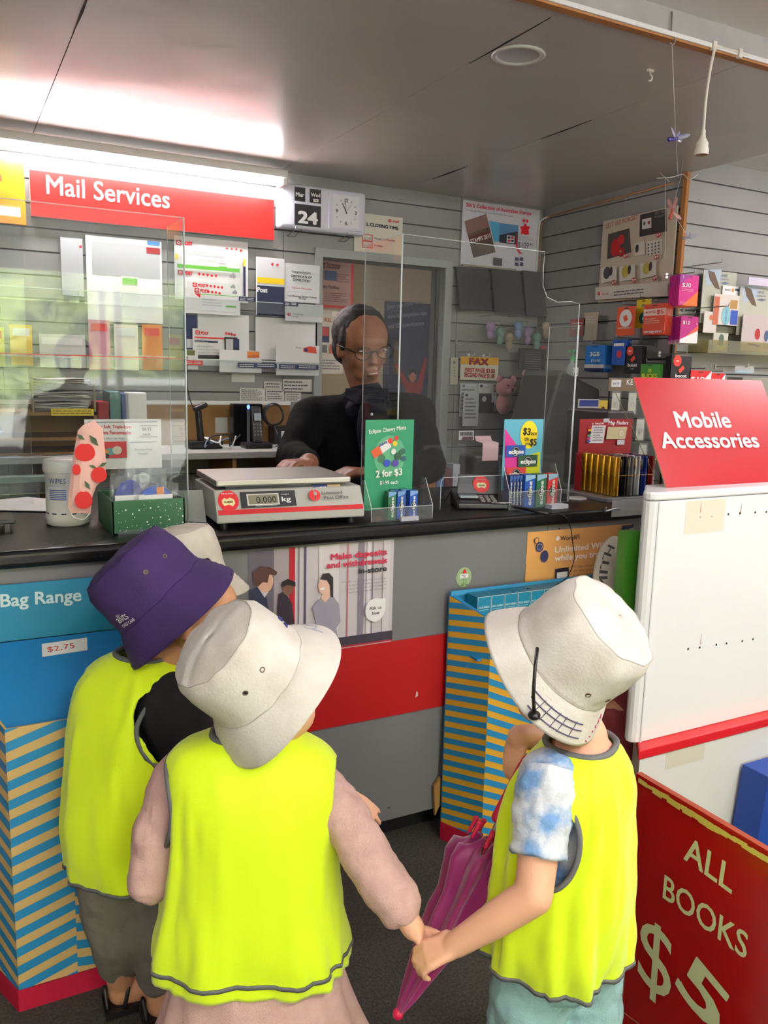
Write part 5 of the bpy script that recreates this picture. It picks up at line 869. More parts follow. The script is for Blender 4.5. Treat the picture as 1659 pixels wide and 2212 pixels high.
b = MB(); a = PX(1440, 600, SX); b.b2((SX-.03, OY-.03, .8), (SX-.018, OY-.018, 1.55), PLD); tag(b.build('rack_upright'), 'thin dark rack upright at the end of the side wall', 'upright')
# ================================================================ white tower with accessories sign
TW = M('tower_white', (236, 238, 240), .3, coat=.3); TX0, TY, TZ0, TZ1 = 1.452, 1.42, .35, .985
t = thing('accessory_tower', 'white plastic display tower with two rows of peg holes', 'display stand', (TX0+.3, TY+.1, .33))
def rr(x0, x1, y0, y1, r, z, n=8): return [V((x0+r-r*cos(a), y0+r-r*sin(a), z)) for a in [pi/2*i/n for i in range(n+1)]] + [V((x1-r+r*sin(a), y0+r-r*cos(a), z)) for a in [pi/2*i/n for i in range(n+1)]]+[V((x1, y1, z)), V((x0, y1, z))]
PLAN = [(2.15, 1.54), (1.57, 1.54), (1.53, 1.5), (1.482, 1.457), (1.474, 1.445), (1.4735, 1.437), (1.477, 1.429), (1.486, 1.423), (1.5, TY), (2.15, TY)]
b = MB(); b.prism([(x, y, TZ0) for x, y in PLAN][::-1], (0, 0, TZ1-TZ0-.022), TW); b.build('tower_body', t, bevel=.003)
b = MB(); b.prism([(x+(-.003 if x < 2 else 0), y-.003, TZ1-.021) for x, y in PLAN][::-1], (0, 0, .021), TW); b.build('top_cap', t, bevel=.005)
b = MB(); b.b2((1.497, TY-.0015, TZ0), (1.501, TY, TZ1-.024), M('tower_seam', (214, 216, 220), .4)); b.build('front_seam', t)
for (x, y_) in ((1513, 1117), (1538, 1116), (1574, 1111), (1599, 1109), (1632, 1107), (1656, 1106), (1487, 1402), (1512, 1399), (1548, 1393), (1570, 1390), (1604, 1385), (1627, 1381)):
    q = PY(x, y_, TY-.001); b = MB(); b.lathe([(.0032, 0), (.0, .0008)], PLD, (q.x, TY-.0002, q.z), (0, -1, 0), 12, cap=False); b.build('peg_hole', t)
b = MB(); b.frame((0, TY-.0005, 0), (1, 0, 0), (0, 0, 1))
for (x, y_) in ((1513, 1095), (1600, 1098), (1513, 1380)): q = PY(x, y_, TY); b.poly([(q.x-.001, q.z-.016), (q.x+.0015, q.z-.014), (q.x+.001, q.z+.012), (q.x, q.z+.016)], P((170, 120, 84)))
b.build('scratches', t)
b = yboard(1484, 1083, 1562, 1147, TY-.0006, .0004, P((236, 222, 204))); b.done('adhesive_tape', 'yellowed tape square at the upper left of the white tower', 'tape')
# base box
t = thing('display_plinth', 'white cardboard plinth with red rim under the white tower', 'plinth', (1.8, 1.5, 0)); b = MB(); b.prism([(1.47, TY-.03, 0), (2.2, TY-.03, 0), (2.2, 1.56, 0), (1.62, 1.56, 0)], (0, 0, .325), M('plinth_white', (216, 214, 212), .5)); b.build('box', t, bevel=.003)
b = MB(); b.prism([(1.46, TY-.035, .325), (2.205, TY-.035, .325), (2.205, 1.565, .325), (1.615, 1.565, .325)], (0, 0, .025), M('rim_red', (196, 24, 34), .35)); b.build('rim', t, bevel=.003)
b = yboard(1440, 1625, 1520, 1640, TY-.0305, .0004, P((206, 200, 186))); b.done('adhesive_tape', 'yellowed tape on the white plinth below the red rim', 'tape')
b = MB(); q = PY(1650, 1720, 1.3); b.prism([(q.x-.012, 1.3, 0), (q.x+.3, 1.3, 0), (q.x+.3, 1.3, q.z+.05), (q.x+.012, 1.3, q.z+.05)], (0, .08, 0), P((20, 60, 140))); tag(b.build('blue_bin'), 'blue display bin at the right edge before the white plinth', 'bin')
# accessories sign, leaning back
q0 = PZ(1440, 1054, TZ1); top = PX(1368, 815, q0.x); vv = (top-q0); hs = vv.length; vv.normalize(); b = Board(q0, (1, 0, 0), vv, .49, hs, .004, P((168, 14, 28), .3), P((190, 150, 120)))
b.px('Mobile', 1464, 923, 1580, 923, 33, W_, .016); b.px('Accessories', 1431, 968, 1640, 966, 33, W_, .016); o = b.done('accessories_sign', 'red board reading Mobile Accessories on top of the white tower', 'sign')
b = MB(); b.prism([q0+V((.2, .004, 0)), q0+V((.2, .07, 0)), q0+vv*hs*.6+V((.2, .006, 0))], (.004, 0, 0), P((180, 150, 110))); b.build('strut', o)
# ================================================================ all books sign
xS = 1.1; a, c = PX(1395, 1682, xS), PX(1312, 2205, xS); yF = (a.y+c.y)/2; zT = a.z; SR = P((176, 20, 22), .25)
b = Board((xS, yF, .0), (0, -1, 0), (0, 0, 1), .5, zT, .012, M('sign_red_gloss', (160, 12, 14), .25, coat=.5), P((150, 60, 30)))
b.px('ALL', 1478, 1855, 1580, 1930, 58, P((206, 212, 160)), .01); b.px('BOOKS', 1433, 1938, 1612, 2072, 54, P((206, 212, 160)), .008)
b.px('$', 1378, 2108, 1448, 2168, 150, P((206, 212, 160)), .0); b.px('5', 1462, 2130, 1540, 2230, 112, P((206, 212, 160)), .012)
w_ = lambda x0, y0, x1, y1, w: (lambda A, B: b.line(A[0], A[1], B[0], B[1], w, P((214, 190, 150))))(b.pt(x0, y0), b.pt(x1, y1))
b.n += 1; w_(1370, 1900, 1345, 2182, .0012); w_(1345, 2182, 1385, 2212, .0012)
rn = random.Random(4)
for i in range(26): a_ = .01+.46*i/26; b.rect(a_, zT-.012-.006*rn.random(), a_+.02+.012*rn.random(), zT-.003-.003*rn.random(), P((206, 186, 90)), rot=rn.uniform(-.1, .1))
b.done('all_books_sign', 'glossy red board reading ALL BOOKS $5 at the lower right', 'sign', bevel=0)
# ================================================================ counter front prints
b = yboard(537, 1190, 845, 1397, CY-.002, .001, P((226, 224, 224))); b.w; tl, tr, br, bl = (537, 1194), (845, 1169), (843, 1387), (705, 1407)
def q4(x0, y0, x1, y1, m_):            # follow the wall's level lines
    A, B = b.pt(x0, y0), b.pt(x1, y1); b.rect(A[0], B[1], B[0], A[1], m_)
a0, h0 = b.pt(537, 1194); H_ = b.h; Wp = b.w
b.rect(0, .022, Wp, H_, P((196, 190, 194)))
for u0, u1, c_ in ((0, .16, (96, 90, 100)), (.16, .26, (160, 150, 154)), (.26, .30, (166, 20, 34)), (.32, .33, (120, 112, 120)), (.36, .375, (70, 66, 90)), (.46, .60, (214, 208, 210)), (.66, .668, (190, 100, 104)), (.74, .78, (130, 122, 134)), (.80, .83, (220, 214, 216)), (.84, .846, (110, 104, 120)), (.92, .97, (206, 200, 204))): b.rect(Wp*u0, .022, Wp*u1, H_, P(c_))
b.rect(Wp*.55, .022, Wp, .045, P((52, 46, 56))); b.rect(Wp*.3, .018, Wp, .022, P((150, 20, 40)))
SK1, SK2, SK3 = P((206, 160, 136)), P((110, 76, 62)), P((224, 184, 164))
b.pp([(537, 1275), (552, 1268), (572, 1280), (580, 1320), (590, 1390), (537, 1396)], P((30, 36, 64))); b.pp([(552, 1262), (568, 1250), (578, 1278), (570, 1290)], P((190, 190, 200))); b.pd(572, 1255, 17, SK1, 24); b.pp([(546, 1262), (545, 1235), (560, 1222), (582, 1224), (597, 1234), (595, 1242), (580, 1240), (576, 1258), (566, 1256), (556, 1266)], P((74, 46, 40)))
b.pp([(597, 1310), (600, 1282), (612, 1276), (628, 1300), (640, 1390), (600, 1392)], P((44, 34, 46))); b.pd(620, 1268, 12, SK2, 17); b.pp([(606, 1268), (606, 1256), (620, 1249), (636, 1256), (636, 1266), (618, 1262)], P((26, 18, 22)))
b.pp([(672, 1312), (684, 1296), (700, 1290), (716, 1284), (730, 1304), (733, 1340), (724, 1356), (730, 1384), (690, 1388), (680, 1340)], P((150, 146, 160))); b.pp([(692, 1292), (696, 1270), (712, 1268), (712, 1286), (700, 1300)], SK3); b.pd(699, 1262, 15, SK3, 20); b.pp([(689, 1250), (694, 1238), (708, 1236), (717, 1246), (717, 1288), (711, 1288), (709, 1262), (703, 1252)], P((34, 26, 30))); b.pd(694, 1270, 6, W_, 2.5); b.w
b.px('Make deposits', 712, 1208, 832, 1196, 13, P((186, 22, 60)), .02); b.px('and withdrawals', 703, 1226, 832, 1214, 13, P((186, 22, 60)), .02); b.px('in-store', 771, 1237, 831, 1231, 12, K_, .02)
for i, (s_, x_) in enumerate((('We offer a convenient way to manage', 733), ('your money, providing transaction', 742), ('services on behalf of more than 70', 742), ('banks and financial institutions.', 749))): b.px(s_, x_, 1258+i*7.2, 830, 1248+i*7.2, 4, G_, 0)
b.pd(806, 1315, 23, W_, 25); b.pp([(806, 1292), (828, 1289), (828, 1315), (806, 1318)], W_); b.px('Ask us', 793, 1315, 819, 1312, 7, TXT, .01); b.px('how', 799, 1325, 815, 1323, 7, TXT, .01)
b.done('deposits_poster', 'white poster reading Make deposits and withdrawals in-store on the counter front', 'poster')
a, c = PY(1140, 1150, CY-.002), PY(1365, 1133, CY-.002); zb_ = PY(1140, 1268, CY-.002).z; b = Board((a.x, CY-.002, zb_), (1, 0, 0), (0, 0, 1), c.x-a.x, a.z-zb_, .001, P((226, 166, 96)))
b.px('WorldiFi', 1210, 1168, 1251, 1164, 10, P((50, 44, 60)), .01); b.pd(1204, 1163, 5, P((240, 230, 220))); b.px('Unlimited WiFi', 1198, 1194, 1310, 1182, 13, P((240, 230, 214)), .02); b.px('while you travel', 1197, 1212, 1310, 1200, 13, P((240, 230, 214)), .02)
for i, s_ in enumerate(('30 days unlimited', 'to the world', 'hotspot network')): b.px(s_, 1237, 1226+i*9, 1285, 1222+i*9, 5, P((150, 96, 60)), 0)
b.pd(1164, 1181, 10, P((50, 50, 90)), 11); b.pd(1164, 1181, 7, P((190, 180, 170))); b.pd(1164, 1181, 6, P((50, 50, 90))); b.pd(1174, 1201, 10, P((44, 44, 84)), 13); b.pd(1157, 1167, 6, P((60, 50, 70)), 7); b.pd(1157, 1167, 4.5, P((226, 166, 96)), 5.5)
b.pp([(1197, 1228), (1226, 1224), (1226, 1264), (1196, 1268)], P((30, 26, 40))); b.pp([(1200, 1236), (1223, 1233), (1223, 1262), (1200, 1265)], P((236, 230, 226))); b.pp([(1340, 1135), (1365, 1132), (1360, 1180), (1336, 1180)], P((34, 40, 70)))
b.done('wifi_poster', 'orange poster reading WorldiFi Unlimited WiFi on the counter front', 'poster')
q = PY(1002, 1247, CY-.002); b = MB(); b.prism([V((q.x+.024*cos(a), CY-.002, q.z+.027*sin(a))) for a in [2*pi*i/28 for i in range(28)]], (0, .001, 0), P((150, 176, 130))); b.frame((q.x, CY-.0022, q.z), (1, 0, 0), (0, 0, 1)); b.rect(-.013, -.002, .013, .009, W_); b.text('Here to', 0, .0045, .0032, K_, al='c', bold=.02); b.text('help', 0, .0, .0032, K_, al='c', bold=.02); b.poly([(-.007, .012), (.007, .012), (.001, .024)], R_)
for s_ in (-1, 1):
    for j in range(4): b.rect(s_*.0035-.0015, -.006-.0035*j, s_*.0035+.0015, -.0042-.0035*j, GR_ if (GR_ := P((50, 110, 60))) else W_)
    b.rect(s_*.006-.004, -.021, s_*.006+.004, -.018, GR_)
tag(b.build('round_sticker'), 'round green sticker with a small red hat on the counter front', 'sticker')
# ================================================================ cardboard dump bins
CBL = P((36, 128, 180), .5); CTN = P((206, 170, 110), .6); CTEAL = P((22, 124, 156), .45); CYL = P((216, 160, 46), .6); CRD = P((170, 18, 50), .5)
def clip(poly, a, b_, c):                        # keep a*x+b*y<=c
    out = []
    for i in range(len(poly)):
        p, q = poly[i], poly[(i+1) % len(poly)]; dp, dq = a*p[0]+b_*p[1]-c, a*q[0]+b_*q[1]-c
        if dp <= 0: out.append(p)
        if (dp < 0 < dq) or (dq < 0 < dp): t = dp/(dp-dq); out.append((p[0]+(q[0]-p[0])*t, p[1]+(q[1]-p[1])*t))
    return out
def stripes(b, poly, slope, period, m2, off=0):
    b.n += 1; lo = min(p[1]-slope*p[0] for p in poly); hi = max(p[1]-slope*p[0] for p in poly); k = math.floor((lo-off)/period)
    while off+k*period < hi:
        v0 = off+k*period; q = clip(clip(poly, -slope*-1*-1, 1, v0+period/2) if 0 else clip(poly, -slope, 1, v0+period/2), slope, -1, -v0)
        if len(q) > 2: b.add([b.at(*p) for p in q], [tuple(range(len(q)))], m2)
        k += 1
def face(b, A, B, zA, zB, zlo, slope, m1, m2, th=.004, period=.0385, off=0):
    A, B = V((*A, 0)), V((*B, 0)); L = (B-A).length; u = (B-A).normalized(); b.frame(A, u, (0, 0, 1)); n = b.fr[3]
    b.prism([A+V((0, 0, zlo)), B+V((0, 0, zlo)), B+V((0, 0, zB)), A+V((0, 0, zA))], -n*th, m1); b.frame(A+n*.0003, u, (0, 0, 1)); stripes(b, [(0, zlo), (L, zlo), (L, zB), (0, zA)], slope, period, m2, off)
t = thing('bag_range_bin', 'striped blue and tan cardboard bin headed Bag Range at the left', 'display bin', (.2, 1.62, 0)); s_ = .30
b = MB(); face(b, (-.0, 1.76), (.066, 1.592), .64, .585, .045, -.3, CTN, CBL, off=.01); face(b, (.066, 1.592), (.175, 1.592), .585, .585, .045, s_, CTN, CBL); face(b, (.175, 1.592), (.345, 1.592), .585, .585, .045, -.16, CTN, CBL, off=s_*.109+.027); face(b, (.345, 1.592), (.41, 1.76), .585, .64, .045, .3, CTN, CBL); b.build('striped_body', t)
b = MB()
for A, B in (((-.001, 1.76), (.065, 1.59)), ((.065, 1.59), (.346, 1.59)), ((.346, 1.59), (.411, 1.76))): 
    A, B = V((*A, 0)), V((*B, 0)); n = (B-A).normalized().cross(V((0, 0, 1))); b.prism([A, B, B+V((0, 0, .046)), A+V((0, 0, .046))], n*.002, CRD)
b.build('red_base_band', t)
b = Board((-.02, 1.768, .697), (1, 0, 0), (0, 0, 1), .44, .117, .004, CTEAL); b.px('Bag Range', 2, 1311, 175, 1297, 28, P((210, 228, 230)), .015); b.build('header_panel', t)
vdir = V((0, 1.762-1.6, .697-.575)).normalized(); b = MB(); b.prism([(.07, 1.6, .575), (.342, 1.6, .575), (.405, 1.762, .697), (-.0, 1.762, .697)], (0, .003, -.003), P((30, 118, 176), .4)); b.build('inner_panel', t)
b = Board((0, 1.6, .575), (1, 0, 0), vdir, .01, .01, .0001, W_); pl = [b.pt(*p) for p in ((91, 1420), (189, 1405), (188, 1378), (90, 1392))]
o_ = V((0, 1.6, .575)); nn = V((1, 0, 0)).cross(vdir); C2 = MB(); C2.prism([o_+V((1, 0, 0))*p[0]+vdir*p[1]+nn*.0015 for p in pl], nn*-.0008, W_); C2.frame(o_+nn*.0012, (1, 0, 0), vdir); A_, B_ = b.pt(103, 1410), b.pt(162, 1400); C2.text('$2.75', A_[0], A_[1], .013, P((200, 70, 60)), w=(B_[0]-A_[0])*1.0, rot=atan2(B_[1]-A_[1], B_[0]-A_[0])*.9); tag(C2.build('price_label'), 'white label with $2.75 written in red on the Bag Range bin', 'label')
t = thing('face_shield_bin', 'blue and yellow striped cardboard bin holding face shield boxes', 'display bin', (1.35, 1.7, 0))
b = MB(); face(b, (1.133, 1.757), (1.184, 1.638), .684, .643, .05, .12, CYL, CBL, period=.031); face(b, (1.184, 1.638), (1.39, 1.638), .643, .643, .05, -.45, CYL, CBL, period=.034, off=.0); face(b, (1.39, 1.638), (1.60, 1.638), .643, .643, .05, .45, CYL, CBL, period=.034); face(b, (1.60, 1.638), (1.65, 1.757), .643, .684, .05, -.12, CYL, CBL, period=.031); b.b2((1.133, 1.757, .05), (1.65, 1.762, .69), CBL); b.build('striped_body', t)
b = MB()
for A, B in (((1.132, 1.757), (1.183, 1.636)), ((1.183, 1.636), (1.601, 1.636)), ((1.601, 1.636), (1.651, 1.757))): A, B = V((*A, 0)), V((*B, 0)); n = (B-A).normalized().cross(V((0, 0, 1))); b.prism([A, B, B+V((0, 0, .05)), A+V((0, 0, .05))], n*.002, CRD)
b.build('red_base_band', t)
b = MB(); b.prism([(1.133, 1.757, .684), (1.184, 1.638, .643), (1.19, 1.644, .643), (1.14, 1.757, .688)], (0, 0, .002), CBL); b.b2((1.133, 1.75, .684), (1.65, 1.757, .696), P((60, 150, 196))); b.build('top_edge', t)
b = MB(); b.b2((1.16, 1.66, .534), (1.62, 1.75, .539), CBL); b.build('inner_shelf', t)
for r_ in range(1):
    for i in range(9):
        x_ = 1.178+i*.0425+.02*(r_ == 0)*0; y_ = 1.712-r_*.045
        if r_ == 1 and i == 0: x_ += .008
        b = Board((x_, y_-.018, .54), (1, 0, 0), (0, 0, 1), .0405, .15 - .0*r_, .05, W_, CTEAL); b.rect(.001, .10, .0395, .149, CTEAL); b.text('FACE SHIELD', .003, .12, .0048, P((200, 220, 224)), w=.033, bold=.02); b.scrib(.003, .113, .034, .117, 1, P((150, 190, 200))); b.disc(.03, .085, .007, P((190, 140, 120)))
        b.done('face_shield_box', 'teal and white face shield box in the row filling the striped bin', 'box', 'face shield boxes in the striped bin')
b = MB(); q = PZ(937, 1752, .03); b.prism([PY(940, 1762, 1.765), PY(950, 1740, 1.765), PY(952, 1680, 1.765), PY(938, 1700, 1.765)], (0, .01, 0), P((150, 112, 60))); tag(b.build('cardboard_flap'), 'torn brown cardboard flap beside the face shield bin', 'cardboard')
a, c = PY(1354, 1150, 1.52), PY(1372, 1345, 1.52); b = Board((a.x, 1.52, c.z), (1, 0, 0), (0, 0, 1), .05, a.z-c.z, .03, P((70, 150, 40)), P((84, 140, 50))); A_, B_ = b.pt(1364, 1334); b.disc(.008, .012, .004, P((230, 240, 220))); b.text('MOKI', .012, .022, .008, P((150, 200, 120)), rot=pi/2, bold=.02); b.done('green_packet', 'tall green packet hanging between the counter and the white tower', 'packet')
b = MB(); b.tube([(a.x+.02, 1.53, a.z+.005), (a.x+.13, 1.56, a.z+.005)], .002, STEEL, 6); tag(b.build('display_hook'), 'steel hook above the tall green packet', 'hook')
# ================================================================ hanging things
WPL = M('white_rubber', (222, 218, 206), .45)
def chook(x, y, lb, big=1):
    q = PZ(x, y, CZ); q.z = CZ; b = MB(); b.box(q+V((0, 0, -.003)), (.018*big, .008, .006), WPL); b.tube([q+V((0, 0, -.004))]+[q+V((.008*sin(a), 0, -.02-.008*cos(a)+.0)) for a in [pi*.0+radians(180)-k*radians(30) for k in range(8)]], .0022, WPL, 6); return tag(b.build('ceiling_hook'), lb, 'hook')
chook(1405, 150, 'small white plastic hook on the grey ceiling, between downlight and pendant')
q = PZ(1471, 75, CZ-.01); q.y = FY-.01; b = MB(); b.tube([V((q.x, FY-.012, MZ-.01)), V((q.x, FY-.014, CZ+.01))]+[V((q.x+.009*sin(a), FY-.02, CZ-.012-.011*cos(a))) for a in [pi-k*radians(32) for k in range(8)]], .002, STEEL, 6); tag(b.build('ceiling_hook'), 'metal cup hook on the fascia holding the hanging threads', 'hook'); hq = V((q.x, FY-.02, CZ-.024))
p0 = PY(1540, 105, FY-.02); t = thing('pendant_socket', 'white lamp socket hanging on its cord from the ceiling trim', 'lamp socket', p0); zc = PY(1516, 335, FY-.03).z; xs_ = PY(1518, 300, FY-.03).x
b = MB(); b.tube(crv([(p0.x+.12, FY-.02, CZ-.0), (p0.x+.02, FY-.022, CZ+.0), (p0.x, FY-.026, CZ-.01), (xs_+.006, FY-.03, CZ-.06), (xs_, FY-.03, CZ-.12), (xs_, FY-.03, zc+.05)], 6), .0034, WPL, 8); b.build('cord', t)
c = V((xs_, FY-.03, zc)); b = MB(); b.lathe([(.0165, 0), (.0165, .012), (.014, .02), (.0145, .026), (.009, .036), (.007, .04)], WPL, c, seg=24); b.build('socket', t)
b = MB(); b.lathe([(.006, .04), (.0065, .044), (.005, .048), (.006, .052), (.0045, .058)], WPL, c, seg=16); b.build('strain_relief', t); b = MB(); b.lathe([(.0145, -.0005), (.0, -.0004)], P((150, 120, 70)), c, seg=20, cap=False); b.build('socket_mouth', t)
for x_ in (p0.x, p0.x+.09): b = MB(); b.box((x_, FY-.022, CZ-.002), (.012, .01, .02), WPL); tag(b.build('cord_clip'), ('left' if x_ == p0.x else 'right')+' white clip holding the lamp cord on the ceiling trim', 'clip')
THR = M('thread', (210, 208, 204), .4)
def bird(px, py, Y_, c1, lb, s=1, ang=.2):
    c = PY(px, py, Y_); t = thing('hanging_dragonfly', lb, 'ornament', c); m1 = M('beads_%d' % c1[0], c1, .2, spec=.8); b = MB(); d = V((cos(ang), 0, sin(ang)))
    for i in range(7): b.ball(c+d*(.006*(i-3)*s), .0045*s*(1-.1*i), m1, 10, 6)
    b.build('bead_body', t)
    for sg, a_ in ((1, .5), (-1, .35), (1, -.1), (-1, 2.6)):
        dd = V((cos(ang+a_)*sg, .35*sg, sin(ang+a_))); b = MB(); b.ball(c+dd*.016*s, (.015*s, .0015, .005*s), clear('wing_clear_%d' % c1[0], tuple(min(255, v+90) for v in c1), alpha=.3, rough=.2), 12, 6, rot=dd.to_track_quat('X', 'Z').to_matrix()); b.build('wing', t)
    return c
c1 = bird(1460, 300, 1.62, (50, 40, 130), 'purple beaded dragonfly hanging from threads near the lamp socket', 1.25)
c2 = bird(1452, 455, 2.3, (170, 60, 40), 'red beaded dragonfly hanging at the end of the dark side wall', 1.5, 1.3)
c3 = bird(1486, 513, 2.3, (120, 120, 140), 'pale beaded dragonfly hanging lowest before the light wall', 1.2)
for pts, lb in (([hq, c1], 'thread from the cup hook to the purple dragonfly'), ([PY(1438, 380, 2.3), PY(1437, 560, 2.3)], 'long nylon thread left of the red dragonfly'), ([PY(1470, 385, 2.3), c2], 'short thread above the red dragonfly'), ([c1, PY(1465, 385, 1.9)], 'thread below the purple dragonfly'), ([c2, c3], 'short thread from the red dragonfly to the pale one'), ([V((*PY(1472, 378, 2.3)[:2], CZ)), PY(1472, 378, 2.3), PY(1470, 385, 2.3)], 'thread fixing the clear cross frame to the ceiling')):
    b = MB(); b.tube(pts, .0007, THR, 5); tag(b.build('nylon_thread'), lb, 'thread')
b = MB(); b.tube(crv([PY(1418, 385, 2.3), PY(1450, 383, 2.3), PY(1475, 377, 2.3), PY(1490, 388, 2.25), PY(1508, 376, 2.25)], 6), .0015, THR, 5); b.tube([PY(1425, 372, 2.32), PY(1445, 392, 2.28)], .0012, THR, 5); tag(b.build('mobile_frame'), 'clear plastic cross frame of the hanging dragonfly mobile', 'mobile frame')
# ================================================================ people
SKIN = M('skin_child', (226, 172, 140), .5, bump=(60, .0006)); SKIN2 = M('skin_tan', (196, 142, 104), .5); SKINM = M('skin_clerk', (152, 102, 76), .45, noise_c=((132, 86, 64), 30, .35, .7))
VEST = M('hi_vis_yellow', (222, 250, 12), .6, sheen=.3, bump=(700, .0004)); TRIM = M('grey_binding', (96, 98, 98), .7)
_tex = {}
def cloth(o, strength=.006, size=.05, vox=0, smooth=0):
    if vox: k = o.modifiers.new('remesh', 'REMESH'); k.mode = 'VOXEL'; k.voxel_size = vox; k.use_smooth_shade = True
    if smooth: k = o.modifiers.new('smooth', 'SMOOTH'); k.factor = .5; k.iterations = smooth
    if strength:
        if size not in _tex: t_ = bpy.data.textures.new('folds', 'CLOUDS'); t_.noise_scale = size; t_.noise_depth = 2; _tex[size] = t_
        k = o.modifiers.new('folds', 'DISPLACE'); k.texture = _tex[size]; k.strength = strength; k.mid_level = .5; k.texture_coords = 'LOCAL'
    return o
def chain(b, pts, mat, seg=16):
    for (p, r), (q, s) in zip(pts[:-1], pts[1:]): b.cap(p, r, q, s, mat, seg)
def hand(b, Wp, D, N, s, curl, side, mat, spread=.03, thumb=.5):
    D = V(D).normalized(); N = V(N); N = (N-D*N.dot(D)).normalized(); T = D.cross(N)*side; K = []
    for i in range(4):
        k = Wp+D*(.47*s-.02*s*abs(i-1))+T*((1.5-i)*.115*s); b.cap(Wp+T*((1.5-i)*.05*s), .085*s, k, .07*s, mat, 10); L = (.42, .47, .44, .34)[i]*s; p = k; d = (D+T*(1.5-i)*spread).normalized(); ax = d.cross(N)
        for q, f in enumerate((.44, .31, .25)):
            d = (Matrix.Rotation(curl[q] if isinstance(curl, (list, tuple)) else curl, 3, ax) @ d).normalized(); r0, r1 = (.062, .056, .05)[q]*s, (.056, .05, .042)[q]*s
            b.cap(p, r0, p+d*L*f, r1, mat, 10); p = p+d*L*f
    p = Wp+D*.12*s+T*.16*s; d = (D*.75+T*.6+N*thumb).normalized(); b.cap(Wp+D*.03*s, .09*s, p, .09*s, mat, 10)
    for L, r0, r1 in ((.2, .085, .068), (.17, .066, .058), (.13, .058, .045)): b.cap(p, r0*s, p+d*L*s, r1*s, mat, 10); p = p+d*L*s; d = (d*.8+D*.5+N*.15).normalized()
def head(b, c, F, U, s, mat, nose=1.0, ears=True):
    F = V(F).normalized(); U = V(U); U = (U-F*U.dot(F)).normalized(); S = F.cross(U); R = Matrix((F, S, U)).transposed()
    def e(f, sd, u, r, m=None): b.ball(c+F*f*s+S*sd*s+U*u*s, [k*s for k in r], mat, 24, 16, rot=R)
    e(-.06, 0, .12, (.44, .36, .38)); e(.03, 0, -.1, (.33, .30, .34)); e(.14, 0, -.32, (.19, .2, .15)); e(.2, 0, .12, (.24, .26, .2))
    for q in (-1, 1):
        e(.2, q*.15, -.12, (.13, .11, .12))
        if ears: e(-.02, q*.34, -.04, (.07, .035, .12))
    e(.355, 0, -.06*nose, (.05*nose, .04*nose, .1)); e(.39*1.0, 0, -.13, (.06*nose, .06, .045)); e(.33, 0, -.25, (.05, .1, .035)); e(.325, 0, -.31, (.05, .08, .03))
    return R
def face_bits(t, c, F, U, s, brow=(40, 26, 20), skin=None, open_=0, lids=0):
    F = V(F).normalized(); U = V(U); U = (U-F*U.dot(F)).normalized(); S = F.cross(U); R = Matrix((F, S, U)).transposed()
    for q in (-1, 1):
        b = MB(); ec = c+F*.345*s+S*q*.15*s+U*.02*s; b.ball(ec, (.035*s, .06*s, .03*s*(1-.55*lids)), P((236, 230, 224)), 14, 8, rot=R); b.ball(ec+F*.022*s, (.016*s, .026*s, .026*s*(1-.55*lids)), P((40, 24, 18)), 12, 8, rot=R); b.build('eye', t)
        b = MB(); b.tube([c+F*(.37-.02*k*k)*s+S*q*(.06+.055*k)*s+U*(.1+.02*sin(k*1.2))*s for k in (0, 1, 2, 3)], [.012*s, .016*s, .014*s, .006*s], P(brow), 8); b.build('eyebrow', t)
    b = MB(); b.ball(c+F*.385*s-U*.262*s, (.03*s, .1*s, .018*s), P((150, 84, 76)), 14, 8, rot=R); b.ball(c+F*.375*s-U*.305*s, (.03*s, .085*s, .018*s), P((160, 92, 82)), 14, 8, rot=R)
    if open_: b.ball(c+F*.388*s-U*.283*s, (.03*s, .07*s, .012*s), P((220, 214, 204)), 12, 6, rot=R)
    b.build('lips', t)
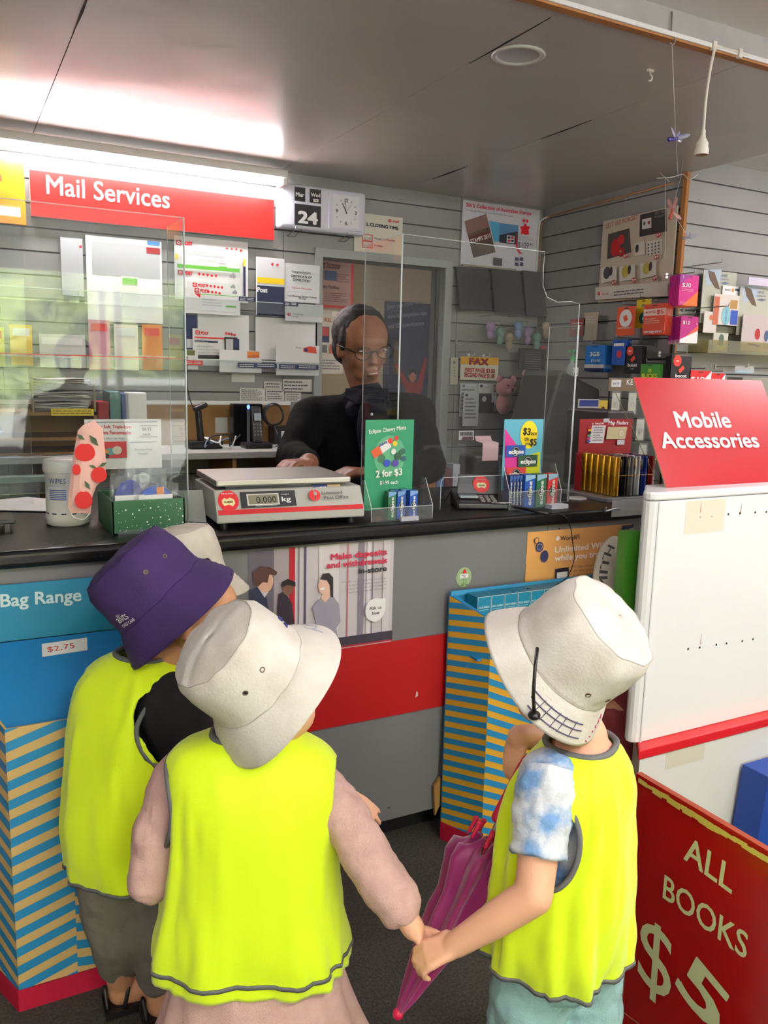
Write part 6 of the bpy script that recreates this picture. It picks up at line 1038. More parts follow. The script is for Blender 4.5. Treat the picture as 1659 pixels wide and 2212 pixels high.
def hat(t, name, C, A, mat, r=.139, s=1.0, seed=0, drop=.046, wob=.006, eyelets=(), mats=None, depth=.1):
    """bucket hat: C centre of the band, A crown axis; angle 0 points to the viewer"""
    A = V(A).normalized(); X = (CAMP-C); X = (X-A*X.dot(A)).normalized(); Yv = A.cross(X); rb = .091*s; h = depth*s
    prof = [(r, -drop)]+[(r+(rb-r)*k/12+.0011*(k % 2), -drop*(1-k/12)**1.25) for k in range(1, 12)]+[(rb, 0), (rb*1.012, .004), (rb*.998, .008), (rb*.99, h*.3), (rb*.985, h*.6), (rb*.955, h*.8), (rb*.88, h*.93), (rb*.865, h*.955), (rb*.83, h*.965), (rb*.6, h*1.03), (rb*.3, h*1.06), (.002, h*1.07)]
    cum = [0]
    for p, q in zip(prof[:-1], prof[1:]): cum.append(cum[-1]+sqrt((p[0]-q[0])**2+(p[1]-q[1])**2))
    def at(a, sd, off=0):
        sd = max(0, min(cum[-1]-1e-5, sd)); k = max(i for i in range(len(cum)) if cum[i] <= sd); k = min(k, len(prof)-2); f = (sd-cum[k])/max(1e-9, cum[k+1]-cum[k]); rr_ = prof[k][0]*(1-f)+prof[k+1][0]*f; z = prof[k][1]*(1-f)+prof[k+1][1]*f
        w = max(0, (rr_-rb)/(r-rb)) if z < 0 else 0
        z += w*wob*(sin(2*a+seed)+.6*sin(3*a+seed*2.1)); n1 = noise.noise((cos(a)*3, sin(a)*3, z*34+seed*5))
        if z > 0: rr_ *= 1+.035*n1*min(1, z/.03); z += .004*noise.noise((cos(a)*rr_*40, sin(a)*rr_*40, seed+9.0))
        rr_ *= 1+.02*sin(a*2+seed)
        n = (X*cos(a)+Yv*sin(a))*(.8 if z < h*.9 else .1)+A*(.5 if z < 0 else (.1 if z < h*.9 else 1))
        return C+(X*cos(a)+Yv*sin(a))*rr_+A*z+n.normalized()*off
    sd_list = []
    for p, q in zip(cum[:-1], cum[1:]): sd_list += [p, (p+q)/2] if q-p > .008 else [p]
    sd_list.append(cum[-1]); b = MB(); rows = [[at(2*pi*i/80, sd) for i in range(80)] for sd in sd_list]; b.grid(rows, mat, closed=True)
    o = b.build(name, t, solid=.0028); brimL = cum[12]; S = {'band': brimL, 'top': cum[-1], 'seam': cum[19]}
    for k_, sd in enumerate((cum[12]+.002, cum[19])):
        b = MB(); b.tube([at(2*pi*i/80, sd, .0012) for i in range(80)], .0011, M(mat.name+'_seam', (182, 176, 166) if 'purple' not in mat.name else (40, 16, 80), .9), 6, closed=True); b.build('seam', o)
    for a, d in eyelets:
        p = at(a, brimL+d, .001); n = (p-C-A*d).normalized(); b = MB(); b.lathe([(.0042, 0), (.0044, .0012), (.0036, .0018), (.0026, .0012), (.0022, .0)], M('eyelet_brass', (120, 104, 84), .4, .8), p-n*.0003, n, 16, cap=False); b.lathe([(.0024, .0005), (0, .0005)], PLD, p, n, 10, cap=False); b.build('eyelet', o)
    return o, at, S
def hat_text(o, at, s, a0, a1, sd0, hgt, mat, flip=False, name='marking', bold=0):
    vs, fs, x0, x1 = text_mesh(s); b = MB()
    for ex in ((0,) if not bold else (-bold, bold)): b.add([at(a0+(a1-a0)*(v[0]+ex-x0)/(x1-x0), sd0+hgt*v[1]/.72, .0022) for v in vs], fs, mat)
    return b.build(name, o)
def vest(t, secs, ang, holes, hem='ring', n_e=2.5, seed=0, fold=.006):
    """secs: (z, cx, cy, half width, half depth); ang: heading of the lateral axis"""
    ang = radians(ang); LX = V((cos(ang), sin(ang), 0)); LY = V((-sin(ang), cos(ang), 0)); secs = sorted(secs)
    pts = crv([(s_[1], s_[2], s_[0]) for s_ in secs], 6); ab = crv([(s_[3], s_[4], 0) for s_ in secs], 6); NS = 96; rows = []; aux = []
    for j, (c, q) in enumerate(zip(pts, ab)):
        row = []
        for i in range(NS):
            th = 2*pi*i/NS; cx_, sy_ = cos(th), sin(th); la = q.x*(abs(cx_)**(2/n_e))*(1 if cx_ > 0 else -1); de = q.y*(abs(sy_)**(2/n_e))*(1 if sy_ > 0 else -1)
            z = c.z; k = min(1, (pts[-1].z-z)/.06); f = fold*k*(noise.noise((cos(th)*2.2+seed, sin(th)*2.2, z*4))*1.6+.9*noise.noise((cos(th)*5+seed, sin(th)*5+z*3, z*7))+.5*noise.noise((cos(th)*9+seed, sin(th)*9-z*6, z*16)))*(1+1.5*max(0, (secs[2][0]-z)/.1)*.5)
            row.append(c+LX*la*(1+f/max(.03, q.x))+LY*de*(1+f/max(.03, q.y)))
        rows.append(row); aux.append((c, q))
    def inside(j, i):
        for (sg, zc, rz, yo, ry) in holes:
            c, q = aux[j]; p = rows[j][i]-c; la, de = p.dot(LX), p.dot(LY)
            if la*sg > .35*q.x and ((c.z-zc)/rz)**2+((de-yo)/ry)**2 < 1: return True
        return False
    b = MB(); b.grid(rows, VEST, closed=True); o = b.build('hi_vis_vest', t, solid=.003); cuts = []
    for (sg, zc, rz, yo, ry) in holes:
        c, q = min(aux, key=lambda a: abs(a[0].z-zc)); cb = MB(); n_ = 40; base = V((c.x, c.y, zc))+LY*yo+LX*sg*q.x*.3
        pts_ = [base+LY*ry*cos(2*pi*k/n_)+V((0, 0, rz*sin(2*pi*k/n_))) for k in range(n_)]; cb.prism(pts_ if sg < 0 else pts_[::-1], LX*sg*q.x*1.6, VEST); co = cb.build('cut'); cuts.append(co)
        bm_ = bmesh.new(); bm_.from_mesh(co.data); bmesh.ops.recalc_face_normals(bm_, faces=bm_.faces); bm_.to_mesh(co.data); bm_.free()
        m_ = o.modifiers.new('armhole', 'BOOLEAN'); m_.object = co; m_.operation = 'DIFFERENCE'; m_.solver = 'EXACT'
    bpy.context.view_layer.update(); dg = bpy.context.evaluated_depsgraph_get(); nm = bpy.data.meshes.new_from_object(o.evaluated_get(dg)); o.modifiers.clear(); o.data = nm
    for co in cuts: bpy.data.objects.remove(co)
    for (sg, zc, rz, yo, ry) in holes:
        ring = []
        for k in range(40):
            th = 2*pi*k/40; z = zc+rz*sin(th); de = yo+ry*cos(th)
            j = min(range(len(aux)), key=lambda jj: abs(aux[jj][0].z-z)); c, q = aux[j]; la = q.x*max(0.05, 1-min(.999, abs(de/q.y))**n_e)**(1/n_e); ring.append(V((c.x, c.y, z))+LX*la*sg*1.0+LY*de)
        b = MB(); b.tube(crv(ring, 2, closed=True), .0045, TRIM, 6, closed=True); b.build('armhole_binding', o)
    b = MB(); b.tube([p+(p-pts[-1]).normalized()*.001 for p in rows[-1]], .0052, TRIM, 6, closed=True); b.build('neck_binding', o)
    jh = 3 if hem == 'stripe' else 0; b = MB(); rr_ = rows[jh]; cc_ = aux[jh][0]; b.grid([[p+(p-cc_).normalized()*.003+V((0, 0, dz)) for p in rr_] for dz in (-.0035, .0035)], TRIM, closed=True); b.build('hem_binding', o, solid=.0015)
    return o, LX, LY
UPZ = V((0, 0, 1))
HATW = M('hat_cotton', (226, 222, 214), .85, noise_c=((206, 198, 188), 16, .35, .7), bump=(260, .0009)); HATW2 = M('hat_cotton_worn', (206, 200, 186), .85, noise_c=((182, 174, 158), 14, .35, .7), bump=(260, .0009)); HATP = M('hat_purple', (56, 34, 88), .85, noise_c=((44, 26, 72), 12, .35, .7), bump=(260, .0009))
def voxbody(b, t, name='body', vox=.0038, sm=3): return cloth(b.build(name, t), 0, .05, vox, sm)
# ---------------- child in pink dress, front left
c0 = V((.400, 1.165, 0)); t = thing('person', 'child in white sun hat, yellow vest and pale pink dress, holding hands, back to viewer', 'person', c0)
hc = PT(556, 1460, 1.27); A1 = CV(-.6, .6, -.46); FD = CV(.8, .25, .5)
hw = PT(925, 2052, 1.215)                         # where the two hands meet
b = MB(); s = .19; hcen = hc-A1*.028+FD*.002; head(b, hcen, FD, A1, s*.95, SKIN)
nk = V((.402, 1.185, .66)); chain(b, [(hcen-A1*.05-UPZ*.02, .036), (nk, .034), (nk-UPZ*.05, .06), (V((.4, 1.17, .45)), .07), (V((.4, 1.165, .36)), .075)], SKIN)
sh_r, el_r, wr_r = PT(702, 1690, 1.335), PT(800, 1862, 1.26), PT(893, 2005, 1.225)
sh_l, el_l, wr_l = PT(362, 1690, 1.33), PT(325, 1900, 1.32), PT(420, 1880, 1.5)
for a_, e_, w_ in ((sh_r, el_r, wr_r), (sh_l, el_l, wr_l)): chain(b, [(nk-UPZ*.05, .035), (a_, .022), (e_, .021), (w_, .0175)], SKIN)
hand(b, wr_r, (hw-wr_r).normalized()*.8+CV(.4, -.5, 0), CV(.5, .6, -.1), .088, .42, -1, SKIN)
hand(b, wr_l, wr_l-el_l, (0, 0, -1), .085, .4, 1, SKIN)
for q in (-1, 1):
    hx = V((.4+q*.05, 1.165-.02*q, .36)); chain(b, [(hx, .06), (V((.4+q*.05, 1.16, .21)), .042), (V((.4+q*.05, 1.175, .05)), .026)], SKIN)
voxbody(b, t)
for q in (-1, 1): x = .4+q*.05; b = MB(); b.cap((x, 1.16, .028), .028, (x+.015, 1.25, .022), .024, P((210, 160, 170)), 14); b.box((x+.008, 1.2, .005), (.055, .15, .01), W_); cloth(b.build('shoe', t), 0, .05, .004, 2)
DR = M('pink_muslin', (206, 170, 162), .85, noise_c=((196, 158, 152), 40, .35, .7), bump=(420, .0012))
b = MB(); chain(b, [(V((.4, 1.175, .63)), .05), (V((.4, 1.17, .5)), .085), (V((.4, 1.165, .36)), .09)], DR)
chain(b, [(V((.4, 1.175, .615)), .05), (sh_r+V((-.02, 0, .0)), .044), (sh_r+(el_r-sh_r)*.5, .040), (el_r, .037), (el_r+(wr_r-el_r)*.45, .040), (el_r+(wr_r-el_r)*.66, .034)], DR); b.cap(el_r+(wr_r-el_r)*.66, .033, el_r+(wr_r-el_r)*.74, .027, DR)
chain(b, [(V((.4, 1.175, .615)), .05), (sh_l+V((.02, 0, .0)), .044), (sh_l+(el_l-sh_l)*.5, .041), (el_l, .037), (el_l+(wr_l-el_l)*.8, .032)], DR); cloth(b.build('dress_bodice', t), .012, .035, .005, 2)
rows = []; ang = radians(-22)
for j in range(18):
    k = j/17; z = .40-.28*k; a_, d_ = .118+.05*k*k+.02*k, .082+.05*k*k+.02*k; rows.append([V((.4+.005*k, 1.165-.01*k, z))+V((cos(ang), sin(ang), 0))*(a_*cos(th)*(1+.045*k*sin(th*13)+.03*k*sin(th*7+1)))+V((-sin(ang), cos(ang), 0))*(d_*sin(th)*(1+.045*k*sin(th*13)+.03*k*sin(th*7+1))) for th in [2*pi*i/120 for i in range(120)]])
b = MB(); b.grid(rows, DR, closed=True); b.build('skirt', t, solid=.003)
vest(t, [(.306, .4, 1.165, .152, .106), (.36, .4, 1.165, .149, .104), (.43, .4, 1.168, .14, .1), (.5, .4, 1.17, .135, .096), (.56, .4, 1.172, .133, .092), (.61, .4, 1.176, .134, .085), (.64, .4, 1.18, .130, .073), (.663, .4, 1.183, .112, .058), (.676, .4, 1.186, .078, .05), (.684, .4, 1.188, .057, .046)], -25, [(1, .575, .07, .0, .055), (-1, .575, .07, .0, .055)], 'stripe', seed=3)
o, at, S = hat(t, 'sun_hat', hc, A1, HATW, .126, .98, 1, .046, .007, ((.12, .05), (-.32, .048)))
INK = P((40, 40, 110)); FNT = P((170, 176, 186))
b = MB()
for a0, a1, d in ((1.15, 1.35, .0), (1.2, 1.3, .03), (1.4, 1.55, .01)): b.tube([at(a0+(a1-a0)*k/6, S['band']+.03+d*.4+.006*sin(k), .002) for k in range(7)], .0013, INK, 5)
b.build('pen_drawing', o); hat_text(o, at, 'Lily', 2.1, 1.3, .036, -.024, FNT, name='pen_marking')
# ---------------- child with purple hat
t = thing('person', 'child in purple sun hat and yellow vest with black sleeves, face turned right', 'person', (.262, 1.47, 0)); A2 = CV(-.66, .71, -.2); hc = PT(346, 1286, 1.5); FD = CV(.93, .1, -.12)
b = MB(); s = .19; hcen = PT(422, 1325, 1.5); head(b, hcen, FD, UPZ*.9+A2*.5, s*.95, SKIN2)
nk = PT(335, 1425, 1.53); chain(b, [(hcen-UPZ*.05, .038), (nk, .036), (nk-UPZ*.05, .045), (V((.262, 1.48, .52)), .055), (V((.262, 1.475, .38)), .055)], SKIN2)
sh, el, wr = PT(392, 1530, 1.47), PT(425, 1690, 1.5), PT(500, 1660, 1.62); chain(b, [(nk-UPZ*.05, .04), (sh, .032), (el, .025), (wr, .019)], SKIN2); hand(b, wr, wr-el, (0, 0, -1), .085, .4, 1, SKIN2)
sh2, el2 = PT(255, 1500, 1.6), PT(235, 1640, 1.62); chain(b, [(nk-UPZ*.05, .04), (sh2, .032), (el2, .025), (el2+V((.08, .02, .02)), .019)], SKIN2); hand(b, el2+V((.08, .02, .02)), (1, .2, .1), (0, 0, -1), .085, .4, -1, SKIN2)
f1, f2 = PZ(262, 2140, .03), PZ(345, 2165, .03); hips = V((.262, 1.47, .36))
for q, f in ((-1, f1), (1, f2)): chain(b, [(hips+V((q*.035, 0, 0)), .06), (hips*.5+V((f.x, f.y, .03))*.5+V((q*.02, -.01, 0)), .042), (V((f.x, f.y, .05)), .026), (V((f.x, f.y, .03)), .026), (V((f.x+.06, f.y-.01, .022)), .02)], SKIN2)
voxbody(b, t); face_bits(t, hcen, FD, UPZ*.9+A2*.5, s*.95, (40, 26, 20))
BLS = M('black_shirt', (14, 14, 16), .9, bump=(200, .001)); b = MB(); chain(b, [(nk-UPZ*.045, .045), (sh+V((-.01, .01, 0)), .062), (sh*.45+el*.55, .056), (el, .04), (wr, .028)], BLS); chain(b, [(nk-UPZ*.03, .045), (sh2, .047), (el2, .038), (el2+V((.06, .015, .015)), .028)], BLS); chain(b, [(nk-UPZ*.06, .05), (V((.262, 1.48, .52)), .078), (V((.262, 1.475, .4)), .08)], BLS); cloth(b.build('shirt', t), .01, .04, .005, 2)
PT2 = M('khaki_trousers', (112, 108, 96), .9, bump=(300, .001)); b = MB(); b.ball(hips+V((0, 0, .01)), (.092, .078, .075), PT2)
for q, f in ((-1, f1), (1, f2)): chain(b, [(hips+V((q*.035, 0, -.01)), .072), (hips*.5+V((f.x, f.y, .03))*.5+V((q*.02, -.01, 0)), .055), (V((f.x, f.y, .095)), .042)], PT2)
cloth(b.build('trousers', t), .012, .04, .005, 2)
for f in (f1, f2):
    b = MB(); b.box((f.x+.025, f.y-.005, .007), (.12, .06, .014), PLD); b.tube(crv([(f.x, f.y-.03, .014), (f.x+.01, f.y-.02, .055), (f.x, f.y+.02, .055), (f.x, f.y+.03, .014)], 6), .004, PLD, 6); b.tube(crv([(f.x+.05, f.y-.03, .014), (f.x+.055, f.y-.01, .045), (f.x+.05, f.y+.03, .014)], 6), .005, PLD, 6); b.tube(crv([(f.x-.03, f.y-.02, .014), (f.x-.032, f.y, .05), (f.x-.03, f.y+.02, .014)], 6), .004, PLD, 6); b.build('sandal', t)
vest(t, [(.335, .262, 1.47, .118, .098), (.39, .262, 1.472, .125, .102), (.47, .264, 1.475, .122, .098), (.54, .268, 1.478, .118, .092), (.62, .278, 1.482, .118, .085), (.675, .29, 1.486, .116, .076), (.705, .297, 1.49, .098, .062), (.722, .302, 1.492, .07, .052), (.73, .305, 1.494, .054, .047)], -58, [(1, .63, .075, -.012, .058), (-1, .63, .07, 0, .055)], 'edge', seed=9)
o, at, S = hat(t, 'sun_hat', hc, A2, HATP, .121, 1.0, 4, .062, .004, ((.12, .052), (.62, .05))); hat_text(o, at, 'allits', -1.05, -.72, S['band']+.018, .016, W_, name='lettering'); hat_text(o, at, 'CHILD CARE', -1.05, -.66, S['band']+.008, .006, W_, name='lettering')
# ---------------- white hat behind it
t = thing('person', 'child in white sun hat mostly hidden behind the purple hat, hand reaching past pink dress', 'person', (.42, 1.6, 0)); hc = PT(392, 1252, 1.68); A4 = CV(-.22, .95, -.12)
b = MB(); hcen = hc-A4*.03; FD = CV(.6, 0, .8); head(b, hcen, FD, A4, .18, SKIN); ck = V((hc.x, hc.y+.01, 0)); chain(b, [(hcen, .04), (ck+UPZ*.68, .035), (ck+UPZ*.62, .06), (ck+UPZ*.4, .075)], SKIN)
for q in (-1, 1): chain(b, [(ck+V((q*.04, 0, .38)), .06), (ck+V((q*.045, -.01, .2)), .042), (ck+V((q*.045, 0, .045)), .028), (ck+V((q*.05, .05, .025)), .022)], SKIN)
sh, el, wr = ck+V((.1, -.03, .6)), PT(640, 1640, 1.6), PT(742, 1712, 1.5); chain(b, [(ck+UPZ*.63, .04), (sh, .032), (el, .025), (wr, .018)], SKIN); hand(b, wr, CV(.78, -.62, -.1), CV(-.3, -.7, .6), .1, .16, -1, M('skin_child'), spread=.13)
sh = ck+V((-.1, .03, .6)); chain(b, [(ck+UPZ*.63, .04), (sh, .032), (sh+V((0, .02, -.14)), .025), (sh+V((.06, .02, -.2)), .019)], SKIN); hand(b, sh+V((.06, .02, -.2)), (1, .0, -.2), (0, 1, 0), .085, .4, -1, SKIN); voxbody(b, t)
BL5 = M('navy_shirt', (40, 50, 80), .9); b = MB(); chain(b, [(ck+UPZ*.64, .05), (ck+UPZ*.5, .088), (ck+UPZ*.38, .085)], BL5); chain(b, [(ck+UPZ*.63, .045), (ck+V((.1, -.03, .6)), .042), ((ck+V((.1, -.03, .6)))*.5+el*.5, .036)], BL5); chain(b, [(ck+UPZ*.63, .045), (sh, .042), (sh+V((0, .02, -.14)), .034)], BL5)
for q in (-1, 1): chain(b, [(ck+V((q*.04, 0, .36)), .07), (ck+V((q*.045, -.01, .2)), .05), (ck+V((q*.045, 0, .1)), .042)], BL5)
cloth(b.build('clothes', t), .008, .04, .005, 2); o, at, S = hat(t, 'sun_hat', hc, A4, HATW2, .128, 1.0, 7, .048, .008, ((.55, .03),)); p = at(.62, S['band']+.03, .002); b = MB(); b.ball(p, (.008, .006, .009), PLD, 12, 8); b.build('black_toggle', o)
# ---------------- child on the right with umbrella
c3 = V((.815, .905, 0)); t = thing('person', 'child in white sun hat with tie-dyed sleeves and yellow vest, holding a magenta umbrella', 'person', c3); hc = PT(1216, 1420, 1.25); A3 = CV(.6, .6, -.46); FD = CV(-.75, -.1, .6)
b = MB(); hcen = hc-A3*.025; head(b, hcen, FD, A3*.6+UPZ*.6, .185, SKIN); nk = PT(1262, 1590, 1.28); chain(b, [(hcen-UPZ*.03, .04), (nk, .036), (nk-UPZ*.05, .06), (c3+UPZ*.5, .05), (c3+UPZ*.38, .05)], SKIN)
sh, el, wr = PT(1178, 1715, 1.205), PT(1152, 1935, 1.16), PT(985, 2040, 1.19); chain(b, [(nk-UPZ*.06, .045), (sh, .034), (sh*.4+el*.6, .029), (el, .027), (el*.55+wr*.45, .025), (wr, .0185)], SKIN)
hand(b, wr+(el-wr)*.02, CV(-.9, -.36, .05), CV(.15, -.85, .5), .105, (.5, .85, .7), -1, SKIN, thumb=.7)
s2, e2, w2 = PT(1270, 1640, 1.4), PT(1235, 1592, 1.44), PT(1122, 1592, 1.36); chain(b, [(nk-UPZ*.05, .045), (s2, .034), (e2, .027), (w2, .02)], SKIN); hand(b, w2, CV(-.25, -.95, -.12), CV(.75, -.1, .6), .098, .42, -1, SKIN)
for q in (-1, 1): chain(b, [(c3+V((q*.036, -.01*q, .36)), .04), (c3+V((q*.045, 0, .2)), .035), (c3+V((q*.045, .01, .045)), .028), (c3+V((q*.045-.03, .05, .025)), .022)], SKIN)
voxbody(b, t)
TD = M('tie_dye', (206, 212, 218), .85, noise_c=((110, 150, 196), 22, .45, .62), bump=(300, .001)); b = MB(); d_ = (el-sh).normalized(); b.lathe([(.036, -.035), (.044, .0), (.042, .04), (.038, .078), (.042, .088), (.039, .092)], TD, sh-V((0, 0, -.006)), d_, 28); b.ball(sh+V((.02, .02, .01)), .044, TD); chain(b, [(nk-UPZ*.06, .045), (c3+UPZ*.55, .075), (c3+UPZ*.42, .078)], TD); b.cap(nk-UPZ*.05, .05, s2, .045, TD); cloth(b.build('shirt', t), .012, .03, .004, 1)
PA = M('aqua_trousers', (150, 190, 192), .85, bump=(300, .001)); b = MB(); b.ball(c3+UPZ*.355, (.092, .085, .075), PA)
for q in (-1, 1): chain(b, [(c3+V((q*.038, -.01*q, .34)), .066), (c3+V((q*.05, -.01*q, .2)), .062), (c3+V((q*.05, 0, .08)), .05)], PA)
cloth(b.build('trousers', t), .014, .045, .005, 2)
for q in (-1, 1): b = MB(); b.cap(c3+V((q*.045, .0, .028)), .028, c3+V((q*.045-.04, .07, .022)), .024, P((220, 220, 224)), 14); cloth(b.build('shoe', t), 0, .05, .004, 2)
o, LX, LY = vest(t, [(.362, c3.x-.01, c3.y, .112, .100), (.40, c3.x-.008, c3.y, .116, .102), (.46, c3.x-.003, c3.y, .114, .10), (.53, c3.x+.004, c3.y+.002, .112, .096), (.60, c3.x+.010, c3.y+.004, .110, .09), (.645, c3.x+.016, c3.y+.006, .106, .082), (.672, c3.x+.02, c3.y+.008, .09, .07), (.688, c3.x+.024, c3.y+.01, .068, .058), (.697, c3.x+.026, c3.y+.011, .055, .05)], -150, [(1, .588, .066, .006, .042), (-1, .585, .066, 0, .046)], 'edge', seed=14, fold=.008)
o, at, S = hat(t, 'sun_hat', hc, A3, HATW, .122, 1.0, 2, .044, .006, ((.75, .028), (1.2, .03)), depth=.105)
VIO = P((84, 78, 110)); b = MB()
for k, (d, a0, a1) in enumerate(((.034, .12, 1.05), (.024, .15, 1.08), (.012, .2, 1.1))): b.tube([at(a0+(a1-a0)*i/14, d, .0022) for i in range(15)], .0011, VIO, 5)
for a_ in (.3, .42, .58, .7, .9): b.tube([at(a_, .01, .002), at(a_+.02, .036, .002)], .0007, VIO, 5)
for k in range(6): b.tube([at(1.3+.05*k, .008+.006*k, .002), at(1.34+.04*k, .006+.008*k, .002)], .0009, P((190, 40, 100)), 5)
b.build('pen_marking', o)
pA, pB = PT(1160, 1400, 1.155), PT(1153, 1530, 1.2); b = MB(); b.tube([pA+CV(0, 0, -1)*.002, PT(1156, 1440, 1.13), PT(1152, 1500, 1.135), PT(1154, 1545, 1.15)], .0028, PLD, 6); b.ball(PT(1154, 1545, 1.15), (.009, .009, .007), PLD, 12, 8); b.build('chin_cord', o)
# umbrella held by it
u0, u1, u2 = PT(1106, 1705, 1.335), PT(1052, 1830, 1.335), PT(860, 2190, 1.30); t = thing('umbrella', 'folded magenta umbrella hanging point down from the right child\'s hand', 'umbrella', u1); MG = M('umbrella_magenta', (128, 8, 84), .5, sheen=.4); MG2 = M('umbrella_handle_pink', (196, 24, 70), .4)
ax = (u2-u1).normalized(); L = (u2-u1).length; q = ax.to_track_quat('Z', 'Y'); b = MB(); rows = []
for z, r_ in ((0, .022), (.0, .036), (.05, .05), (.13, .052), (.22, .044), (.32, .036), (.42, .037), (.52, .034), (.64, .028), (.76, .021), (.88, .014), (.96, .008), (1, .004)):
    rows.append([u1+q @ V((r_*(1+.22*sin(8*a_+z*4))*cos(a_), r_*(1+.22*sin(8*a_+z*4))*sin(a_)*.8, z*L+(.012*sin(8*a_) if z < .04 else 0))) for a_ in [2*pi*i/96 for i in range(96)]])
b.grid(rows, MG, closed=True); b.build('folded_canopy', t, solid=.0012)
b = MB(); b.cyl(u1+ax*.02, u0, .0035, STEEL, seg=10); b.build('shaft', t); b = MB(); b.cap(u0-ax*-.05, .009, u0-ax*.05, .011, MG2); b.build('handle', t); b = MB(); b.cyl(u1-ax*.01, u1+ax*.03, .011, MG2, seg=14); b.build('runner', t); b = MB(); b.ball(u2, .009, MG2, 12, 8); b.build('tip', t)
for k in range(8): a_ = 2*pi*k/8+.2; b = MB(); p0_ = u1+q @ V((.04*cos(a_), .032*sin(a_), -.004)); b.cap(p0_, .003, p0_-ax*.022, .004, MG2, 8); b.ball(p0_-ax*.024, .0048, MG2, 10, 6); b.build('rib_end', t)
# ---------------- child behind, right
t = thing('person', 'child in worn grey-white sun hat half hidden behind the green packet', 'person', (1.70, 1.64, 0)); A5 = CV(.7, .2, -.66); hc = PT(1378, 1262, 2.27)
b = MB(); hcen = hc-A5*.02; head(b, hcen, CV(-.2, -.4, .9), A5*.3+UPZ, .175, SKIN); ck = V((hc.x+.0, hc.y-.005, 0)); chain(b, [(hcen, .04), (ck+UPZ*.62, .035), (ck+UPZ*.57, .06), (ck+UPZ*.36, .07)], SKIN)
for q_ in (-1, 1): chain(b, [(ck+V((q_*.04, 0, .34)), .055), (ck+V((q_*.04, 0, .18)), .038), (ck+V((q_*.04, -.0, .04)), .026), (ck+V((q_*.04, .04, .024)), .02)], SKIN); s_ = ck+V((q_*.095, 0, .55)); chain(b, [(ck+UPZ*.58, .035), (s_, .028), (s_+V((0, -.02, -.13)), .022), (s_+V((0, .04, -.22)), .016)], SKIN); hand(b, s_+V((0, .04, -.22)), (0, .2, -1), (-q_, 0, 0), .08, .3, -q_, SKIN)
voxbody(b, t); b = MB(); chain(b, [(ck+UPZ*.59, .045), (ck+UPZ*.45, .08), (ck+UPZ*.34, .078)], P((150, 60, 70)))
for q_ in (-1, 1): s_ = ck+V((q_*.095, 0, .55)); chain(b, [(ck+UPZ*.58, .04), (s_, .036), (s_+V((0, -.02, -.1)), .032)], P((150, 60, 70))); chain(b, [(ck+V((q_*.04, 0, .32)), .064), (ck+V((q_*.04, 0, .12)), .045)], P((150, 60, 70)))
cloth(b.build('clothes', t), .008, .04, .005, 2); o, at, S = hat(t, 'sun_hat', hc, A5, HATW2, .139, 1.0, 5, .05, .007, ()); hat_text(o, at, 'SMITH', .3, -1.1, .036, -.022, P((60, 56, 56)), name='pen_marking', bold=.02); hat_text(o, at, '432', .1, -.5, .072, -.012, P((50, 46, 48)), name='pen_marking', bold=.02)
# ---------------- clerk
T0 = 2.74; hcen = PT(783, 748, T0); t = thing('person', 'man in glasses, black jacket and navy polo shirt serving behind the counter', 'person', (hcen.x, hcen.y+.08, 0)); F = CV(.42, -.38, -.8); U = CV(.08, .85, -.45); s = .238
b = MB(); R_h = head(b, hcen, F, U, s, SKINM, 1.25); nk = PT(790, 850, T0+.05); by = nk.y+.05; bx = nk.x
chain(b, [(hcen-UPZ*.03+V((0, .03, 0)), .062), (nk, .046), (nk-UPZ*.08, .05), (V((bx, by+.02, .85)), .11), (V((bx, by+.02, .75)), .11)], SKINM)
shl, shr = PT(672, 905, T0+.05), PT(895, 895, T0+.08); ell, elr = PT(632, 985, T0-.05), PT(925, 1010, T0-.08); wl, wr = PT(668, 1000, T0-.24), PT(806, 1022, T0-.3)
for s_, e_, w_ in ((shl, ell, wl), (shr, elr, wr)): chain(b, [(nk-UPZ*.09, .05), (s_, .045), (e_, .038), (w_, .03)], SKINM)
for q_ in (-1, 1): chain(b, [(V((bx+q_*.09, by, .76)), .1), (V((bx+q_*.1, by, .4)), .07), (V((bx+q_*.1, by, .07)), .045), (V((bx+q_*.1, by-.12, .04)), .035)], SKINM)
hand(b, wl, CV(-.45, -.05, -.5), (0, 0, -1), .17, .55, 1, SKINM); hand(b, wr, CV(-.75, .05, -.4), (0, 0, -1), .17, .45, -1, SKINM); voxbody(b, t, vox=.0055, sm=3); face_bits(t, hcen, F, U, s, (24, 18, 16), open_=1, lids=1.25)
Sd = F.cross(U).normalized(); F_ = F.normalized(); U_ = (U-F_*U.dot(F_)).normalized(); HR = M('hair_black', (22, 19, 18), .6, noise_c=((42, 39, 37), 160, .55, .8), bump=(240, .002)); b = MB()
b.ball(hcen-F_*.13*s+U_*.17*s, (.40*s, .385*s, .385*s), HR, 30, 18, rot=R_h); b.ball(hcen-F_*.2*s-U_*.05*s, (.3*s, .365*s, .3*s), HR, 24, 16, rot=R_h)
for q_ in (-1, 1): b.ball(hcen+F_*.05*s+Sd*q_*.33*s+U_*.12*s, (.1*s, .045*s, .16*s), HR, 14, 10, rot=R_h)
cloth(b.build('hair', t), .006, .02, .005, 1)
b = MB()
for q_ in (-1, 1):
    ce = hcen+F_*.43*s+Sd*q_*.165*s-U_*.0*s; b.tube([ce+Sd*.12*s*cos(a_)+U_*.085*s*sin(a_)-F_*.03*s*abs(cos(a_)) for a_ in [2*pi*i/20 for i in range(20)]], .0016, PLD, 6, closed=True); b.tube([ce+Sd*q_*.12*s-F_*.02*s+U_*.02*s, hcen+F_*.1*s+Sd*q_*.36*s+U_*.04*s, hcen-F_*.06*s+Sd*q_*.37*s+U_*.02*s], .002, PLD, 6)
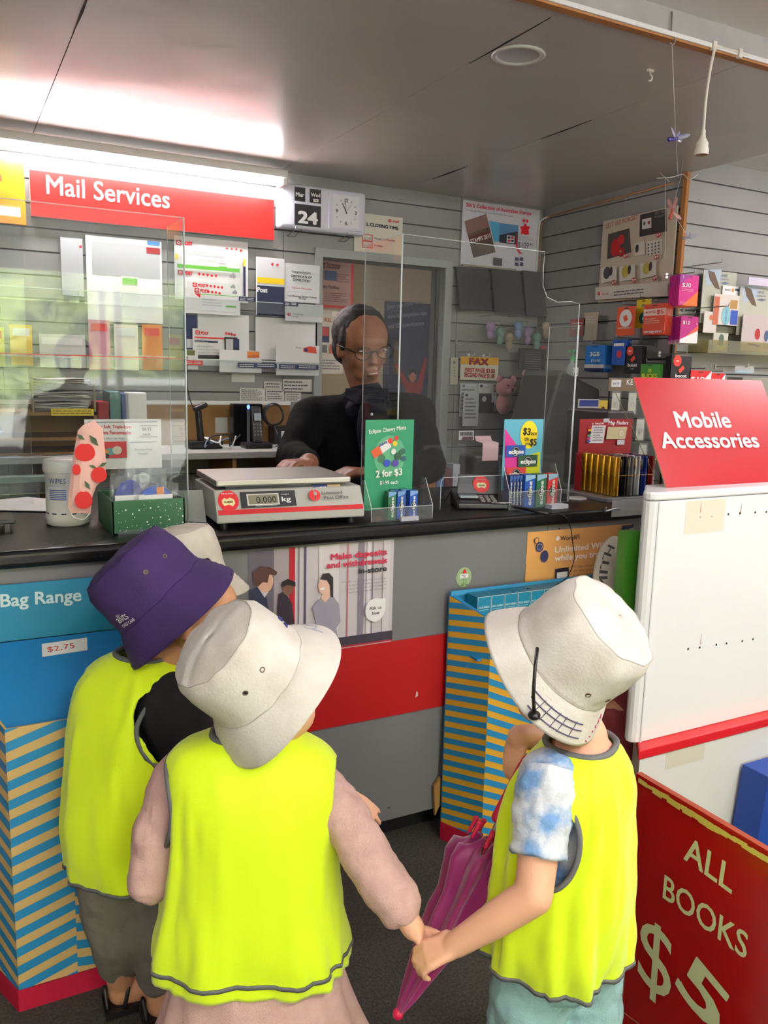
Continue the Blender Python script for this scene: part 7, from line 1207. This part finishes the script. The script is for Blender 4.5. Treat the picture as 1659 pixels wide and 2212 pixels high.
b.tube([hcen+F_*.43*s-Sd*.045*s+U_*.02*s, hcen+F_*.46*s+U_*.035*s, hcen+F_*.43*s+Sd*.045*s+U_*.02*s], .0016, PLD, 6); b.build('glasses', t)
JK = M('jacket_black', (5, 5, 7), .9, spec=.2, bump=(200, .002)); b = MB(); ya = V((bx, by, 0))
chain(b, [(nk-UPZ*.07+V((0, .02, 0)), .10), (V((bx, by+.01, 1.0)), .155), (V((bx, by, .78)), .155), (V((bx, by, .7)), .15)], JK)
for s_, e_, w_ in ((shl, ell, wl), (shr, elr, wr)): chain(b, [(nk-UPZ*.075+V((0, .02, 0)), .078), (s_, .074), (s_*.5+e_*.5, .062), (e_, .056), (e_*.15+w_*.85, .042)], JK)
cloth(b.build('jacket', t), .014, .07, .008, 3)
NV2 = M('navy_polo', (9, 13, 28), .8, spec=.2); b = MB(); fr = CV(.35, -.35, -.85); cl = nk+V((0, -.02, -.045))
b.cap(nk-UPZ*.005+V((0, -.004, 0)), .06, nk-UPZ*.05+V((0, -.02, 0)), .09, NV2); b.ball(PT(806, 925, T0-.055), (.055, .05, .12), NV2); cloth(b.build('polo_front', t), .003, .05, .005, 2)
for q_ in (-1, 1): b = MB(); p_ = PT(792, 842, T0-.06); b.prism([p_+CV(1, 0, 0)*q_*.008, p_+CV(1, 0, 0)*q_*.07+UPZ*.012+CV(0, 0, 1)*.05, p_+CV(1, 0, 0)*q_*.075-UPZ*.02+CV(0, 0, 1)*.04, p_+CV(1, 0, 0)*q_*.03-UPZ*.05-CV(0, 0, 1)*.012], CV(0, 0, -1)*.01, NV2); b.build('collar', t, bevel=.003)
for y_ in (895, 930, 970): b = MB(); b.ball(PT(803, y_, T0-.108), (.005, .003, .005), LGR, 10, 6); b.build('button', t)
b = MB()
for q_ in (-1, 1): chain(b, [(V((bx+q_*.08, by, .74)), .115), (V((bx+q_*.1, by, .4)), .09), (V((bx+q_*.1, by, .1)), .07)], P((40, 42, 48)))
cloth(b.build('trousers', t), .01, .08, .01, 2)
for q_ in (-1, 1): b = MB(); b.cap((bx+q_*.1, by+.02, .045), .045, (bx+q_*.1, by-.13, .04), .038, PLD, 14); cloth(b.build('shoe', t), 0, .05, .008, 2)
# ---------------- adult standing beside the viewer, seen only in the screen's reflection
px_, py_ = .63, -.95; t = thing('person', 'adult in dark clothes standing beside the viewer, mirrored in the left counter screen', 'person', (px_, py_, 0)); c = V((px_, py_, 0)); b = MB(); hcen = c+UPZ*1.27; head(b, hcen, (0, 1, 0), UPZ, .22, SKIN); chain(b, [(hcen, .05), (c+UPZ*1.12, .05), (c+UPZ*1.05, .09), (c+UPZ*.8, .12), (c+UPZ*.7, .12)], SKIN)
for q_ in (-1, 1):
    chain(b, [(c+UPZ*1.06, .06), (c+V((q_*.17, 0, 1.03)), .05), (c+V((q_*.22, .02, .8)), .04), (c+V((q_*.17, .16, .68)), .028)], SKIN); hand(b, c+V((q_*.17, .16, .68)), (-q_*.3, .9, .2), (0, 0, -1), .15, .3, q_, SKIN)
    chain(b, [(c+V((q_*.08, 0, .68)), .1), (c+V((q_*.09, 0, .38)), .065), (c+V((q_*.09, 0, .06)), .04), (c+V((q_*.09, .12, .035)), .03)], SKIN)
voxbody(b, t, vox=.008); b = MB(); DKC = M('dark_coat', (34, 38, 40), .9); chain(b, [(c+UPZ*1.07, .1), (c+UPZ*.85, .15), (c+UPZ*.6, .16)], DKC)
for q_ in (-1, 1): chain(b, [(c+UPZ*1.07, .08), (c+V((q_*.17, 0, 1.03)), .066), (c+V((q_*.22, .02, .8)), .055), (c+V((q_*.18, .12, .7)), .042)], DKC); chain(b, [(c+V((q_*.08, 0, .62)), .115), (c+V((q_*.09, 0, .1)), .07)], DKC)
cloth(b.build('dark_clothes', t), .008, .08, .009, 2); b = MB(); b.ball(hcen+V((0, -.015, .03)), (.1, .105, .115), HR); b.build('hair', t)
